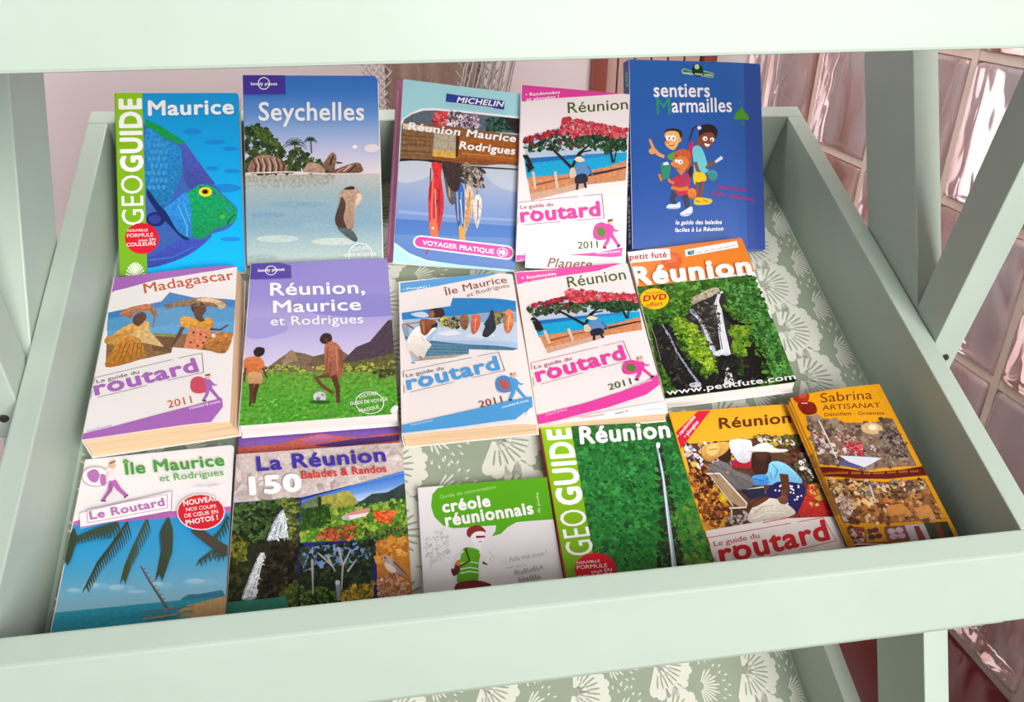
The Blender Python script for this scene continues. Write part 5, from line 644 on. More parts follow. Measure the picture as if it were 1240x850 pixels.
["L",[0.3395,0.3333,0.3709,0.3823,0.3826,0.4138],0.0138,0.002,"#37422e"],["L",[0.3297,0.3456,0.3029,0.3882,0.294,0.4169],0.0138,0.002,"#37422e"],["L",[0.3297,0.3456,0.3603,0.3931,0.3718,0.4236],0.0138,0.002,"#37422e"],["L",[0.32,0.3577,0.294,0.3991,0.2854,0.4269],0.0137,0.002,"#37422e"],["L",[0.32,0.3577,0.3498,0.4039,0.361,0.4334],0.0137,0.002,"#37422e"],
["L",[0.3103,0.3698,0.2852,0.4099,0.2768,0.4368],0.0136,0.0019,"#37422e"],["L",[0.3103,0.3698,0.3393,0.4145,0.3503,0.4432],0.0136,0.0019,"#37422e"],["L",[0.3007,0.3819,0.2764,0.4206,0.2683,0.4467],0.0136,0.0019,"#37422e"],["L",[0.3007,0.3819,0.3289,0.4252,0.3396,0.4529],0.0136,0.0019,"#37422e"],["L",[0.2911,0.3939,0.2676,0.4313,0.2599,0.4566],0.0136,0.0019,"#37422e"],
["L",[0.2911,0.3939,0.3186,0.4357,0.329,0.4626],0.0136,0.0019,"#37422e"],["L",[0.2816,0.4058,0.2589,0.442,0.2515,0.4664],0.0136,0.0019,"#37422e"],["L",[0.2816,0.4058,0.3083,0.4462,0.3184,0.4722],0.0136,0.0019,"#37422e"],["L",[0.2721,0.4176,0.2502,0.4525,0.2431,0.4762],0.0136,0.0019,"#37422e"],["L",[0.2721,0.4176,0.2981,0.4567,0.3079,0.4818],0.0136,0.0019,"#37422e"],
["L",[0.2625,0.4284,0.2414,0.4621,0.2345,0.4849],0.0135,0.0019,"#37422e"],["L",[0.2625,0.4284,0.2876,0.4661,0.2972,0.4904],0.0135,0.0019,"#37422e"],["L",[0.2529,0.4391,0.2326,0.4716,0.226,0.4936],0.0134,0.0019,"#37422e"],["L",[0.2529,0.4391,0.2773,0.4755,0.2866,0.4989],0.0134,0.0019,"#37422e"],["L",[0.2433,0.4498,0.2238,0.4811,0.2175,0.5023],0.0134,0.0019,"#37422e"],
["L",[0.2433,0.4498,0.267,0.4849,0.276,0.5074],0.0134,0.0019,"#37422e"],["L",[0.2339,0.4604,0.2151,0.4905,0.209,0.5109],0.0134,0.0019,"#37422e"],["L",[0.2339,0.4604,0.2567,0.4942,0.2655,0.5159],0.0134,0.0019,"#37422e"],["L",[0.2244,0.471,0.2064,0.4999,0.2006,0.5195],0.0133,0.0019,"#37422e"],["L",[0.2244,0.471,0.2465,0.5034,0.255,0.5243],0.0133,0.0019,"#37422e"],
["L",[0.215,0.4815,0.1978,0.5093,0.1922,0.5281],0.0133,0.0019,"#37422e"],["L",[0.215,0.4815,0.2363,0.5126,0.2445,0.5327],0.0133,0.0019,"#37422e"],["L",[0.2057,0.492,0.1891,0.5186,0.1838,0.5366],0.0133,0.0019,"#37422e"],["L",[0.2057,0.492,0.2262,0.5218,0.2341,0.541],0.0133,0.0019,"#37422e"],["L",[0.1987,0.5063,0.1829,0.5317,0.1778,0.549],0.0132,0.0019,"#37422e"],
["L",[0.1987,0.5063,0.2184,0.5348,0.226,0.5532],0.0132,0.0019,"#37422e"],["L",[0.1917,0.5205,0.1766,0.5448,0.1718,0.5613],0.0132,0.0019,"#37422e"],["L",[0.1917,0.5205,0.2106,0.5478,0.2179,0.5653],0.0132,0.0019,"#37422e"],["L",[0.1848,0.5347,0.1704,0.5578,0.1658,0.5735],0.0131,0.0019,"#37422e"],["L",[0.1848,0.5347,0.2029,0.5606,0.2099,0.5774],0.0131,0.0019,"#37422e"],
["L",[0.1779,0.5487,0.1642,0.5707,0.1599,0.5856],0.0131,0.0019,"#37422e"],["L",[0.1779,0.5487,0.1952,0.5734,0.2019,0.5893],0.0131,0.0019,"#37422e"],["L",[0.1711,0.5627,0.1581,0.5835,0.154,0.5977],0.0131,0.0019,"#37422e"],["L",[0.1711,0.5627,0.1876,0.5861,0.194,0.6012],0.0131,0.0019,"#37422e"],["L",[0.1643,0.5766,0.152,0.5963,0.1481,0.6097],0.013,0.0019,"#37422e"],
["L",[0.1643,0.5766,0.18,0.5987,0.1861,0.613],0.013,0.0019,"#37422e"],["L",[0.1576,0.5903,0.146,0.6089,0.1423,0.6216],0.0129,0.0018,"#37422e"],["L",[0.1576,0.5903,0.1725,0.6113,0.1783,0.6248],0.0129,0.0018,"#37422e"],["L",[0.4654,0.3341,0.4166,0.4301,0.3854,0.5076,0.3725,0.5776],0.0099,0.0059,"#44492c"],["L",[0.4654,0.3341,0.4402,0.3725,0.4313,0.3984],0.0138,0.002,"#44502f"],
["L",[0.4654,0.3341,0.4918,0.377,0.5014,0.4045],0.0138,0.002,"#44502f"],["L",[0.4571,0.3504,0.4328,0.3874,0.4243,0.4124],0.0138,0.002,"#44502f"],["L",[0.4571,0.3504,0.4827,0.3917,0.492,0.4183],0.0138,0.002,"#44502f"],["L",[0.4489,0.3666,0.4254,0.4022,0.4172,0.4263],0.0138,0.002,"#44502f"],["L",[0.4489,0.3666,0.4737,0.4064,0.4828,0.432],0.0138,0.002,"#44502f"],
["L",[0.4407,0.3826,0.4181,0.417,0.4102,0.4401],0.0138,0.002,"#44502f"],["L",[0.4407,0.3826,0.4648,0.421,0.4736,0.4456],0.0138,0.002,"#44502f"],["L",[0.4326,0.3985,0.4109,0.4316,0.4033,0.4539],0.0137,0.002,"#44502f"],["L",[0.4326,0.3985,0.4559,0.4354,0.4644,0.4592],0.0137,0.002,"#44502f"],["L",[0.4246,0.4144,0.4037,0.4461,0.3964,0.4675],0.0136,0.0019,"#44502f"],
["L",[0.4246,0.4144,0.4471,0.4498,0.4553,0.4726],0.0136,0.0019,"#44502f"],["L",[0.4166,0.4301,0.3965,0.4605,0.3895,0.4811],0.0136,0.0019,"#44502f"],["L",[0.4166,0.4301,0.4383,0.4641,0.4463,0.486],0.0136,0.0019,"#44502f"],["L",[0.4113,0.4432,0.392,0.4724,0.3853,0.4921],0.0136,0.0019,"#44502f"],["L",[0.4113,0.4432,0.4322,0.4759,0.4399,0.4969],0.0136,0.0019,"#44502f"],
["L",[0.4061,0.4562,0.3875,0.4842,0.3812,0.5031],0.0135,0.0019,"#44502f"],["L",[0.4061,0.4562,0.4262,0.4875,0.4336,0.5077],0.0135,0.0019,"#44502f"],["L",[0.4009,0.4692,0.3831,0.4959,0.377,0.5141],0.0134,0.0019,"#44502f"],["L",[0.4009,0.4692,0.4202,0.4992,0.4274,0.5185],0.0134,0.0019,"#44502f"],["L",[0.3957,0.4821,0.3787,0.5076,0.3728,0.525],0.0133,0.0019,"#44502f"],
["L",[0.3957,0.4821,0.4142,0.5107,0.4211,0.5292],0.0133,0.0019,"#44502f"],["L",[0.3905,0.4949,0.3743,0.5193,0.3687,0.5358],0.0133,0.0019,"#44502f"],["L",[0.3905,0.4949,0.4083,0.5222,0.4149,0.5398],0.0133,0.0019,"#44502f"],["L",[0.3854,0.5076,0.3699,0.5308,0.3646,0.5466],0.0133,0.0019,"#44502f"],["L",[0.3854,0.5076,0.4024,0.5337,0.4088,0.5504],0.0133,0.0019,"#44502f"],
["L",[0.3832,0.5194,0.3685,0.5415,0.3634,0.5565],0.0133,0.0019,"#44502f"],["L",[0.3832,0.5194,0.3994,0.5442,0.4055,0.5602],0.0133,0.0019,"#44502f"],["L",[0.381,0.5312,0.367,0.5521,0.3622,0.5664],0.0133,0.0019,"#44502f"],["L",[0.381,0.5312,0.3965,0.5547,0.4023,0.5699],0.0133,0.0019,"#44502f"],["L",[0.3789,0.5429,0.3656,0.5627,0.3611,0.5762],0.0132,0.0019,"#44502f"],
["L",[0.3789,0.5429,0.3936,0.5652,0.3991,0.5795],0.0132,0.0019,"#44502f"],["L",[0.3767,0.5545,0.3642,0.5732,0.3599,0.586],0.0132,0.0019,"#44502f"],["L",[0.3767,0.5545,0.3906,0.5756,0.3958,0.5891],0.0132,0.0019,"#44502f"],["L",[0.3746,0.5661,0.3628,0.5837,0.3587,0.5957],0.0131,0.0019,"#44502f"],["L",[0.3746,0.5661,0.3877,0.5859,0.3927,0.5987],0.0131,0.0019,"#44502f"],
["L",[0.3725,0.5776,0.3614,0.5942,0.3575,0.6054],0.0131,0.0019,"#44502f"],["L",[0.3725,0.5776,0.3848,0.5962,0.3895,0.6082],0.0131,0.0019,"#44502f"],["L",[0.6023,0.3373,0.6174,0.4337,0.6016,0.5132,0.5898,0.5775],0.0099,0.006,"#44492c"],["L",[0.6023,0.3373,0.5679,0.3872,0.5555,0.4207],0.0139,0.002,"#3a4630"],["L",[0.6023,0.3373,0.6352,0.3929,0.6465,0.4285],0.0139,0.002,"#3a4630"],
["L",[0.6045,0.3513,0.571,0.3997,0.5589,0.4322],0.0139,0.002,"#3a4630"],["L",[0.6045,0.3513,0.6364,0.4053,0.6475,0.4398],0.0139,0.002,"#3a4630"],["L",[0.6067,0.3652,0.5741,0.4121,0.5624,0.4436],0.0138,0.002,"#3a4630"],["L",[0.6067,0.3652,0.6377,0.4175,0.6484,0.451],0.0138,0.002,"#3a4630"],["L",[0.6089,0.3791,0.5772,0.4244,0.5658,0.455],0.0138,0.002,"#3a4630"],
["L",[0.6089,0.3791,0.6389,0.4298,0.6494,0.4622],0.0138,0.002,"#3a4630"],["L",[0.611,0.3928,0.5803,0.4367,0.5691,0.4663],0.0138,0.002,"#3a4630"],["L",[0.611,0.3928,0.6402,0.4419,0.6503,0.4733],0.0138,0.002,"#3a4630"],["L",[0.6132,0.4065,0.5833,0.449,0.5725,0.4776],0.0137,0.002,"#3a4630"],["L",[0.6132,0.4065,0.6414,0.454,0.6512,0.4844],0.0137,0.002,"#3a4630"],
["L",[0.6153,0.4202,0.5864,0.4612,0.5759,0.4888],0.0137,0.002,"#3a4630"],["L",[0.6153,0.4202,0.6427,0.466,0.6521,0.4954],0.0137,0.002,"#3a4630"],["L",[0.6174,0.4337,0.5894,0.4733,0.5792,0.5],0.0136,0.0019,"#3a4630"],["L",[0.6174,0.4337,0.6439,0.478,0.6531,0.5064],0.0136,0.0019,"#3a4630"],["L",[0.6151,0.4452,0.588,0.4834,0.5782,0.5092],0.0136,0.0019,"#3a4630"],
["L",[0.6151,0.4452,0.6407,0.488,0.6497,0.5154],0.0136,0.0019,"#3a4630"],["L",[0.6128,0.4567,0.5867,0.4935,0.5771,0.5184],0.0136,0.0019,"#3a4630"],["L",[0.6128,0.4567,0.6376,0.4979,0.6463,0.5244],0.0136,0.0019,"#3a4630"],["L",[0.6106,0.4681,0.5853,0.5036,0.5761,0.5275],0.0135,0.0019,"#3a4630"],["L",[0.6106,0.4681,0.6345,0.5078,0.6429,0.5333],0.0135,0.0019,"#3a4630"],
["L",[0.6083,0.4795,0.584,0.5136,0.5751,0.5366],0.0135,0.0019,"#3a4630"],["L",[0.6083,0.4795,0.6314,0.5177,0.6395,0.5422],0.0135,0.0019,"#3a4630"],["L",[0.6061,0.4908,0.5826,0.5235,0.5741,0.5457],0.0134,0.0019,"#3a4630"],["L",[0.6061,0.4908,0.6284,0.5275,0.6361,0.5511],0.0134,0.0019,"#3a4630"],["L",[0.6038,0.502,0.5813,0.5335,0.5731,0.5547],0.0135,0.0019,"#3a4630"],
["L",[0.6038,0.502,0.6253,0.5373,0.6328,0.5599],0.0135,0.0019,"#3a4630"],["L",[0.6016,0.5132,0.58,0.5433,0.5721,0.5637],0.0134,0.0019,"#3a4630"],["L",[0.6016,0.5132,0.6222,0.547,0.6295,0.5688],0.0134,0.0019,"#3a4630"],["L",[0.5999,0.5225,0.5791,0.5514,0.5716,0.5709],0.0134,0.0019,"#3a4630"],["L",[0.5999,0.5225,0.6197,0.5549,0.6267,0.5757],0.0134,0.0019,"#3a4630"],
["L",[0.5982,0.5318,0.5783,0.5593,0.5711,0.578],0.0133,0.0019,"#3a4630"],["L",[0.5982,0.5318,0.6172,0.5627,0.6239,0.5827],0.0133,0.0019,"#3a4630"],["L",[0.5965,0.541,0.5775,0.5673,0.5706,0.5852],0.0133,0.0019,"#3a4630"],["L",[0.5965,0.541,0.6147,0.5706,0.6211,0.5896],0.0133,0.0019,"#3a4630"],["L",[0.5948,0.5502,0.5767,0.5752,0.5701,0.5923],0.0133,0.0019,"#3a4630"],
["L",[0.5948,0.5502,0.6122,0.5783,0.6183,0.5965],0.0133,0.0019,"#3a4630"],["L",[0.5931,0.5593,0.5759,0.5831,0.5696,0.5993],0.0133,0.0019,"#3a4630"],["L",[0.5931,0.5593,0.6097,0.5861,0.6155,0.6034],0.0133,0.0019,"#3a4630"],["L",[0.5914,0.5684,0.575,0.591,0.5691,0.6064],0.0133,0.0019,"#3a4630"],["L",[0.5914,0.5684,0.6072,0.5938,0.6128,0.6102],0.0133,0.0019,"#3a4630"],
["L",[0.5898,0.5775,0.5742,0.5989,0.5686,0.6134],0.0132,0.0019,"#3a4630"],["L",[0.5898,0.5775,0.6047,0.6016,0.61,0.6171],0.0132,0.0019,"#3a4630"],["L",[0.0166,0.3407,0.0112,0.4221,0.0078,0.4747],0.0097,0.0058,"#44492c"],["L",[0.0166,0.3407,-0.0023,0.3748,-0.0079,0.3978],0.0136,0.0019,"#36442f"],["L",[0.0166,0.3407,0.0433,0.3787,0.0541,0.4031],0.0136,0.0019,"#36442f"],
["L",[0.0158,0.3534,-0.0024,0.386,-0.0077,0.408],0.0136,0.0019,"#36442f"],["L",[0.0158,0.3534,0.0414,0.3897,0.0517,0.4131],0.0136,0.0019,"#36442f"],["L",[0.0149,0.366,-0.0024,0.3971,-0.0076,0.4181],0.0136,0.0019,"#36442f"],["L",[0.0149,0.366,0.0395,0.4007,0.0493,0.423],0.0136,0.0019,"#36442f"],["L",[0.0141,0.3786,-0.0025,0.4082,-0.0074,0.4282],0.0135,0.0019,"#36442f"],
["L",[0.0141,0.3786,0.0375,0.4116,0.0469,0.4329],0.0135,0.0019,"#36442f"],["L",[0.0133,0.3911,-0.0025,0.4192,-0.0072,0.4383],0.0135,0.0019,"#36442f"],["L",[0.0133,0.3911,0.0356,0.4225,0.0446,0.4427],0.0135,0.0019,"#36442f"],["L",[0.0125,0.4035,-0.0026,0.4302,-0.007,0.4483],0.0134,0.0019,"#36442f"],["L",[0.0125,0.4035,0.0337,0.4333,0.0423,0.4525],0.0134,0.0019,"#36442f"],
["L",[0.0116,0.4159,-0.0026,0.4411,-0.0068,0.4582],0.0134,0.0019,"#36442f"],["L",[0.0116,0.4159,0.0318,0.4441,0.0399,0.4623],0.0134,0.0019,"#36442f"],["L",[0.011,0.4261,-0.0025,0.45,-0.0065,0.4661],0.0134,0.0019,"#36442f"],["L",[0.011,0.4261,0.0301,0.4528,0.0378,0.47],0.0134,0.0019,"#36442f"],["L",[0.0104,0.4343,-0.0023,0.4568,-0.0061,0.472],0.0134,0.0019,"#36442f"],
["L",[0.0104,0.4343,0.0285,0.4595,0.0357,0.4757],0.0134,0.0019,"#36442f"],["L",[0.0099,0.4425,-0.0021,0.4636,-0.0056,0.4779],0.0133,0.0019,"#36442f"],["L",[0.0099,0.4425,0.0269,0.4661,0.0337,0.4813],0.0133,0.0019,"#36442f"],["L",[0.0094,0.4506,-0.0019,0.4703,-0.0052,0.4838],0.0133,0.0019,"#36442f"],["L",[0.0094,0.4506,0.0253,0.4727,0.0317,0.487],0.0133,0.0019,"#36442f"],
["L",[0.0088,0.4587,-0.0017,0.4771,-0.0048,0.4896],0.0133,0.0019,"#36442f"],["L",[0.0088,0.4587,0.0237,0.4793,0.0297,0.4926],0.0133,0.0019,"#36442f"],["L",[0.0083,0.4667,-0.0015,0.4838,-0.0044,0.4954],0.0132,0.0019,"#36442f"],["L",[0.0083,0.4667,0.0221,0.4859,0.0277,0.4982],0.0132,0.0019,"#36442f"],["L",[0.0078,0.4747,-0.0013,0.4905,-0.0039,0.5012],0.0132,0.0019,"#36442f"],
["L",[0.0078,0.4747,0.0205,0.4924,0.0257,0.5038],0.0132,0.0019,"#36442f"],["L",[0.2822,0.3355,0.1524,0.3523,0.0283,0.383],0.0098,0.0059,"#44492c"],["L",[0.2822,0.3355,0.2563,0.3774,0.2479,0.4057],0.0138,0.002,"#3c482f"],["L",[0.2822,0.3355,0.3127,0.3823,0.3242,0.4123],0.0138,0.002,"#3c482f"],["L",[0.2635,0.3379,0.2388,0.3783,0.2308,0.4055],0.0138,0.002,"#3c482f"],
["L",[0.2635,0.3379,0.2931,0.3829,0.3043,0.4118],0.0138,0.002,"#3c482f"],["L",[0.2449,0.3403,0.2213,0.3791,0.2137,0.4053],0.0138,0.002,"#3c482f"],["L",[0.2449,0.3403,0.2735,0.3836,0.2844,0.4114],0.0138,0.002,"#3c482f"],["L",[0.2263,0.3427,0.2039,0.3799,0.1966,0.4051],0.0138,0.002,"#3c482f"],["L",[0.2263,0.3427,0.2539,0.3842,0.2644,0.4109],0.0138,0.002,"#3c482f"],
["L",[0.2078,0.3451,0.1864,0.3808,0.1795,0.4048],0.0137,0.002,"#3c482f"],["L",[0.2078,0.3451,0.2343,0.3849,0.2445,0.4104],0.0137,0.002,"#3c482f"],["L",[0.1893,0.3475,0.169,0.3816,0.1625,0.4046],0.0137,0.002,"#3c482f"],["L",[0.1893,0.3475,0.2148,0.3855,0.2247,0.41],0.0137,0.002,"#3c482f"],["L",[0.1708,0.3499,0.1516,0.3824,0.1455,0.4044],0.0137,0.002,"#3c482f"],
["L",[0.1708,0.3499,0.1953,0.3862,0.2048,0.4095],0.0137,0.002,"#3c482f"],["L",[0.1524,0.3523,0.1342,0.3833,0.1285,0.4042],0.0136,0.0019,"#3c482f"],["L",[0.1524,0.3523,0.1758,0.3868,0.185,0.4091],0.0136,0.0019,"#3c482f"],["L",[0.1345,0.3567,0.1173,0.3861,0.112,0.406],0.0136,0.0019,"#3c482f"],["L",[0.1345,0.3567,0.1569,0.3895,0.1657,0.4106],0.0136,0.0019,"#3c482f"],
["L",[0.1167,0.3611,0.1005,0.3889,0.0955,0.4077],0.0136,0.0019,"#3c482f"],["L",[0.1167,0.3611,0.138,0.3921,0.1464,0.4121],0.0136,0.0019,"#3c482f"],["L",[0.0989,0.3655,0.0838,0.3917,0.0791,0.4095],0.0136,0.0019,"#3c482f"],["L",[0.0989,0.3655,0.1191,0.3948,0.1271,0.4136],0.0136,0.0019,"#3c482f"],["L",[0.0812,0.3699,0.067,0.3945,0.0627,0.4112],0.0136,0.0019,"#3c482f"],
["L",[0.0812,0.3699,0.1003,0.3974,0.1079,0.4151],0.0136,0.0019,"#3c482f"],["L",[0.0635,0.3743,0.0503,0.3973,0.0463,0.413],0.0136,0.0019,"#3c482f"],["L",[0.0635,0.3743,0.0815,0.4,0.0887,0.4166],0.0136,0.0019,"#3c482f"],["L",[0.0459,0.3786,0.0337,0.4001,0.03,0.4147],0.0135,0.0019,"#3c482f"],["L",[0.0459,0.3786,0.0628,0.4026,0.0695,0.4182],0.0135,0.0019,"#3c482f"],
["L",[0.0283,0.383,0.017,0.4029,0.0137,0.4165],0.0135,0.0019,"#3c482f"],["L",[0.0283,0.383,0.0441,0.4053,0.0504,0.4197],0.0135,0.0019,"#3c482f"],["L",[0.9819,0.5128,0.9052,0.5129,0.8326,0.5465],0.0097,0.0058,"#44492c"],["L",[0.9819,0.5128,0.9557,0.5452,0.9453,0.5671],0.0136,0.0019,"#3f4a32"],["L",[0.9819,0.5128,1.0013,0.5492,1.0073,0.5725],0.0136,0.0019,"#3f4a32"],
["L",[0.9563,0.5128,0.9323,0.5427,0.9229,0.5629],0.0136,0.0019,"#3f4a32"],["L",[0.9563,0.5128,0.9744,0.5463,0.98,0.5679],0.0136,0.0019,"#3f4a32"],["L",[0.9307,0.5128,0.909,0.5402,0.9004,0.5587],0.0136,0.0019,"#3f4a32"],["L",[0.9307,0.5128,0.9474,0.5435,0.9526,0.5632],0.0136,0.0019,"#3f4a32"],["L",[0.9052,0.5129,0.8856,0.5376,0.8779,0.5544],0.0136,0.0019,"#3f4a32"],
["L",[0.9052,0.5129,0.9205,0.5407,0.9253,0.5586],0.0136,0.0019,"#3f4a32"],["L",[0.8808,0.5242,0.8634,0.5463,0.8567,0.5613],0.0136,0.0019,"#3f4a32"],["L",[0.8808,0.5242,0.8946,0.549,0.899,0.565],0.0136,0.0019,"#3f4a32"],["L",[0.8566,0.5354,0.8414,0.5548,0.8355,0.5681],0.0135,0.0019,"#3f4a32"],["L",[0.8566,0.5354,0.8689,0.5572,0.8729,0.5714],0.0135,0.0019,"#3f4a32"],
["L",[0.8326,0.5465,0.8195,0.5634,0.8144,0.5749],0.0134,0.0019,"#3f4a32"],["L",[0.8326,0.5465,0.8434,0.5655,0.8469,0.5777],0.0134,0.0019,"#3f4a32"],["L",[0.9898,0.3674,0.9548,0.4211,0.8998,0.458],0.01,0.006,"#44492c"],["L",[0.9898,0.3674,0.9643,0.4001,0.9541,0.4222],0.0141,0.002,"#3a4630"],["L",[0.9898,0.3674,1.0087,0.4039,1.0145,0.4274],0.0141,0.002,"#3a4630"],
["L",[0.9781,0.3855,0.9547,0.4154,0.9454,0.4356],0.014,0.002,"#3a4630"],["L",[0.9781,0.3855,0.9955,0.4188,1.0008,0.4403],0.014,0.002,"#3a4630"],["L",[0.9664,0.4034,0.9451,0.4305,0.9367,0.4489],0.0139,0.002,"#3a4630"],["L",[0.9664,0.4034,0.9824,0.4337,0.9873,0.4532],0.0139,0.002,"#3a4630"],["L",[0.9548,0.4211,0.9357,0.4455,0.9281,0.4621],0.0138,0.002,"#3a4630"],
["L",[0.9548,0.4211,0.9693,0.4484,0.9738,0.466],0.0138,0.002,"#3a4630"],["L",[0.9364,0.4335,0.9193,0.4553,0.9126,0.4701],0.0138,0.002,"#3a4630"],["L",[0.9364,0.4335,0.9494,0.4579,0.9535,0.4736],0.0138,0.002,"#3a4630"],["L",[0.918,0.4458,0.903,0.465,0.8972,0.478],0.0138,0.002,"#3a4630"],["L",[0.918,0.4458,0.9296,0.4673,0.9333,0.4812],0.0138,0.002,"#3a4630"],
["L",[0.8998,0.458,0.8869,0.4746,0.8818,0.4859],0.0137,0.002,"#3a4630"],["L",[0.8998,0.458,0.9099,0.4766,0.9132,0.4887],0.0137,0.002,"#3a4630"],["L",[0.7776,0.4059,0.9018,0.4787,1.0065,0.5324],0.0554,0.0712,"#4a4236"],["P",[0.036,0.2719,0.6133,0.2152,0.6232,0.3074,0.0593,0.3443],"#f4eef0",0],["L",[0.0854,0.2545,0.6092,0.2148],0.004,0.004,"#c0b0bc"],
["L",[0.6092,0.2148,0.6192,0.3071],0.0061,0.0061,"#a890a4"],["L",[0.0581,0.3401,0.6199,0.3115],0.0078,0.0078,"#9a6a94"],["L",[0.0747,0.258,0.5791,0.2273],0.004,0.004,"#b872b4"],["L",[0.5791,0.2273,0.5935,0.2933],0.0041,0.0041,"#b872b4"],["L",[0.5935,0.2933,0.0992,0.3226],0.004,0.004,"#b872b4"],["L",[0.0992,0.3226,0.0747,0.258],0.0039,0.0039,"#b872b4"],
["T","Le Routard",[0.1133,0.3074,0.5726,0.28,0.0956,0.2723],"#b872b4",0.045,0],["E",[0.0941,0.1017,0.1922,0.1098,0.1073,0.1545],"#f2ecec",0,0],["E",[0.0941,0.1017,0.1881,0.1095,0.1069,0.153],"#9a6a98",0,0.06],["B",[0.033,0.0802,0.0794,0.0633,0.1174,0.0933,0.1051,0.1301,0.0612,0.1189],"#b872b4",0],["B",[0.1228,0.0935,0.1614,0.1046,0.1659,0.1513,0.1355,0.1407],"#b872b4",0],
["B",[0.1505,0.0758,0.1907,0.0623,0.2253,0.0979,0.2275,0.1392,0.1803,0.1334],"#f4e4ea",0],["L",[0.1709,0.0805,0.1665,0.1179],0.0186,0.0124,"#e8c8c0"],["L",[0.2058,0.1308,0.2034,0.1804,0.1712,0.2205],0.0348,0.0205,"#a85ca4"],["L",[0.2112,0.131,0.2604,0.1775,0.3131,0.2126],0.0348,0.0205,"#b468b0"],["L",[0.1566,0.2234,0.19,0.2285],0.012,0.012,"#5a3050"],
["L",[0.3037,0.223,0.3251,0.2096],0.0121,0.0121,"#5a3050"],["E",[0.1931,0.0547,0.2138,0.0564,0.1968,0.0707],"#e2b096",0,0],["L",[0.1678,0.044,0.2061,0.0321],0.0166,0.0166,"#8a6a3c"],["T","Île Maurice",[0.2801,0.1081,0.9451,0.1132,0.2606,0.0504],"#479a44",0.035,0],["T","et Rodrigues",[0.5244,0.1623,0.9451,0.1635,0.5149,0.1309],"#5aa852",0.01,0],
["T","• Plongées !",[0.7457,0.2112,0.941,0.2124,0.7425,0.1989],"#d8a4cc",0,0],["E",[0.8119,0.3307,0.9681,0.344,0.8217,0.4167],"#f6f2f0",0,0],["E",[0.8119,0.3307,0.9621,0.3434,0.8212,0.4125],"#d4182c",0,0],["T","NOUVEAU",[0.6983,0.2934,0.917,0.2855,0.6899,0.2696],"#f6f2f0",0.03,0],["T","NOS COUPS",[0.7179,0.3212,0.9102,0.3202,0.713,0.305],"#f6f2f0",0.005,0],
["T","DE CŒUR EN",[0.712,0.3509,0.9247,0.3475,0.7064,0.3334],"#f6f2f0",0.005,0],["T","PHOTOS !",[0.7264,0.3861,0.9273,0.3764,0.7183,0.3646],"#f6f2f0",0.03,0],]},
'r150': {'base':'#cbb9b4','art':[
["P",[-0.0801,-0.0895,1.1207,-0.0171,1.098,0.2165,-0.0445,0.3006],"#cbb9b4",0.12],["F",[-0.0173,0.0083,1.0031,0.0081,0.9932,0.1335,0.4769,0.2207,0.0001,0.2183],60,0.0726,["#c2aeaa","#d4c6c0","#b8a6a4","#cdbdb6"],3],["P",[-0.0504,0.2365,0.3879,0.2368,1.1054,0.1406,1.0271,0.9434,0.0067,0.8626],"#2c2f8c",0],["P",[-0.0497,0.2437,0.3737,0.2358,0.3719,0.8915,0.0067,0.8626],"#2a2c1c",0.4],
["F",[-0.0149,0.246,0.2642,0.2431,0.2005,0.373,0.1692,0.4256,-0.0006,0.4136],170,0.0349,["#2c4420","#3e5a2a","#1a2a14","#55703a","#141c10"],1.6],["F",[0.2819,0.2443,0.3738,0.2431,0.3715,0.4533,0.3055,0.4215],70,0.0284,["#6a7a34","#4a5a28","#8a8a44","#343c1c"],1.6],["F",[-0.0212,0.3714,0.1012,0.4208,0.0732,0.4988,-0.0081,0.5191],50,0.0309,["#5a5a1c","#3c4418","#7a7a28","#20280f"],1.6],
["F",[0.1369,0.4502,0.3712,0.4397,0.3715,0.6747,0.1826,0.6606],110,0.0305,["#1c1610","#342818","#2a2414","#4a4028","#100c0a"],1.6],["F",[-0.007,0.5322,0.1067,0.5012,0.0846,0.6532,0.0005,0.6531],60,0.03,["#2c3418","#44441c","#1a2010"],1.6],["F",[0.2965,0.6439,0.37,0.6112,0.3727,0.7245,0.2825,0.7053],40,0.0265,["#5a6a24","#3a4a1c","#7c7c30"],1.6],
["B",[0.258,0.3071,0.2889,0.2921,0.298,0.352,0.3103,0.4109,0.254,0.4179,0.1998,0.425,0.2206,0.3606],"#9aa0a8",0.5],["L",[0.2668,0.3077,0.2437,0.3573,0.2115,0.4217],0.0053,0.0088,"#e6e9ef"],["L",[0.2772,0.3055,0.2661,0.3554,0.2456,0.42],0.0063,0.0105,"#e6e9ef"],["L",[0.2843,0.3088,0.2869,0.3568,0.2797,0.4197],0.0052,0.0087,"#e6e9ef"],
["L",[0.2901,0.3262,0.3027,0.3627,0.3053,0.4147],0.0053,0.0088,"#e6e9ef"],["L",[0.2605,0.3242,0.2346,0.3657,0.1997,0.4223],0.0031,0.0052,"#e6e9ef"],["L",[0.2972,0.3797,0.3114,0.3931,0.3158,0.4222],0.0031,0.0052,"#e6e9ef"],["F",[0.2586,0.3212,0.293,0.3094,0.3139,0.4153,0.203,0.4211],40,0.0157,["#f4f6f8","#ccd2d8","#b4bac2","#e0e4ea"],6],
["B",[0.1623,0.4814,0.1839,0.4763,0.1867,0.4964,0.1468,0.5563,0.1352,0.632,0.1567,0.6636,0.079,0.6652,0.0973,0.6039,0.1318,0.5292],"#b4b8bc",0.45],["L",[0.1725,0.4821,0.1371,0.5601,0.0981,0.6604],0.0059,0.0109,"#eef0f2"],["L",[0.1791,0.4799,0.1502,0.5565,0.1172,0.6557],0.0071,0.0132,"#eef0f2"],["L",[0.183,0.4908,0.1622,0.5639,0.137,0.6596],0.0059,0.011,"#eef0f2"],
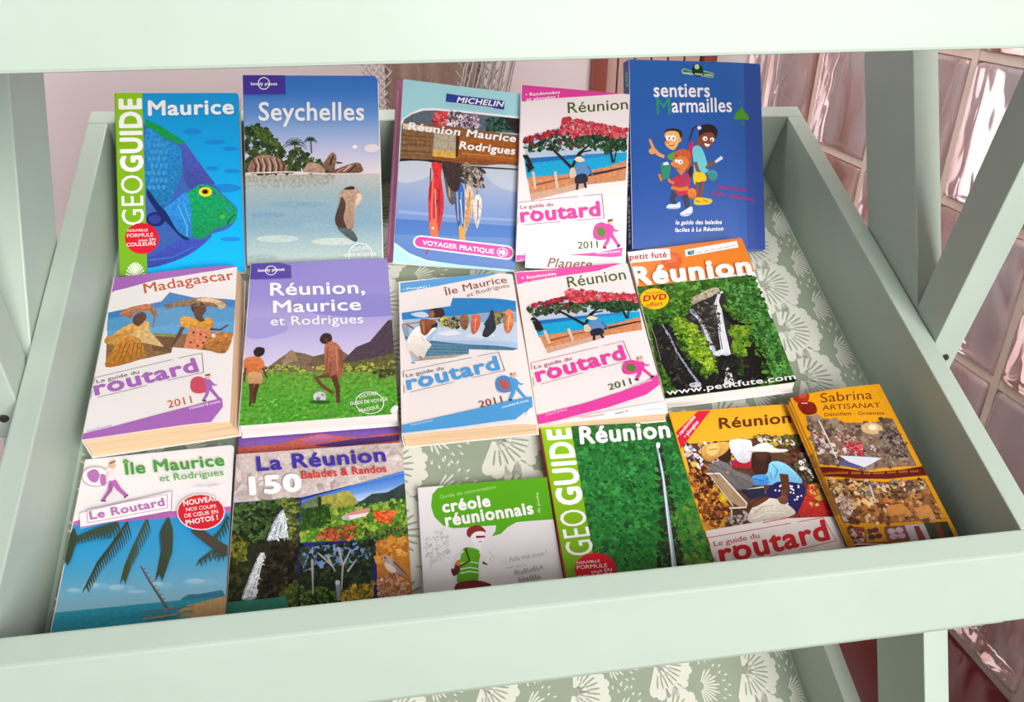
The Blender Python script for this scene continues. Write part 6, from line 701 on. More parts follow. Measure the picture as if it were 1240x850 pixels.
["L",[0.1665,0.4949,0.1277,0.5678,0.0853,0.6632],0.0047,0.0088,"#eef0f2"],["L",[0.151,0.5436,0.153,0.5889,0.1499,0.6581],0.0035,0.0065,"#eef0f2"],["F",[0.1643,0.4855,0.1858,0.4804,0.1499,0.6581,0.0774,0.6651],50,0.0135,["#f6f6f8","#d0d4d8","#bcc0c6","#e8eaee"],6],["V",[-0.0108,0.6708,0.3139,0.6704,0.3766,0.8919,0.0067,0.8626],["#3c8a74","#2c7c6c","#2a6c60"],0.15],
["P",[0.3882,0.2513,1.1061,0.1329,1.0734,0.4683,0.385,0.4475],"#4c86d0",0],["V",[0.3882,0.2513,1.0286,0.1588,1.019,0.2712,0.3888,0.2874],["#3468c4","#6c9ad8","#b8cce4"],0],["P",[0.3884,0.2658,0.4859,0.236,0.5664,0.2559,0.5746,0.3142,0.3897,0.3301],"#6a7458",0.25],["B",[0.4861,0.3011,0.5127,0.245,0.5845,0.2351,0.6389,0.224,0.6836,0.2417,0.7082,0.3161],"#9a9440",0.3],
["P",[0.6908,0.3005,0.8012,0.2494,0.8924,0.248,1.1024,0.1712,1.0851,0.3487,0.7436,0.3256],"#33403c",0.3],["P",[0.3893,0.3131,0.5836,0.3091,0.7615,0.3268,1.09,0.298,1.0734,0.4683,0.385,0.4475],"#4c7a24",0.3],["F",[0.3891,0.3017,1.0907,0.2907,1.0734,0.4683,0.3884,0.4437],330,0.0265,["#4c7a24","#6c9a30","#88ac3c","#345a1c","#5c8628","#a0a83c"],1.6],
["F",[0.3891,0.3017,0.5483,0.2837,0.5476,0.3691,0.3907,0.3862],80,0.0282,["#2c4a1c","#3f6424","#1f3814"],1.6],["L",[0.4913,0.2436,0.495,0.3089],0.0179,0.0251,"#1f3818"],["F",[0.8055,0.3441,0.9228,0.3377,0.9193,0.3875,0.8211,0.3878],46,0.0232,["#d8542c","#c8401c","#e87a3c"],1.6],["F",[0.53,0.3958,0.7058,0.387,0.7037,0.4494,0.4606,0.4433],60,0.0227,["#b84a2c","#8a3420","#d06a3c","#5a4a20"],1.6],
["F",[0.7573,0.4254,1.0782,0.4196,1.073,0.4724,0.7558,0.4599],60,0.0246,["#2c401c","#48602c","#6a7c34"],1.6],["P",[0.6185,0.3429,0.708,0.3232,0.7799,0.3166,0.7824,0.3397,0.7071,0.3489,0.6711,0.3663],"#d08a88",0],["P",[0.6539,0.3453,0.779,0.3366,0.7604,0.3525,0.6622,0.3657],"#e6dcd8",0],["P",[0.6149,0.3483,0.6541,0.3367,0.6711,0.3635,0.6269,0.3633],"#b8b0b0",0],
["P",[0.3855,0.4705,0.7995,0.4629,0.7859,0.7309,0.3809,0.7251],"#20261c",0.4],["P",[0.3924,0.471,0.7993,0.467,0.7864,0.55,0.4027,0.5749],"#6f8ab8",0.2],["F",[0.3887,0.4613,0.7995,0.4629,0.7898,0.655,0.3886,0.6254],201,0.0241,["#1a2418","#2c3820","#10160f","#3a4a2c","#25301c"],1.6],["F",[0.3889,0.6381,0.6123,0.6674,0.6193,0.7308,0.384,0.7204],90,0.0233,["#4a6a24","#2c4418","#6c8430","#1c2c12"],1.6],
["F",[0.6206,0.6681,0.7904,0.6422,0.7866,0.7184,0.6277,0.7252],80,0.0236,["#b8922c","#8a7a24","#d0a83c","#5a5a1c"],1.6],["L",[0.4528,0.5261,0.459,0.675],0.0136,0.0068,"#a8a8a4"],["L",[0.5985,0.4829,0.6228,0.5647,0.6123,0.6674],0.0139,0.0069,"#a8a8a4"],["L",[0.6228,0.5647,0.6673,0.5013],0.0136,0.0068,"#a8a8a4"],["L",[0.538,0.5189,0.5799,0.5878],0.0137,0.0069,"#a8a8a4"],
["L",[0.6477,0.5928,0.7004,0.5438],0.0136,0.0068,"#a8a8a4"],["L",[0.5632,0.5604,0.4867,0.5019],0.0136,0.0068,"#a8a8a4"],["L",[0.5926,0.6405,0.5982,0.7105],0.0236,0.0202,"#8a92a4"],["E",[0.5927,0.6353,0.6061,0.6363,0.5925,0.6456],"#d0d0d4",0,0],["P",[0.8114,0.4706,1.0744,0.4586,1.0459,0.7505,0.8118,0.7178],"#b8742c",0.15],
["F",[0.8162,0.4778,0.9844,0.469,0.9788,0.5369,0.8209,0.5525],40,0.0386,["#c88a34","#d89a44","#a8601c","#b87028"],1.6],["F",[0.8166,0.6312,0.9379,0.6139,0.9851,0.6695,0.9886,0.7272,0.8117,0.7203],130,0.0153,["#c89478","#a86a50","#e0b89a","#8a4c34","#d8a07c"],1.6],["B",[0.8472,0.5477,0.8737,0.5402,0.9038,0.5584,0.9475,0.6014,0.9844,0.6369,0.9455,0.6276,0.886,0.6167,0.8572,0.5817],"#a08c84",0.2],
["B",[0.8579,0.5711,0.8968,0.5846,0.9207,0.6127,0.8863,0.6128,0.8617,0.5926],"#d8c4b4",0],["E",[0.8609,0.55,0.8678,0.5505,0.8607,0.554],"#20180f",0,0],["L",[0.8469,0.5517,0.8311,0.5559],0.0052,0.0017,"#3a2c24"],["L",[0.9065,0.5693,0.9796,0.6327],0.0104,0.0052,"#5c4c44"],["L",[0.9031,0.6179,0.8984,0.6372],0.0052,0.0052,"#4a342c"],
["T","La Réunion",[0.1291,0.0969,0.8928,0.0962,0.1189,0.0294],"#40309c",0.035,0],["T","150",[0.0971,0.2074,0.3838,0.2087,0.0851,0.1303],"#f6f2f0",0.06,0],["T","Balades & Randos",[0.3899,0.1527,0.8949,0.1518,0.3858,0.1164],"#c8342c",0.03,0],]},
'creole': {'base':'#e9e4e6','art':[
["P",[-0.0841,-0.5145,2.5759,-0.32,2.0904,0.9139,-0.1484,0.7447],"#e9e4e6",0],["F",[0.0091,0.3019,0.1876,0.254,0.1896,0.4347,0.0176,0.451],40,0.027,["#dcd6d8","#d2cccf"],2],["L",[0.081,0.3674,0.0529,0.4827],0.0115,0.0115,"#d6d0d2"],["L",[0.1599,0.3434,0.2011,0.3162],0.0039,0.0039,"#b8b2b6"],["L",[0.1667,0.3738,0.2009,0.3584],0.0038,0.0038,"#b8b2b6"],
["L",[0.1735,0.404,0.1939,0.3907],0.0038,0.0038,"#b8b2b6"],["L",[0.4677,0.4261,0.4995,0.4726],0.0038,0.0038,"#b8b2b6"],["L",[0.4887,0.4128,0.5204,0.4595],0.0038,0.0038,"#b8b2b6"],
["P",[0.1499,0.0122,0.4956,-0.0036,1.0299,-0.0143,1.1555,-0.022,1.133,0.2622,0.9932,0.2643,0.8152,0.262,0.7163,0.2624,0.6432,0.288,0.589,0.3224,0.5193,0.3324,0.5526,0.3043,0.5616,0.2695,0.362,0.267,0.2449,0.266,0.1689,0.2449,0.1055,0.1857,0.087,0.121,0.1026,0.0496],"#5aa81c",0],["B",[0.191,0.0037,0.272,0.0014,0.495,0.0014,0.3881,0.0463,0.2268,0.0507],"#5aa81c",0],
["T","Guide de conversation",[0.1599,0.0814,0.5944,0.0452,0.1565,0.0589],"#a8d47c",0.01,0],["T","créole",[0.1762,0.1657,0.535,0.1511,0.1703,0.099],"#f6f2f0",0.05,0],["T","réunionnais",[0.1921,0.2482,0.8548,0.2194,0.1857,0.1798],"#f6f2f0",0.05,0],["T","de poche",[0.9068,0.2185,0.9146,0.0935,0.8868,0.2186],"#dcecc8",0.01,0],
["B",[0.3373,0.3112,0.3514,0.2739,0.4217,0.2591,0.4676,0.2826,0.4742,0.3061,0.397,0.3004,0.3644,0.3284],"#8e2c2c",0],["B",[0.3653,0.3209,0.407,0.2981,0.465,0.3024,0.4702,0.3363,0.447,0.3648,0.3976,0.3731,0.3675,0.3513],"#f4eef0",0],["L",[0.4033,0.3283,0.471,0.3303],0.0193,0.0154,"#8a2030"],["L",[0.419,0.3567,0.4441,0.3571],0.0058,0.0058,"#3a2020"],
["B",[0.3791,0.3673,0.4269,0.3708,0.4411,0.4092,0.3926,0.413],"#f0eaec",0],["B",[0.2993,0.3912,0.3668,0.3888,0.4211,0.4152,0.4033,0.48,0.3775,0.5785,0.2413,0.5753,0.2605,0.4838],"#5aa81c",0],["L",[0.2695,0.4714,0.3386,0.4649,0.4016,0.4784],0.0113,0.0094,"#cfe4b8"],["L",[0.266,0.503,0.3348,0.4966,0.3975,0.51],0.0113,0.0094,"#cfe4b8"],
["L",[0.2637,0.5244,0.3323,0.518,0.3948,0.5314],0.0113,0.0094,"#cfe4b8"],["L",[0.3188,0.3882,0.3391,0.4606,0.2309,0.496],0.0172,0.0134,"#4a2c24"],["B",[0.2028,0.4939,0.2636,0.4549,0.2612,0.5127,0.2174,0.5352],"#5c2c24",0],["B",[0.2339,0.4673,0.2644,0.4476,0.2643,0.4841],"#e07a2c",0],["L",[0.2985,0.3986,0.2376,0.431,0.2121,0.4946],0.0267,0.0191,"#ded8dc"],
["L",[0.4173,0.4149,0.4846,0.4421,0.45,0.4864],0.023,0.0192,"#f0eaec"],["L",[0.4325,0.4749,0.4644,0.4918],0.0189,0.0094,"#4a3a3c"],["B",[0.2413,0.5753,0.3821,0.5718,0.5076,0.6136,0.4947,0.6379,0.376,0.6206,0.3006,0.6288,0.2181,0.6198],"#7c2228",0],["L",[0.4698,0.6164,0.5952,0.651,0.6253,0.6948],0.0445,0.0297,"#f0eaec"],["L",[0.2641,0.6233,0.2198,0.6916],0.0406,0.0295,"#f0eaec"],
["T","... Ada mé tout !",[0.5789,0.4902,0.9129,0.4668,0.5765,0.4656],"#b0aab0",0.005,0],["L",[0.5946,0.5222,0.5975,0.5139,0.6018,0.5213,0.6066,0.5215,0.6097,0.5148,0.6139,0.5207,0.6187,0.5209,0.6218,0.5135,0.626,0.52,0.6308,0.5202,0.6338,0.5121,0.6381,0.5194,0.6429,0.5196,0.6459,0.5113,0.6502,0.5187],0.0042,0.0042,"#bcb6bc"],
["L",[0.6671,0.5183,0.6703,0.5118,0.6744,0.5174,0.6793,0.5176,0.6824,0.5106,0.6865,0.5168,0.6914,0.517,0.6945,0.5093,0.6986,0.5161,0.7035,0.5163,0.7066,0.5086,0.7108,0.5155],0.0042,0.0042,"#bcb6bc"],["L",[0.7278,0.515,0.731,0.5078,0.7351,0.5142,0.7399,0.5144,0.743,0.5056,0.7472,0.5135],0.0042,0.0042,"#bcb6bc"],["T","BLaBLaBLA",[0.6566,0.5625,0.8688,0.5439,0.6537,0.5384],"#a09aa2",0.01,0],
["T","blaBla",[0.6779,0.6039,0.8402,0.5934,0.676,0.5801],"#908a94",0.01,0],["L",[0.636,0.6389,0.6393,0.6307,0.644,0.638,0.6488,0.6382,0.6521,0.6302,0.6568,0.6373,0.6615,0.6375,0.665,0.6305,0.6696,0.6366,0.6743,0.6369,0.6778,0.6298,0.6823,0.6359,0.6871,0.6362,0.6905,0.6276,0.6951,0.6352],0.0047,0.0047,"#bcb6bc"],
["L",[0.7127,0.6348,0.7162,0.6277,0.7207,0.6339,0.7255,0.6341,0.7289,0.6259,0.7335,0.6332,0.7383,0.6334,0.7418,0.6251,0.7464,0.6325,0.7511,0.6327,0.7546,0.6244,0.7592,0.6318],0.0047,0.0047,"#bcb6bc"],["L",[0.7768,0.6314,0.7803,0.6233,0.7849,0.6304,0.7896,0.6307,0.7931,0.6211,0.7977,0.6297,0.8025,0.63,0.806,0.6212,0.8105,0.6291,0.8153,0.6293,0.8189,0.6218,0.8234,0.6284],0.0047,0.0047,"#bcb6bc"],
["L",[0.8411,0.6279,0.8447,0.6207,0.8491,0.627],0.0047,0.0047,"#bcb6bc"],]},
'geo': {'base':'#7cb41c','art':[
["V",[0.2476,-0.0575,1.1867,-0.0168,1.0103,0.9584,0.1225,0.9099],["#1f5a2c","#24682e","#2a7a34","#2c8034","#2a7a30","#347f2c","#47822a"],0.35],["F",[0.2232,0.0333,0.9825,0.0211,0.9974,0.7692,0.1949,0.7836],900,0.0299,["#1c5a28","#2a7232","#338a3c","#175022","#226a2e","#3c9444"],1.6],
["F",[0.7996,0.4655,1.0165,0.45,1.0096,0.7814,0.742,0.7787],120,0.0262,["#4c8a2c","#5c9438","#3c7a28","#6a8a34"],1.6],["F",[0.8241,0.1713,0.8724,0.1662,0.8662,0.2941,0.853,0.4289,0.8212,0.5931,0.8014,0.7242,0.7711,0.8142,0.581,0.8041,0.6616,0.6459,0.7531,0.4632],151,0.0297,["#26301f","#2f3c24","#1c2418","#33301f","#28441f"],3],
["L",[0.8433,0.1532,0.8343,0.2364,0.8244,0.3198,0.8005,0.4263,0.7728,0.5534,0.7466,0.6742,0.7233,0.7891],0.0139,0.0297,"#a8b8d0"],["L",[0.8416,0.2082,0.8193,0.3469,0.7804,0.5032,0.7456,0.6502,0.7112,0.7885],0.0059,0.0156,"#e4ecf6"],["E",[0.8521,0.1566,0.8679,0.1573,0.8453,0.1737],"#e8eef4",0,0],["V",[-0.0807,-0.0409,0.2312,0.0034,0.1967,0.8059,-0.0654,0.8571],["#93c81c","#84b81a","#6da51c"],0],
["T","GEO",[0.2119,0.6701,0.2062,0.4556,0.037,0.6751],"#f6f2f0",-0.012,0],["T","GUIDE",[0.2007,0.4296,0.2165,0.036,0.0369,0.4306],"#fffdfa",0.05,0],["T","Réunion",[0.2786,0.1217,0.9605,0.1142,0.2943,0.0337],"#f6f2f0",0.045,0],["E",[0.1999,0.7388,0.3381,0.7461,0.1777,0.8115],"#d5142c",0,0],["T","NOUVELLE",[0.0838,0.7099,0.2391,0.7088,0.0852,0.6996],"#f6f2f0",0.012,0],
["T","FORMULE",[0.0776,0.7324,0.2805,0.7339,0.0803,0.7166],"#f6f2f0",0,0],["T","tout EN",[0.1653,0.7551,0.3065,0.7512,0.1665,0.7428],"#f6f2f0",0,0],["T","COULEURS",[0.0687,0.7769,0.3026,0.7736,0.0705,0.7614],"#f6f2f0",0.012,0],]},
'ry': {'base':'#f0b02c','art':[
["V",[-0.0572,-0.0253,1.3221,-0.0026,1.177,0.2135,-0.0499,0.1713],["#eda41c","#f2ac24","#f2b02c"],0],["P",[0.342,0.0046,0.2366,0.0038,0.0055,0.1052,0.0062,0.1921],"#d61c3c",0],["T","• randonnées",[0.0174,0.1344,0.2024,0.0339,0.0013,0.1213],"#f6f2f0",0.02,0],["T","• plongées",[0.072,0.1391,0.2136,0.0638,0.056,0.1261],"#f6f2f0",0.02,0],
["T","Réunion",[0.3667,0.1047,0.9662,0.101,0.3871,0.0516],"#5a2c14",0.03,0],["P",[0.0289,0.1703,0.5538,0.1696,1.0123,0.1639,1.0049,0.5844,0.5741,0.5647,0.0141,0.5773],"#5a3a2c",0.3],["F",[0.042,0.176,0.5839,0.1732,0.5641,0.2922,0.0328,0.2935],110,0.0398,["#cfc4d4","#8a7a94","#f0e8ec","#4a2c28","#e8b83c","#6a4a44"],1.6],
["F",[0.0132,0.3021,0.1683,0.3006,0.2379,0.5189,0.1811,0.5692,0.0162,0.5731],150,0.0423,["#a85a24","#c88a34","#6a3018","#4a2418","#d8a030","#8a4a24"],1.6],["F",[0.8097,0.1744,1.0091,0.1689,1.0057,0.2756,0.8508,0.3171,0.8245,0.2562],60,0.0411,["#3a4a1c","#5a6a2c","#2c2c18","#7a5a34"],1.6],["F",[0.8485,0.2171,0.968,0.2334,0.9558,0.3028,0.7891,0.3138],30,0.044,["#5c3424","#7a4a34","#3c2018"],1.6],
["F",[0.965,0.2635,1.0433,0.2675,1.0174,0.4512,0.9198,0.4079],60,0.0406,["#3c3c34","#5a5448","#2c2018","#80786c"],1.6],["B",[0.7477,0.5429,0.816,0.4962,0.896,0.4446,0.9687,0.4296,0.9901,0.5836,0.78,0.5763],"#c42a24",0.25],["F",[0.8927,0.4255,0.9901,0.4212,0.981,0.5053,0.8734,0.527],36,0.0396,["#d8a03c","#c8442c","#e0c060","#a82c20"],1.6],
["B",[0.0238,0.3122,0.0838,0.3154,0.0902,0.3491,0.0268,0.3693,-0.0015,0.3489],"#c88a3c",0.2],["E",[0.2168,0.4448,0.2522,0.4468,0.2036,0.4698],"#d8b01c",0.2,0],["P",[0.3703,0.2723,0.5284,0.2854,0.502,0.3182,0.3677,0.3063],"#b02030",0],["B",[0.4069,0.1744,0.5783,0.1831,0.5158,0.2799,0.4162,0.2747],"#e6e2ea",0.1],
["B",[0.1711,0.3104,0.2282,0.2746,0.3195,0.2794,0.3752,0.3212,0.4558,0.3448,0.5006,0.3759,0.4497,0.411,0.34,0.4144,0.2502,0.3814,0.172,0.3392],"#6e6a6a",0.15],["B",[0.2735,0.2475,0.3243,0.2104,0.386,0.2136,0.3755,0.2627,0.3195,0.2794],"#3a2018",0],["B",[0.1514,0.2412,0.1855,0.1883,0.2777,0.1779,0.3965,0.1789,0.3654,0.2225,0.2532,0.2563,0.1998,0.2692],"#d6a050",0.1],
["B",[0.1992,0.2239,0.224,0.1903,0.2984,0.184,0.2961,0.219,0.2377,0.2408],"#ecc478",0],["P",[0.1767,0.3299,0.2519,0.3339,0.3794,0.4814,0.3377,0.5019,0.2639,0.4704],"#a88a6c",0.1],["L",[0.1326,0.3257,0.2463,0.3298,0.285,0.3738,0.3794,0.4814,0.3622,0.4987,0.235,0.4962],0.0135,0.012,"#e4dccc"],["L",[0.1668,0.3342,0.2691,0.489],0.0121,0.0121,"#c8b49c"],
["L",[0.252,0.4926,0.2241,0.5584],0.0118,0.0118,"#c8b8a4"],["L",[0.4146,0.4185,0.5498,0.4117,0.5484,0.4537],0.012,0.012,"#d8d0c4"],["P",[0.3698,0.416,0.5547,0.4167,0.5484,0.4537,0.419,0.4652],"#23283c",0],["B",[0.5474,0.2518,0.6282,0.2361,0.6944,0.2595,0.6793,0.2982,0.5951,0.3474,0.5218,0.3386],"#3c2018",0],
["B",[0.5352,0.2313,0.6324,0.201,0.7146,0.1981,0.7674,0.2312,0.8431,0.2391,0.8275,0.2514,0.6691,0.2482],"#f0ece6",0],["B",[0.496,0.3565,0.6076,0.3528,0.6716,0.2978,0.7652,0.3008,0.833,0.3454,0.8665,0.405,0.7259,0.4165,0.6079,0.4054,0.4874,0.3989],"#7ec4ea",0.1],["B",[0.496,0.3565,0.6049,0.3575,0.5955,0.4,0.4874,0.3989],"#4a94d8",0.1],
["B",[0.5794,0.4274,0.6766,0.3948,0.853,0.4138,0.8599,0.452,0.7403,0.5424,0.6705,0.5066,0.5974,0.475,0.5484,0.4537],"#1e1c58",0],["E",[0.6341,0.473,0.6416,0.4735,0.6314,0.4775],"#e8e4f0",0,0],["E",[0.6614,0.4817,0.6689,0.4821,0.6587,0.4862],"#e8e4f0",0,0],["E",[0.7619,0.4217,0.7695,0.4222,0.7591,0.4263],"#e8e4f0",0,0],["E",[0.5603,0.5041,0.5677,0.5045,0.5577,0.5085],"#e8e4f0",0,0],
["E",[0.6613,0.437,0.6688,0.4374,0.6585,0.4415],"#e8e4f0",0,0],["E",[0.7824,0.473,0.7899,0.4734,0.7795,0.4775],"#e8e4f0",0,0],["E",[0.7589,0.432,0.7664,0.4324,0.756,0.4366],"#e8e4f0",0,0],["E",[0.6882,0.4997,0.6956,0.5001,0.6855,0.5041],"#e8e4f0",0,0],["E",[0.7731,0.4222,0.7807,0.4226,0.7703,0.4267],"#e8e4f0",0,0],["E",[0.7552,0.4853,0.7627,0.4858,0.7524,0.4898],"#e8e4f0",0,0],
["E",[0.686,0.4134,0.6935,0.4138,0.6832,0.418],"#e8e4f0",0,0],["E",[0.7896,0.4729,0.7971,0.4734,0.7868,0.4774],"#e8e4f0",0,0],["E",[0.6534,0.5049,0.6609,0.5053,0.6507,0.5093],"#e8e4f0",0,0],["E",[0.6557,0.521,0.6632,0.5214,0.653,0.5254],"#e8e4f0",0,0],["E",[0.8209,0.4289,0.8284,0.4293,0.818,0.4334],"#e8e4f0",0,0],["E",[0.6328,0.4333,0.6403,0.4337,0.6301,0.4378],"#e8e4f0",0,0],
["E",[0.8164,0.47,0.8239,0.4704,0.8135,0.4745],"#e8e4f0",0,0],["E",[0.7448,0.4496,0.7523,0.4501,0.742,0.4542],"#e8e4f0",0,0],["E",[0.7099,0.4581,0.7174,0.4585,0.7071,0.4626],"#e8e4f0",0,0],["E",[0.6582,0.4793,0.6657,0.4797,0.6555,0.4838],"#e8e4f0",0,0],["E",[0.6911,0.5192,0.6985,0.5197,0.6884,0.5237],"#e8e4f0",0,0],["E",[0.7657,0.4339,0.7733,0.4343,0.7629,0.4385],"#e8e4f0",0,0],
["E",[0.7725,0.4402,0.78,0.4406,0.7696,0.4447],"#e8e4f0",0,0],["E",[0.7741,0.4843,0.7815,0.4847,0.7712,0.4887],"#e8e4f0",0,0],["E",[0.6797,0.417,0.6873,0.4175,0.6769,0.4216],"#e8e4f0",0,0],["E",[0.5807,0.5008,0.5881,0.5012,0.578,0.5052],"#e8e4f0",0,0],["E",[0.7037,0.4291,0.7112,0.4295,0.7009,0.4336],"#e8e4f0",0,0],["E",[0.6317,0.4998,0.6391,0.5002,0.629,0.5043],"#e8e4f0",0,0],
["E",[0.8234,0.4224,0.831,0.4229,0.8205,0.427],"#e8e4f0",0,0],["E",[0.7608,0.4192,0.7683,0.4196,0.7579,0.4237],"#e8e4f0",0,0],["E",[0.7647,0.4544,0.7723,0.4548,0.7619,0.4589],"#e8e4f0",0,0],["E",[0.6657,0.529,0.6731,0.5294,0.663,0.5334],"#e8e4f0",0,0],["L",[0.7448,0.3601,0.7203,0.4256,0.6665,0.488],0.0674,0.0521,"#5a3020"],
["B",[0.3426,0.5606,0.4137,0.5015,0.5405,0.4672,0.6516,0.4872,0.7227,0.546,0.5714,0.569,0.4469,0.5754],"#ddd2c4",0.08],["B",[0.404,0.4919,0.5282,0.4619,0.5527,0.4725,0.4284,0.5023],"#6a3c28",0],["L",[0.2203,0.284,0.3121,0.3227,0.3675,0.364],0.0107,0.0061,"#565252"],["L",[0.2615,0.3007,0.2771,0.3448,0.3524,0.3916],0.0091,0.0045,"#84807e"],
["L",[0.3676,0.3353,0.4428,0.368,0.4878,0.3847],0.0242,0.0151,"#7a7674"],["E",[0.3086,0.3292,0.3237,0.3301,0.3052,0.3358],"#c87a5c",0,0],["L",[0.1862,0.3112,0.2197,0.3513],0.0076,0.0045,"#504c4c"],["L",[0.1554,0.2394,0.2007,0.2673,0.2618,0.2548],0.0091,0.0046,"#b07a30"],["L",[0.2218,0.2102,0.2925,0.2108],0.0062,0.0062,"#a8742c"],
["L",[0.5336,0.2342,0.6691,0.2482,0.8343,0.2507],0.0093,0.0046,"#c8bcac"],["B",[0.5761,0.2434,0.6248,0.2419,0.7001,0.2498,0.6724,0.2831,0.6101,0.2946,0.5719,0.2729],"#4a2a1c",0.1],["B",[0.67,0.2602,0.6948,0.2694,0.6747,0.298,0.6353,0.3057],"#2c1810",0],["L",[0.6813,0.3082,0.7103,0.3389,0.665,0.3751],0.0077,0.0046,"#4c9ad0"],["L",[0.7766,0.3083,0.8271,0.3548,0.8313,0.3984],0.0093,0.0062,"#a8dcf4"],
["L",[0.6436,0.3451,0.6312,0.3924],0.0077,0.0046,"#5aa8dc"],["L",[0.4881,0.3704,0.5583,0.3837,0.6091,0.3769],0.0076,0.0045,"#2c74b8"],["L",[0.7255,0.3007,0.7602,0.3221],0.0077,0.0046,"#c4e8f8"],["L",[0.6921,0.4335,0.675,0.4792,0.6451,0.4979],0.0454,0.0333,"#6c3c28"],["B",[0.6299,0.4721,0.683,0.4611,0.7049,0.4809,0.6732,0.5022,0.6313,0.4953],"#7a4834",0.1],
["L",[0.4134,0.5287,0.4874,0.5056,0.5814,0.5017],0.0088,0.0044,"#b8a894"],["L",[0.3839,0.554,0.5015,0.5336,0.6341,0.541],0.0088,0.0044,"#f0e8dc"],["L",[0.4519,0.5668,0.5767,0.5604],0.0073,0.0044,"#a89884"],["F",[0.026,0.3075,0.1683,0.3006,0.1858,0.3873,0.0431,0.3983],31,0.03,["#3a1c14","#7a3c20","#c87a34","#2c1410"],1.6],
["F",[0.6052,0.164,0.8127,0.1694,0.9175,0.2105,0.7828,0.2189],41,0.0346,["#4a5a24","#c8a034","#7a5a3c","#e0d8d8","#38441c"],1.6],["F",[0.8568,0.3075,0.9558,0.3028,0.9625,0.391,0.8741,0.4054],31,0.0308,["#2c2420","#6a3c28","#e0dcd4","#4a5434"],1.6],["F",[0.214,0.5355,0.3548,0.5254,0.3281,0.5731,0.1788,0.5735],40,0.0319,["#8a7a74","#c8b8ac","#4a3430","#a89890"],1.6],
["P",[-0.0515,0.591,0.5741,0.5647,1.0228,0.5809,1.039,0.7745,-0.1063,0.7892],"#ece2de",0],["L",[0.4459,0.5771,0.5709,0.5699,0.7293,0.5599],0.0073,0.0073,"#c8203c"],["L",[0.004,0.6586,0.0014,0.6201],0.0051,0.0051,"#b82430"],["L",[0.0014,0.6201,0.6545,0.591],0.0052,0.0052,"#b82430"],["L",[0.7101,0.5886,0.9159,0.5794],0.0053,0.0053,"#b82430"],["L",[0.9159,0.5794,0.947,0.6867],0.0054,0.0054,"#b82430"],
["L",[0.947,0.6867,0.6401,0.7092],0.0053,0.0053,"#b82430"],["L",[0.4705,0.7216,0.0648,0.7514],0.0051,0.0051,"#b82430"],["L",[0.0103,0.7527,0.0071,0.7047],0.005,0.005,"#b82430"],["T","Le guide du",[0.031,0.6599,0.3842,0.641,0.0347,0.6389],"#b82430",0.01,0],["T","routard",[0.0501,0.7366,0.8999,0.677,0.0598,0.6541],"#cc1c24",0.042,0],["L",[0.0369,0.7428,0.1002,0.7357],0.0028,0.0028,"#f6f2f0"],
["E",[0.1769,0.6731,0.1922,0.674,0.172,0.6821],"#cc1c24",0,0],["B",[0.8231,0.7406,0.9207,0.7292,1.0074,0.7556,0.9528,0.7694],"#4a2430",0],]},
'sab': {'base':'#e09a10','art':[
["P",[-0.1655,-0.3242,2.3671,-0.0426,1.1862,0.9944,-1.0916,0.8144],"#e09a10",0.05],["E",[0.1128,0.004,0.155,0.0402,0.0389,0.0285],"#a82c14",0.2,0],["B",[0.0512,0.0395,0.2024,0.0549,0.1895,0.1115,0.0689,0.1057],"#7c1c10",0.2],["E",[0.1332,-0.0018,0.18,0.0031,0.1142,0.0199],"#c84a24",0,0],["L",[0.0862,0.0431,0.1423,0.0514],0.0094,0.0094,"#f0d8c8"],
["T","Sabrina",[0.2787,0.0627,0.8406,0.0817,0.3095,0.0143],"#6a2a08",0,0],["T","ARTISANAT",[0.2576,0.1056,0.8781,0.1341,0.2756,0.0793],"#6a2a08",0.005,0],["T","Détaillant - Grossiste",[0.2519,0.1393,0.8819,0.1748,0.2649,0.1217],"#6a2a08",0.01,0],["P",[0.0706,0.1123,0.4174,0.1885,0.6896,0.2118,0.9446,0.1999,0.9438,0.4584,0.4165,0.4444,0.1902,0.4059,0.005,0.3709],"#7a6450",0.3],
["F",[0.0706,0.1123,0.4174,0.1885,0.6896,0.2118,0.9446,0.1999,0.9438,0.4584,0.4165,0.4444,0.1902,0.4059,0.005,0.3709],120,0.056,["#6a5444","#8c7664","#5a4638","#94806c","#4a3a34"],1.5],["E",[0.6733,0.2411,0.7838,0.252,0.6428,0.2725],"#c8a878",0.1,0],["E",[0.6854,0.2361,0.7297,0.2405,0.6712,0.2508],"#f0dcb8",0,0],
["F",[0.0658,0.1939,0.2584,0.2003,0.5865,0.3181,0.6857,0.3635,0.248,0.3698,0.0099,0.3114],90,0.0298,["#c8b0a8","#8a4a3c","#d8d0d0","#5a4a54","#b86a50"],1.6],["L",[0.1758,0.1545,0.1838,0.2549,0.1813,0.3636],0.0161,0.0115,"#d8c8bc"],["L",[0.0681,0.219,0.1652,0.3019],0.016,0.016,"#c8c0c0"],["F",[0.3426,0.2946,0.5097,0.3228,0.4622,0.3721,0.3181,0.3466],30,0.0314,["#b8303c","#d8586c","#8a2028"],1.6],
["P",[0.2158,0.3525,0.6265,0.3994,0.486,0.4216,0.405,0.4317,0.2769,0.3904],"#d4d4e0",0],["P",[0.2156,0.3787,0.3883,0.4243,0.3342,0.431,0.1752,0.3963],"#4c5488",0],["F",[0.7397,0.2599,0.9378,0.2549,0.9235,0.4097,0.6863,0.411],60,0.0311,["#4a3c38","#6a5a54","#34282a","#8a7c7c"],1.6],
["P",[-0.0363,0.379,0.4476,0.4612,0.7673,0.471,1.0181,0.4653,1.0038,0.5123,0.5912,0.5067,0.2863,0.4812,-0.0463,0.4276],"#5c120c",0],
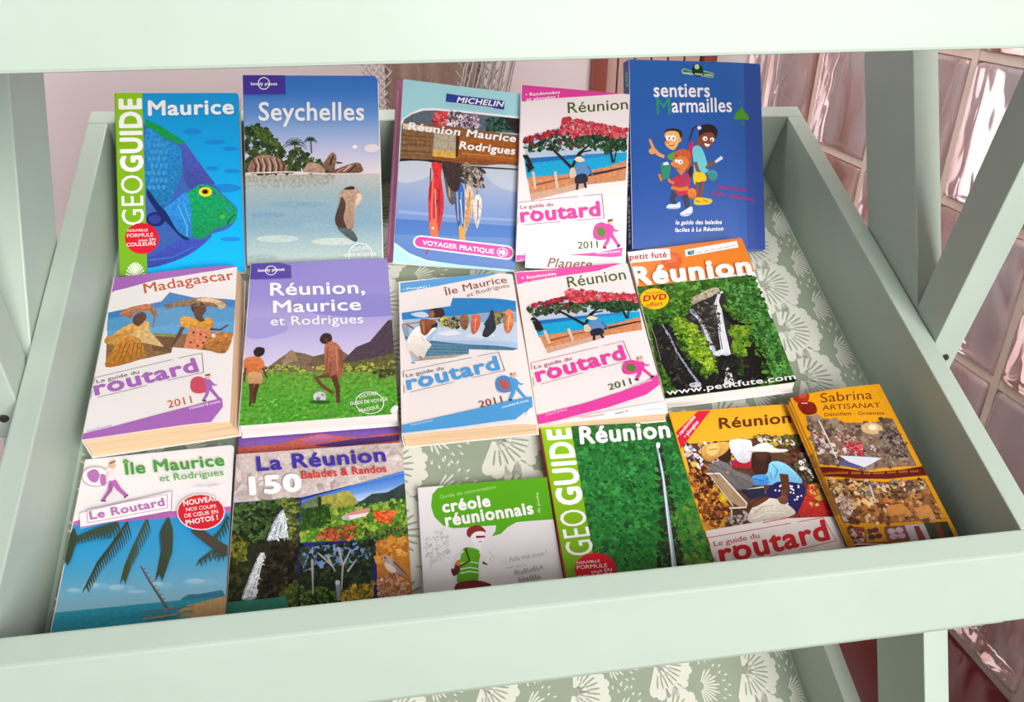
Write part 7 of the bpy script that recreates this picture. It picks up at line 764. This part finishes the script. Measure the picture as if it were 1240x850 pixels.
["L",[-0.0046,0.4255,0.0106,0.4177,0.0108,0.4264,0.0192,0.4279,0.0341,0.4205,0.0345,0.4288,0.0429,0.4303,0.0604,0.4202,0.0583,0.4312,0.0666,0.4327,0.0834,0.4233,0.0819,0.4336,0.0903,0.4352,0.1065,0.4264,0.1056,0.4361,0.1139,0.4376,0.1299,0.4291,0.1292,0.4385,0.1375,0.44,0.1552,0.4298,0.1528,0.4409,0.1611,0.4424,0.1792,0.4318,0.1764,0.4433,0.1847,0.4448,0.2002,0.4368,0.1999,0.4457,0.2082,0.4472,0.2246,0.4384,0.2234,0.4481],0.0087,0.0087,"#b8702c"],
["L",[0.2551,0.452,0.2718,0.4429,0.2703,0.4529,0.2785,0.4544,0.2959,0.4446,0.2937,0.4553,0.3019,0.4568,0.3195,0.4468,0.3171,0.4577,0.3253,0.4591,0.3426,0.4495,0.3404,0.46],0.0086,0.0086,"#b8702c"],["L",[0.3719,0.4639,0.3885,0.455,0.387,0.4648,0.3952,0.4663,0.4107,0.4584,0.4103,0.4672,0.4184,0.4687,0.4345,0.4603,0.4335,0.4695],0.0086,0.0086,"#b8702c"],
["L",[0.4629,0.4728,0.4769,0.4641,0.4786,0.4728,0.4868,0.4737,0.5018,0.4636,0.5024,0.4737,0.5106,0.4746,0.5259,0.4643,0.5263,0.4746,0.5345,0.4755,0.5494,0.4656,0.5501,0.4755,0.5583,0.4764,0.5728,0.4672,0.5739,0.4764],0.0085,0.0085,"#b8702c"],
["L",[0.6059,0.4783,0.6217,0.4673,0.6214,0.4782,0.6296,0.4792,0.6455,0.4682,0.6452,0.4791,0.6533,0.4801,0.667,0.472,0.6689,0.4801,0.677,0.481,0.6923,0.4709,0.6926,0.481],0.0085,0.0085,"#b8702c"],["L",[0.7244,0.4828,0.7387,0.4739,0.7399,0.4828,0.748,0.4837,0.7614,0.4761,0.7635,0.4837,0.7716,0.4846,0.7871,0.4744,0.7871,0.4846,0.7952,0.4855,0.8107,0.4753,0.8107,0.4855],0.0084,0.0084,"#b8702c"],
["L",[0.8423,0.4873,0.8557,0.4798,0.8578,0.4873,0.8659,0.4882,0.8799,0.4799,0.8813,0.4882,0.8894,0.4891,0.9031,0.4813,0.9048,0.4891,0.9129,0.49,0.9289,0.4793,0.9283,0.49],0.0084,0.0084,"#b8702c"],["P",[0.0137,0.4541,0.5327,0.5185,0.9526,0.5282,0.9475,0.7268,0.5184,0.7171,0.2612,0.7006,-0.0279,0.6651],"#8a5a34",0.3],
["F",[0.0137,0.4541,0.5327,0.5185,0.9526,0.5282,0.9475,0.7268,0.5184,0.7171,0.2612,0.7006,-0.0279,0.6651],150,0.0535,["#a86a34","#6a4028","#c88a50","#50301c","#b87840","#d8b080"],1.5],["F",[0.0309,0.4615,0.5295,0.5216,0.9367,0.5324,0.9351,0.5998,0.4761,0.5757,0.0223,0.5354],90,0.0355,["#5a4030","#d0b890","#3a2c28","#8a7a6c","#b89a50"],1.6],
["F",[0.0344,0.5479,0.1551,0.5698,0.089,0.6641,-0.0232,0.66],30,0.0394,["#d0c0b0","#8a6a5c","#b8a090"],1.6],["L",[0.3773,0.5216,0.3503,0.6094],0.0217,0.0152,"#b8b8c0"],["L",[0.4355,0.6169,0.478,0.6206],0.0191,0.0191,"#a8241c"],["P",[0.4466,0.6289,0.6048,0.6317,0.6476,0.6793,0.4176,0.6813],"#c8843c",0.1],["P",[0.6891,0.6611,0.8559,0.6537,0.8655,0.709,0.7001,0.7164],"#cc8a48",0.1],
["P",[-0.0207,0.6821,0.1406,0.7067,0.0996,0.773,-0.0167,0.7634],"#8a4034",0.3],["F",[-0.0207,0.6821,0.1406,0.7067,0.0996,0.773,-0.0167,0.7634],20,0.0432,["#c8a89a","#6a2a24","#a85a4c"],1.5],["P",[0.1512,0.7076,0.3098,0.721,0.2884,0.7886,0.1082,0.7759],"#c88a1c",0.2],["E",[0.1743,0.7311,0.206,0.7338,0.1628,0.743],"#5a3038",0,0],["E",[0.232,0.7306,0.2636,0.7332,0.2203,0.7425],"#5a3038",0,0],
["E",[0.1714,0.7577,0.203,0.7603,0.1599,0.7695],"#5a3038",0,0],["E",[0.2393,0.758,0.2708,0.7606,0.2277,0.7698],"#5a3038",0,0],["P",[0.3267,0.7224,0.5262,0.7317,0.5245,0.7997,0.3073,0.7923],"#7a4a44",0.2],["E",[0.3741,0.7479,0.4117,0.751,0.3613,0.7607],"#c8a8b8",0.2,0],["E",[0.4522,0.7491,0.4896,0.7522,0.4393,0.7619],"#c8a8b8",0.2,0],["E",[0.3724,0.7723,0.4099,0.7754,0.3597,0.785],"#c8a8b8",0.2,0],
["E",[0.4482,0.7754,0.4855,0.7785,0.4354,0.7881],"#c8a8b8",0.2,0],["P",[0.5221,0.7314,0.7127,0.7368,0.7062,0.8179,0.5116,0.8123],"#b8b0b0",0.1],["L",[0.6281,0.7425,0.6244,0.8111],0.0499,0.0748,"#7a2c24"],["P",[0.7127,0.7368,0.9553,0.7404,0.945,0.822,0.7052,0.8189],"#2c3c24",0.2],["L",[0.8393,0.7444,0.8284,0.8176],0.0413,0.0703,"#7a2c24"],
["P",[-0.0292,0.7645,0.2627,0.7918,0.5888,0.8239,0.4304,0.9347,-0.1261,0.8907],"#7a2018",0.3],["L",[-0.0108,0.7692,0.3363,0.8084],0.0106,0.0106,"#d8c8b8"],]},
'sent': {'base':'#2a58a8','art':[
["V",[-0.0773,-0.0278,1.0611,-0.0167,1.0404,1.0442,-0.073,1.0594],["#2f68b8","#2c5fb0","#2a58a8","#2a54a2","#27509c"],0],["V",[0.8688,-0.0186,1.0993,-0.0163,1.0766,1.0437,0.8586,1.0467],["#2f4f9e","#2c4a98","#284690"],0],["P",[0.3894,0.051,0.4123,0.0392,0.4611,0.0515,0.5514,0.048,0.6335,0.0611,0.6312,0.0853,0.5953,0.085,0.5356,0.0781,0.4606,0.0732,0.3966,0.0673],"#bcd8b8",0],
["P",[0.3947,0.0532,0.4145,0.0436,0.461,0.0548,0.5513,0.0523,0.6274,0.0637,0.6253,0.082,0.5954,0.0818,0.5357,0.0749,0.4607,0.07,0.402,0.0652],"#2f7a4c",0],["B",[0.4686,0.0527,0.4806,0.0246,0.5072,0.0139,0.5372,0.0207,0.5552,0.0469,0.5356,0.0792,0.4906,0.0778],"#123c22",0],["E",[0.5083,0.0291,0.5264,0.0293,0.508,0.0433],"#c8dcb8",0.2,0],
["L",[0.4039,0.0685,0.4091,0.0586,0.4133,0.0683,0.4186,0.069,0.4238,0.0603,0.428,0.0688,0.4333,0.0696,0.4386,0.0595,0.4427,0.0693,0.448,0.0701,0.4533,0.0604,0.4574,0.0699,0.4627,0.0707,0.4679,0.0621,0.4721,0.0704],0.0055,0.0055,"#f0f4e8"],
["L",[0.4921,0.0717,0.4972,0.0635,0.5015,0.0715,0.5067,0.0723,0.512,0.0627,0.5161,0.0721,0.5214,0.0728,0.5266,0.0644,0.5308,0.0726,0.536,0.0734,0.5412,0.0653,0.5454,0.0732],0.0055,0.0055,"#f0f4e8"],["L",[0.5653,0.0745,0.5704,0.0664,0.5747,0.0743,0.5799,0.075,0.5851,0.0671,0.5893,0.0748,0.5945,0.0756,0.5997,0.0672,0.6039,0.0753,0.6091,0.0761,0.6143,0.0676,0.6184,0.0759],0.0055,0.0055,"#f0f4e8"],
["B",[0.7961,0.2726,0.8188,0.2569,0.8376,0.2464,0.852,0.2518,0.8696,0.2676,0.8943,0.2887,0.8898,0.3071,0.8534,0.3043,0.7947,0.3068,0.7765,0.3041,0.7844,0.291],"#4a9a14",0],["E",[0.8292,0.22,0.8358,0.22,0.829,0.2247],"#4a9a44",0,0],["E",[0.7864,0.241,0.7915,0.241,0.7862,0.2447],"#4a8a5c",0,0],["E",[0.8466,0.3253,0.8627,0.3253,0.8462,0.3347],"#3a7a5c",0,0],
["E",[0.8415,0.2412,0.8474,0.2412,0.8411,0.2496],"#4a9a14",0,0],["T","sentiers",[0.1808,0.1953,0.6002,0.1891,0.1787,0.1252],"#f6f2f0",0.025,0],["T","M",[0.1995,0.29,0.301,0.2875,0.1958,0.2066],"#2f9a6c",-0.01,0],["T","armailles",[0.3129,0.2765,0.7647,0.267,0.3106,0.2043],"#f6f2f0",0.02,0],["L",[0.247,0.5139,0.2055,0.5015,0.17,0.4765],0.0238,0.0309,"#e0a05c"],
["L",[0.1759,0.4849,0.1406,0.422],0.0238,0.0155,"#e0a05c"],["E",[0.158,0.4849,0.1843,0.4849,0.1579,0.5016],"#e0a05c",0,0],["B",[0.2708,0.5097,0.3246,0.4847,0.3958,0.4763,0.4306,0.5053,0.4181,0.5384,0.2942,0.5304],"#5aa03c",0],["B",[0.2542,0.422,0.2547,0.38,0.2968,0.3632,0.3623,0.3675,0.3857,0.3885,0.3732,0.422,0.3614,0.4178,0.356,0.3843,0.3026,0.3758,0.2666,0.3884],"#3a1c18",0],
["B",[0.252,0.4052,0.2606,0.3842,0.3026,0.3758,0.3525,0.3817,0.3674,0.4137,0.3513,0.4471,0.3188,0.4764,0.2774,0.4655,0.2539,0.443,0.266,0.4262],"#f0b468",0],["E",[0.2805,0.412,0.2996,0.412,0.2803,0.4262],"#f6f2f0",0,0],["E",[0.3163,0.4136,0.3377,0.4137,0.316,0.4287],"#f6f2f0",0,0],["E",[0.2865,0.4136,0.2924,0.4136,0.2864,0.4195],"#201818",0,0],
["E",[0.3186,0.4153,0.3246,0.4153,0.3185,0.4212],"#201818",0,0],["E",[0.2707,0.4371,0.2897,0.4371,0.2705,0.4463],"#e09048",0,0],["L",[0.2776,0.4538,0.3073,0.4555,0.3252,0.4471],0.0059,0.0059,"#a03020"],["E",[0.366,0.422,0.3779,0.422,0.3658,0.4354],"#e8a458",0,0],["B",[0.4635,0.3592,0.4995,0.3424,0.4691,0.3718,0.4504,0.4137,0.4323,0.4262,0.4511,0.3844],"#3c2a28",0],
["B",[0.5169,0.3551,0.5648,0.3366,0.6236,0.3426,0.6521,0.372,0.6331,0.4137,0.5986,0.3887,0.5394,0.397,0.5151,0.422],"#2c1c18",0],["B",[0.5095,0.4137,0.5397,0.3886,0.5989,0.3803,0.6277,0.397,0.6208,0.4304,0.5905,0.4595,0.5552,0.4653,0.5263,0.447],"#8a4424",0],["E",[0.5566,0.4137,0.5755,0.4137,0.5563,0.4262],"#f6f2f0",0,0],["E",[0.6095,0.4179,0.6259,0.4179,0.6091,0.4295],"#f6f2f0",0,0],
["E",[0.5601,0.4154,0.566,0.4154,0.56,0.4204],"#181010",0,0],["E",[0.607,0.4204,0.6129,0.4204,0.6069,0.4254],"#181010",0,0],["B",[0.55,0.4387,0.5852,0.4429,0.5971,0.4387,0.5789,0.4553,0.5614,0.4537],"#f6f2f0",0],["E",[0.595,0.4287,0.6068,0.4287,0.5948,0.4354],"#a05a34",0,0],["E",[0.5145,0.3567,0.5323,0.3568,0.5144,0.3601],"#f6f2f0",0,0],
["E",[0.5145,0.3567,0.5231,0.3676,0.5104,0.3584],"#f6f2f0",0,0],["E",[0.5145,0.3567,0.5054,0.3676,0.5105,0.355],"#f6f2f0",0,0],["B",[0.4319,0.4471,0.4676,0.4346,0.4539,0.5135,0.4363,0.5136],"#b82c5c",0],["L",[0.5154,0.4137,0.4962,0.472],0.026,0.0283,"#8a4a2c"],["B",[0.4609,0.4679,0.5026,0.4512,0.5372,0.4761,0.5648,0.538,0.5691,0.5873,0.5103,0.6039,0.4696,0.5959,0.4649,0.5465],"#6cc4d0",0],
["L",[0.4769,0.5383,0.4934,0.5794,0.5332,0.6202,0.5682,0.62],0.0281,0.0234,"#8a4a2c"],["L",[0.558,0.571,0.6057,0.5379,0.6286,0.5502],0.0232,0.0209,"#8a4a2c"],["L",[0.629,0.5379,0.6824,0.5114],0.0187,0.0257,"#d8d8e0"],["B",[0.5631,0.5955,0.6044,0.579,0.6444,0.5993,0.6317,0.632,0.591,0.6362],"#3c8a8c",0.2],["B",[0.4661,0.5959,0.5455,0.5997,0.5561,0.6364,0.5092,0.6448,0.4681,0.6572],"#e8c01c",0],
["L",[0.4859,0.6449,0.4894,0.7342],0.0234,0.0187,"#8a4a2c"],["L",[0.5326,0.6406,0.5126,0.734],0.0234,0.0187,"#8a4a2c"],["B",[0.46,0.7505,0.4721,0.7302,0.5071,0.726,0.5533,0.7297,0.5971,0.7375,0.5872,0.7577,0.5291,0.7661,0.4712,0.7649],"#d8b81c",0],["L",[0.4718,0.7424,0.5064,0.7502],0.0093,0.0093,"#8a7a14"],["L",[0.5299,0.7379,0.5643,0.7498],0.0093,0.0093,"#a08a18"],
["P",[0.2145,0.5513,0.2763,0.5429,0.2937,0.5677,0.281,0.6212,0.2277,0.6379],"#2f8a6c",0],["P",[0.2347,0.5471,0.2704,0.5388,0.282,0.5553,0.2405,0.5596],"#dce8dc",0],["L",[0.2044,0.6051,0.2218,0.642],0.0214,0.0167,"#d8782c"],["L",[0.4469,0.5631,0.4338,0.6206],0.0351,0.0281,"#2c2430"],
["B",[0.3182,0.5138,0.3364,0.4847,0.384,0.4721,0.4311,0.4804,0.4481,0.5135,0.441,0.5631,0.4052,0.5879,0.4181,0.5384,0.3716,0.5054,0.3239,0.5262],"#c0542c",0.25],["B",[0.294,0.547,0.3239,0.5262,0.3656,0.5095,0.4126,0.5177,0.4296,0.5466,0.4054,0.5797,0.3754,0.6126,0.3522,0.5963,0.3289,0.5758,0.2997,0.5594],"#d8803c",0],["E",[0.365,0.5402,0.3839,0.5401,0.3647,0.5534],"#f6f2f0",0,0],
["E",[0.3673,0.5402,0.3732,0.5402,0.3672,0.5451],"#181010",0,0],["E",[0.3356,0.5345,0.3462,0.5344,0.3354,0.5436],"#f6f2f0",0,0],["L",[0.3231,0.5717,0.3642,0.5798],0.0047,0.0047,"#8a2c18"],["E",[0.3093,0.5486,0.3211,0.5486,0.3092,0.5552],"#e09050",0,0],["B",[0.3045,0.6294,0.3577,0.6127,0.4167,0.6002,0.4337,0.6288,0.4265,0.6859,0.3908,0.7186,0.3325,0.7109,0.3155,0.6784],"#c02c44",0],
["L",[0.3933,0.5962,0.3799,0.678],0.0189,0.0142,"#7a4a70"],["L",[0.3159,0.6539,0.2807,0.6418,0.275,0.6295],0.0234,0.0211,"#d8782c"],["L",[0.4209,0.6778,0.3564,0.6863,0.292,0.6744],0.0304,0.0234,"#d8782c"],["B",[0.4147,0.6941,0.4501,0.6776,0.4788,0.6937,0.472,0.7343,0.4255,0.7305],"#d8782c",0.2],["L",[0.3209,0.7028,0.2992,0.7395,0.3141,0.7596],0.0398,0.0304,"#3a3c4c"],
["L",[0.3909,0.7146,0.4109,0.7589,0.4127,0.7831],0.0421,0.0328,"#3a3c4c"],["B",[0.2554,0.7763,0.279,0.7639,0.3257,0.7636,0.3551,0.7513,0.3545,0.7836,0.2961,0.7889,0.2611,0.7875],"#d4dce4",0],["B",[0.3563,0.8117,0.3892,0.7954,0.442,0.7748,0.447,0.807,0.4118,0.8249,0.3654,0.8253],"#d4dce4",0],["L",[0.2611,0.7859,0.3522,0.7836],0.0059,0.0059,"#8a94a0"],
["L",[0.3608,0.8237,0.4411,0.811],0.0058,0.0058,"#8a94a0"],
["L",[0.6342,0.6752,0.6436,0.66,0.6487,0.6751,0.6584,0.6765,0.6676,0.6622,0.6729,0.6765,0.6825,0.6779,0.6917,0.6638,0.697,0.6778,0.7066,0.6792,0.7157,0.6657,0.721,0.6792,0.7306,0.6805,0.7394,0.6694,0.7451,0.6805,0.7547,0.6819,0.7635,0.6698,0.7691,0.6818,0.7787,0.6832,0.7878,0.6698,0.7931,0.6832,0.8026,0.6845,0.8113,0.6737,0.817,0.6845,0.8266,0.6859,0.8358,0.6717,0.841,0.6858,0.8505,0.6872,0.8598,0.6728,0.8649,0.6871],0.0084,0.0084,"#b02c6c"],
["L",[0.5922,0.7079,0.6022,0.6962,0.6066,0.7086,0.6149,0.7103,0.6254,0.6963,0.6293,0.7109,0.6375,0.7126,0.6476,0.7004,0.6519,0.7132,0.6601,0.7149,0.6707,0.7008,0.6745,0.7156,0.6827,0.7173,0.6927,0.7058,0.6971,0.7179],0.0084,0.0084,"#b02c6c"],
["L",[0.7278,0.7219,0.7377,0.7106,0.7422,0.7225,0.7504,0.7242,0.7611,0.7097,0.7647,0.7249,0.7728,0.7265,0.7834,0.7128,0.7871,0.7272,0.7953,0.7289,0.8059,0.7149,0.8096,0.7295,0.8177,0.7312,0.8284,0.7171,0.832,0.7318,0.8401,0.7335,0.8508,0.7194,0.8544,0.7341,0.8625,0.7358,0.8728,0.7231,0.8767,0.7364,0.8848,0.7381,0.895,0.7258,0.8991,0.7387,0.9072,0.7404,0.9176,0.7272,0.9214,0.741],0.0084,0.0084,"#b02c6c"],
["T","le guide des balades",[0.3204,0.8706,0.6641,0.8657,0.3206,0.8498],"#f6f2f0",0.02,0.15],["T","faciles à La Réunion",[0.3128,0.9105,0.6743,0.9004,0.3124,0.8898],"#f6f2f0",0.02,0.15],]}}
def frame_of(p):
    x, y, w, rx, ry, rz = p[:6]
    A = Matrix.Rotation(rz, 3, 'Z') @ Matrix.Rotation(ry, 3, 'Y') @ Matrix.Rotation(rx, 3, 'X')
    return A, Vector((x, y, w))
GROUP = 'travel guidebooks displayed in the tray'
def make_book(key, name, label, spine='#efe9e6', pages=M_PAGES, back='#e8e2de', radius=2.0, bend=None, category='guidebook', pose=None, thick=None, inset=1.2, spine_art=None, fan=0.0, roll=0.0, floor=FLW + .9):
    P = pose or POSES[key]['p']; t = thick or POSES[key]['t']; A, pos = frame_of(P); W, H = P[6], P[7]
    MW = Matrix.Translation(tw(*pos)) @ (TM @ A).to_4x4()
    root = empty(name, MW.translation, label, category, GROUP); root.matrix_world = MW
    bpy.context.view_layer.update()
    bz = bend or (lambda x, y: 0.0)
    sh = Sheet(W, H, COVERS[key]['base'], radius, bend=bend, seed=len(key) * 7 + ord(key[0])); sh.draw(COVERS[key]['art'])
    o = bpy.data.objects.new('front_cover', sh.mesh('front_cover')); COL.objects.link(o); o.parent = root
    def low(x, y, z):                                          # nothing may sink into the tray floor
        q = A @ Vector((x, y, z)) + pos
        if q.z < floor: z += (floor - q.z) / max(.3, (A @ Vector((0, 0, 1))).z)
        return z
    n = 14 if bend else 6
    def slab(nm, x0, x1, y0, y1, zt, zb, mat, fl=0.0):                 # zt/zb functions of x,y
        bm = bmesh.new(); top, bot = [], []; m = 6
        for i in range(n + 1):
            x = x0 + (x1 - x0) * i / n; a, b_ = [], []
            for j in range(m + 1):
                y = y0 + (y1 - y0) * j / m; lo = zb(x, y); hi = max(zt(x, y), lo + .25)
                a.append(bm.verts.new((x / 1000, y / 1000, hi / 1000))); b_.append(bm.verts.new(((x + fl * max(0, (i / n - .6) / .4)) / 1000, y / 1000, lo / 1000)))
            top.append(a); bot.append(b_)
        for i in range(n):
            for j in range(m):
                bm.faces.new((top[i][j], top[i+1][j], top[i+1][j+1], top[i][j+1])); bm.faces.new((bot[i][j], bot[i][j+1], bot[i+1][j+1], bot[i+1][j]))
        for i in range(n):
            bm.faces.new((top[i][0], bot[i][0], bot[i+1][0], top[i+1][0])); bm.faces.new((top[i][m], top[i+1][m], bot[i+1][m], bot[i][m]))
        for j in range(m):
            bm.faces.new((top[0][j], top[0][j+1], bot[0][j+1], bot[0][j])); bm.faces.new((top[n][j], bot[n][j], bot[n][j+1], top[n][j+1]))
        bmesh.ops.recalc_face_normals(bm, faces=bm.faces)
        me = bpy.data.meshes.new(nm); bm.to_mesh(me); bm.free(); me.materials.append(mat)
        q = bpy.data.objects.new(nm, me); COL.objects.link(q); q.parent = root; return q
    bs = .5
    slab('page_block', -W/2 + .5, W/2 - inset, -H/2 + inset, H/2 - inset, lambda x, y: bz(x, y) - .36, lambda x, y: low(x, y, -t + bs), pages, fan)
    slab('back_cover', -W/2 - roll, W/2 + fan, -H/2, H/2, lambda x, y: low(x, y, -t) + bs - .02, lambda x, y: low(x, y, -t), ink_flat(back))
    if spine_art:
        hh = math.hypot(t, roll); ss = Sheet(hh, H, spine, .3, thick=.4); ss.draw(spine_art)
        q = bpy.data.objects.new('spine', ss.mesh('spine')); COL.objects.link(q); q.parent = root
        q.matrix_local = Matrix.Translation((-W/2000 - roll/2000 - .0004, 0, -t / 2000)) @ Matrix.Rotation(-math.atan2(t, roll), 4, 'Y')
    else:
        slab('spine', -W/2 - .7, -W/2 - .02, -H/2, H/2, lambda x, y: bz(x, y) - .05, lambda x, y: low(x, y, -t), ink_flat(spine))
    return root
_flat = {}
def ink_flat(c):
    if c not in _flat: _flat[c] = noise_mat('cover_card_' + c[1:], c, c, 40, .4, .35)
    return _flat[c]
def curl(W, u0, a, rise=0.0):                                  # the free edge of a read paperback rolls down
    def f(x, y):
        u = x / W + .5
        return (-a * ((u - u0) / (1 - u0)) ** 2 if u > u0 else 0.0) + rise * math.sin(math.pi * min(1, max(0, u)))
    return f
make_book('sent', 'guidebook', 'large dark blue guidebook with cartoon children on its cover', '#2a3f86', back='#2c4a96', radius=2.5, bend=curl(147, .72, 2.5), roll=4.0,
          spine_art=[['T', 'sentiers  marmailles', [.66, .97, .66, .33, .3, .97], '#f0eef4', .03, 0], ['T', 'guide', [.7, .14, .7, .06, .36, .14], '#5ac86c', .02, 0]])
make_book('reu1', 'guidebook', 'white guidebook with pink bands and red-flowered tree, upright beside blue book in the back row', '#f0e2e4', radius=1)
make_book('mich', 'guidebook', 'pale blue guidebook with hanging fish on its cover and purple spine', '#a85f88', radius=1.5, roll=6.0, spine_art=[['L', [.3, .05, .3, .95], .2, .2, '#c88aa8']])
make_book('sey', 'guidebook', 'blue guidebook titled Seychelles with granite boulders and calm sea', '#6e7c90', radius=5)
make_book('gm', 'guidebook', 'green-spined guidebook with large blue and green fish on its cover', '#6a9a1c', radius=3)
make_book('mad', 'guidebook', 'thick yellowed white and purple guidebook titled Madagascar', '#e6dcd8', pages=M_CREAM, radius=1.5, bend=curl(112, .62, 3.2), fan=4.0)
make_book('lp', 'guidebook', 'lilac guidebook with boys playing football on grass', '#d8d2e2', radius=6)
make_book('ile', 'guidebook', 'worn white and blue guidebook titled Île Maurice in the middle row', '#ece2de', pages=M_CREAM, radius=1.5, bend=curl(113, .72, 4.0), fan=2.5)
make_book('reu', 'guidebook', 'white guidebook with pink bands and red-flowered tree, lying flat in the middle row', '#efe3e2', pages=M_CREAM, radius=1.5, bend=curl(116, .85, 1.2))
make_book('pf', 'guidebook', 'orange-topped guidebook with waterfalls in a green gorge', '#e6e0d0', radius=2.5)
make_book('im', 'guidebook', 'white guidebook with palm fronds over blue sea in the front left corner', '#efe8ea', back='#c8c0c0', radius=4)
make_book('r150', 'guidebook', 'hiking guidebook with grey title band and waterfall, village and bird photos', '#b8aaa6', back='#8a807c', radius=1)
pr = list(POSES['r150']['p']); pr[1] += 22.5; pr[2] -= 10.2; pr[0] -= 1.5
COVERS['under'] = dict(base='#7a4a94', art=[['P', [0, 0, 1, 0, 1, .04, 0, .055], '#7d55a8', .1], ['P', [0, .05, .25, .05, .4, .02, .5, .005, .62, .03, .75, .045, 1, .03, 1, .2, 0, .2], '#c05a4c', .2],
    ['B', [.38, .05, .5, .012, .6, .04, .52, .06], '#b0648c', .1], ['P', [.45, .07, .7, .05, 1, .045, 1, .075, .6, .085], '#4a2c70', .15], ['P', [0, .09, .4, .08, .4, .2, 0, .2], '#c84a38', .25]])
make_book('under', 'guidebook', 'guidebook with red mountain picture peeking out under the hiking guide', '#6a3a5c', pose=pr, thick=7.5, radius=1)
make_book('creole', 'phrasebook', 'small white phrasebook with green speech bubble and running man', '#e4dfe0', radius=1, category='phrasebook')
make_book('geo', 'guidebook', 'green-spined guidebook with thin waterfall on a mossy green cliff', '#b03a28', back='#6a2c1c', radius=2)
make_book('ry', 'guidebook', 'yellow guidebook with market crowd in hats and red lettering', '#c88a1c', radius=1)

# ------------------------------------------------------------------ leaflet and loose card
P = POSES['sab']['p']; A, pos = frame_of(P); W, H = P[6], P[7]
MW = Matrix.Translation(tw(*pos)) @ (TM @ A).to_4x4()
lf = empty('leaflet', MW.translation, 'folded yellow shop leaflet leaning in the front right corner', 'leaflet'); lf.matrix_world = MW; bpy.context.view_layer.update()
def lbend(x, y): u = x / W + .5; return -2.6 * max(0, .22 - u) ** 2 * 20 + 2.2 * math.sin(math.pi * u) + (y / H) * 1.5
s = Sheet(W, H, COVERS['sab']['base'], .6, bend=lbend, thick=.15, seed=11); s.draw(COVERS['sab']['art'])
o = bpy.data.objects.new('front_panel', s.mesh('front_panel')); COL.objects.link(o); o.parent = lf
for k, (dx, dz, c) in enumerate(((-2.4, -1.3, '#d08a14'), (-4.4, -2.6, '#c67c1c'))):
    s = Sheet(W, H - 4 - k * 4, c, .6, bend=lbend, thick=.15, seed=12); s.draw([['P', [.0, .3, .02, .3, .02, .62, 0, .62], '#8a5a24', .3]])
    o = bpy.data.objects.new('folded_panel', s.mesh('folded_panel')); COL.objects.link(o); o.parent = lf; o.location = (dx / 1000, -.001, dz / 1000)
P = POSES['reu1']['p']; A, pos = frame_of(P)
MW = Matrix.Translation(tw(*(pos + A @ Vector((-1, -P[7] / 2 + .6, 1.8))))) @ (TM @ A).to_4x4()
s = Sheet(96, 16, '#f0e6e2', .6, thick=.3); s.draw([['T', 'Planete', [.24, .86, .72, .80, .24, .30], '#8a4a34', .02, .3]])
o = bpy.data.objects.new('paper_card', s.mesh('paper_card')); COL.objects.link(o); o.matrix_world = MW
tag(o, 'white card lettered Planete tucked between the two pink guidebooks', 'card')
bpy.data.objects.remove(_to)
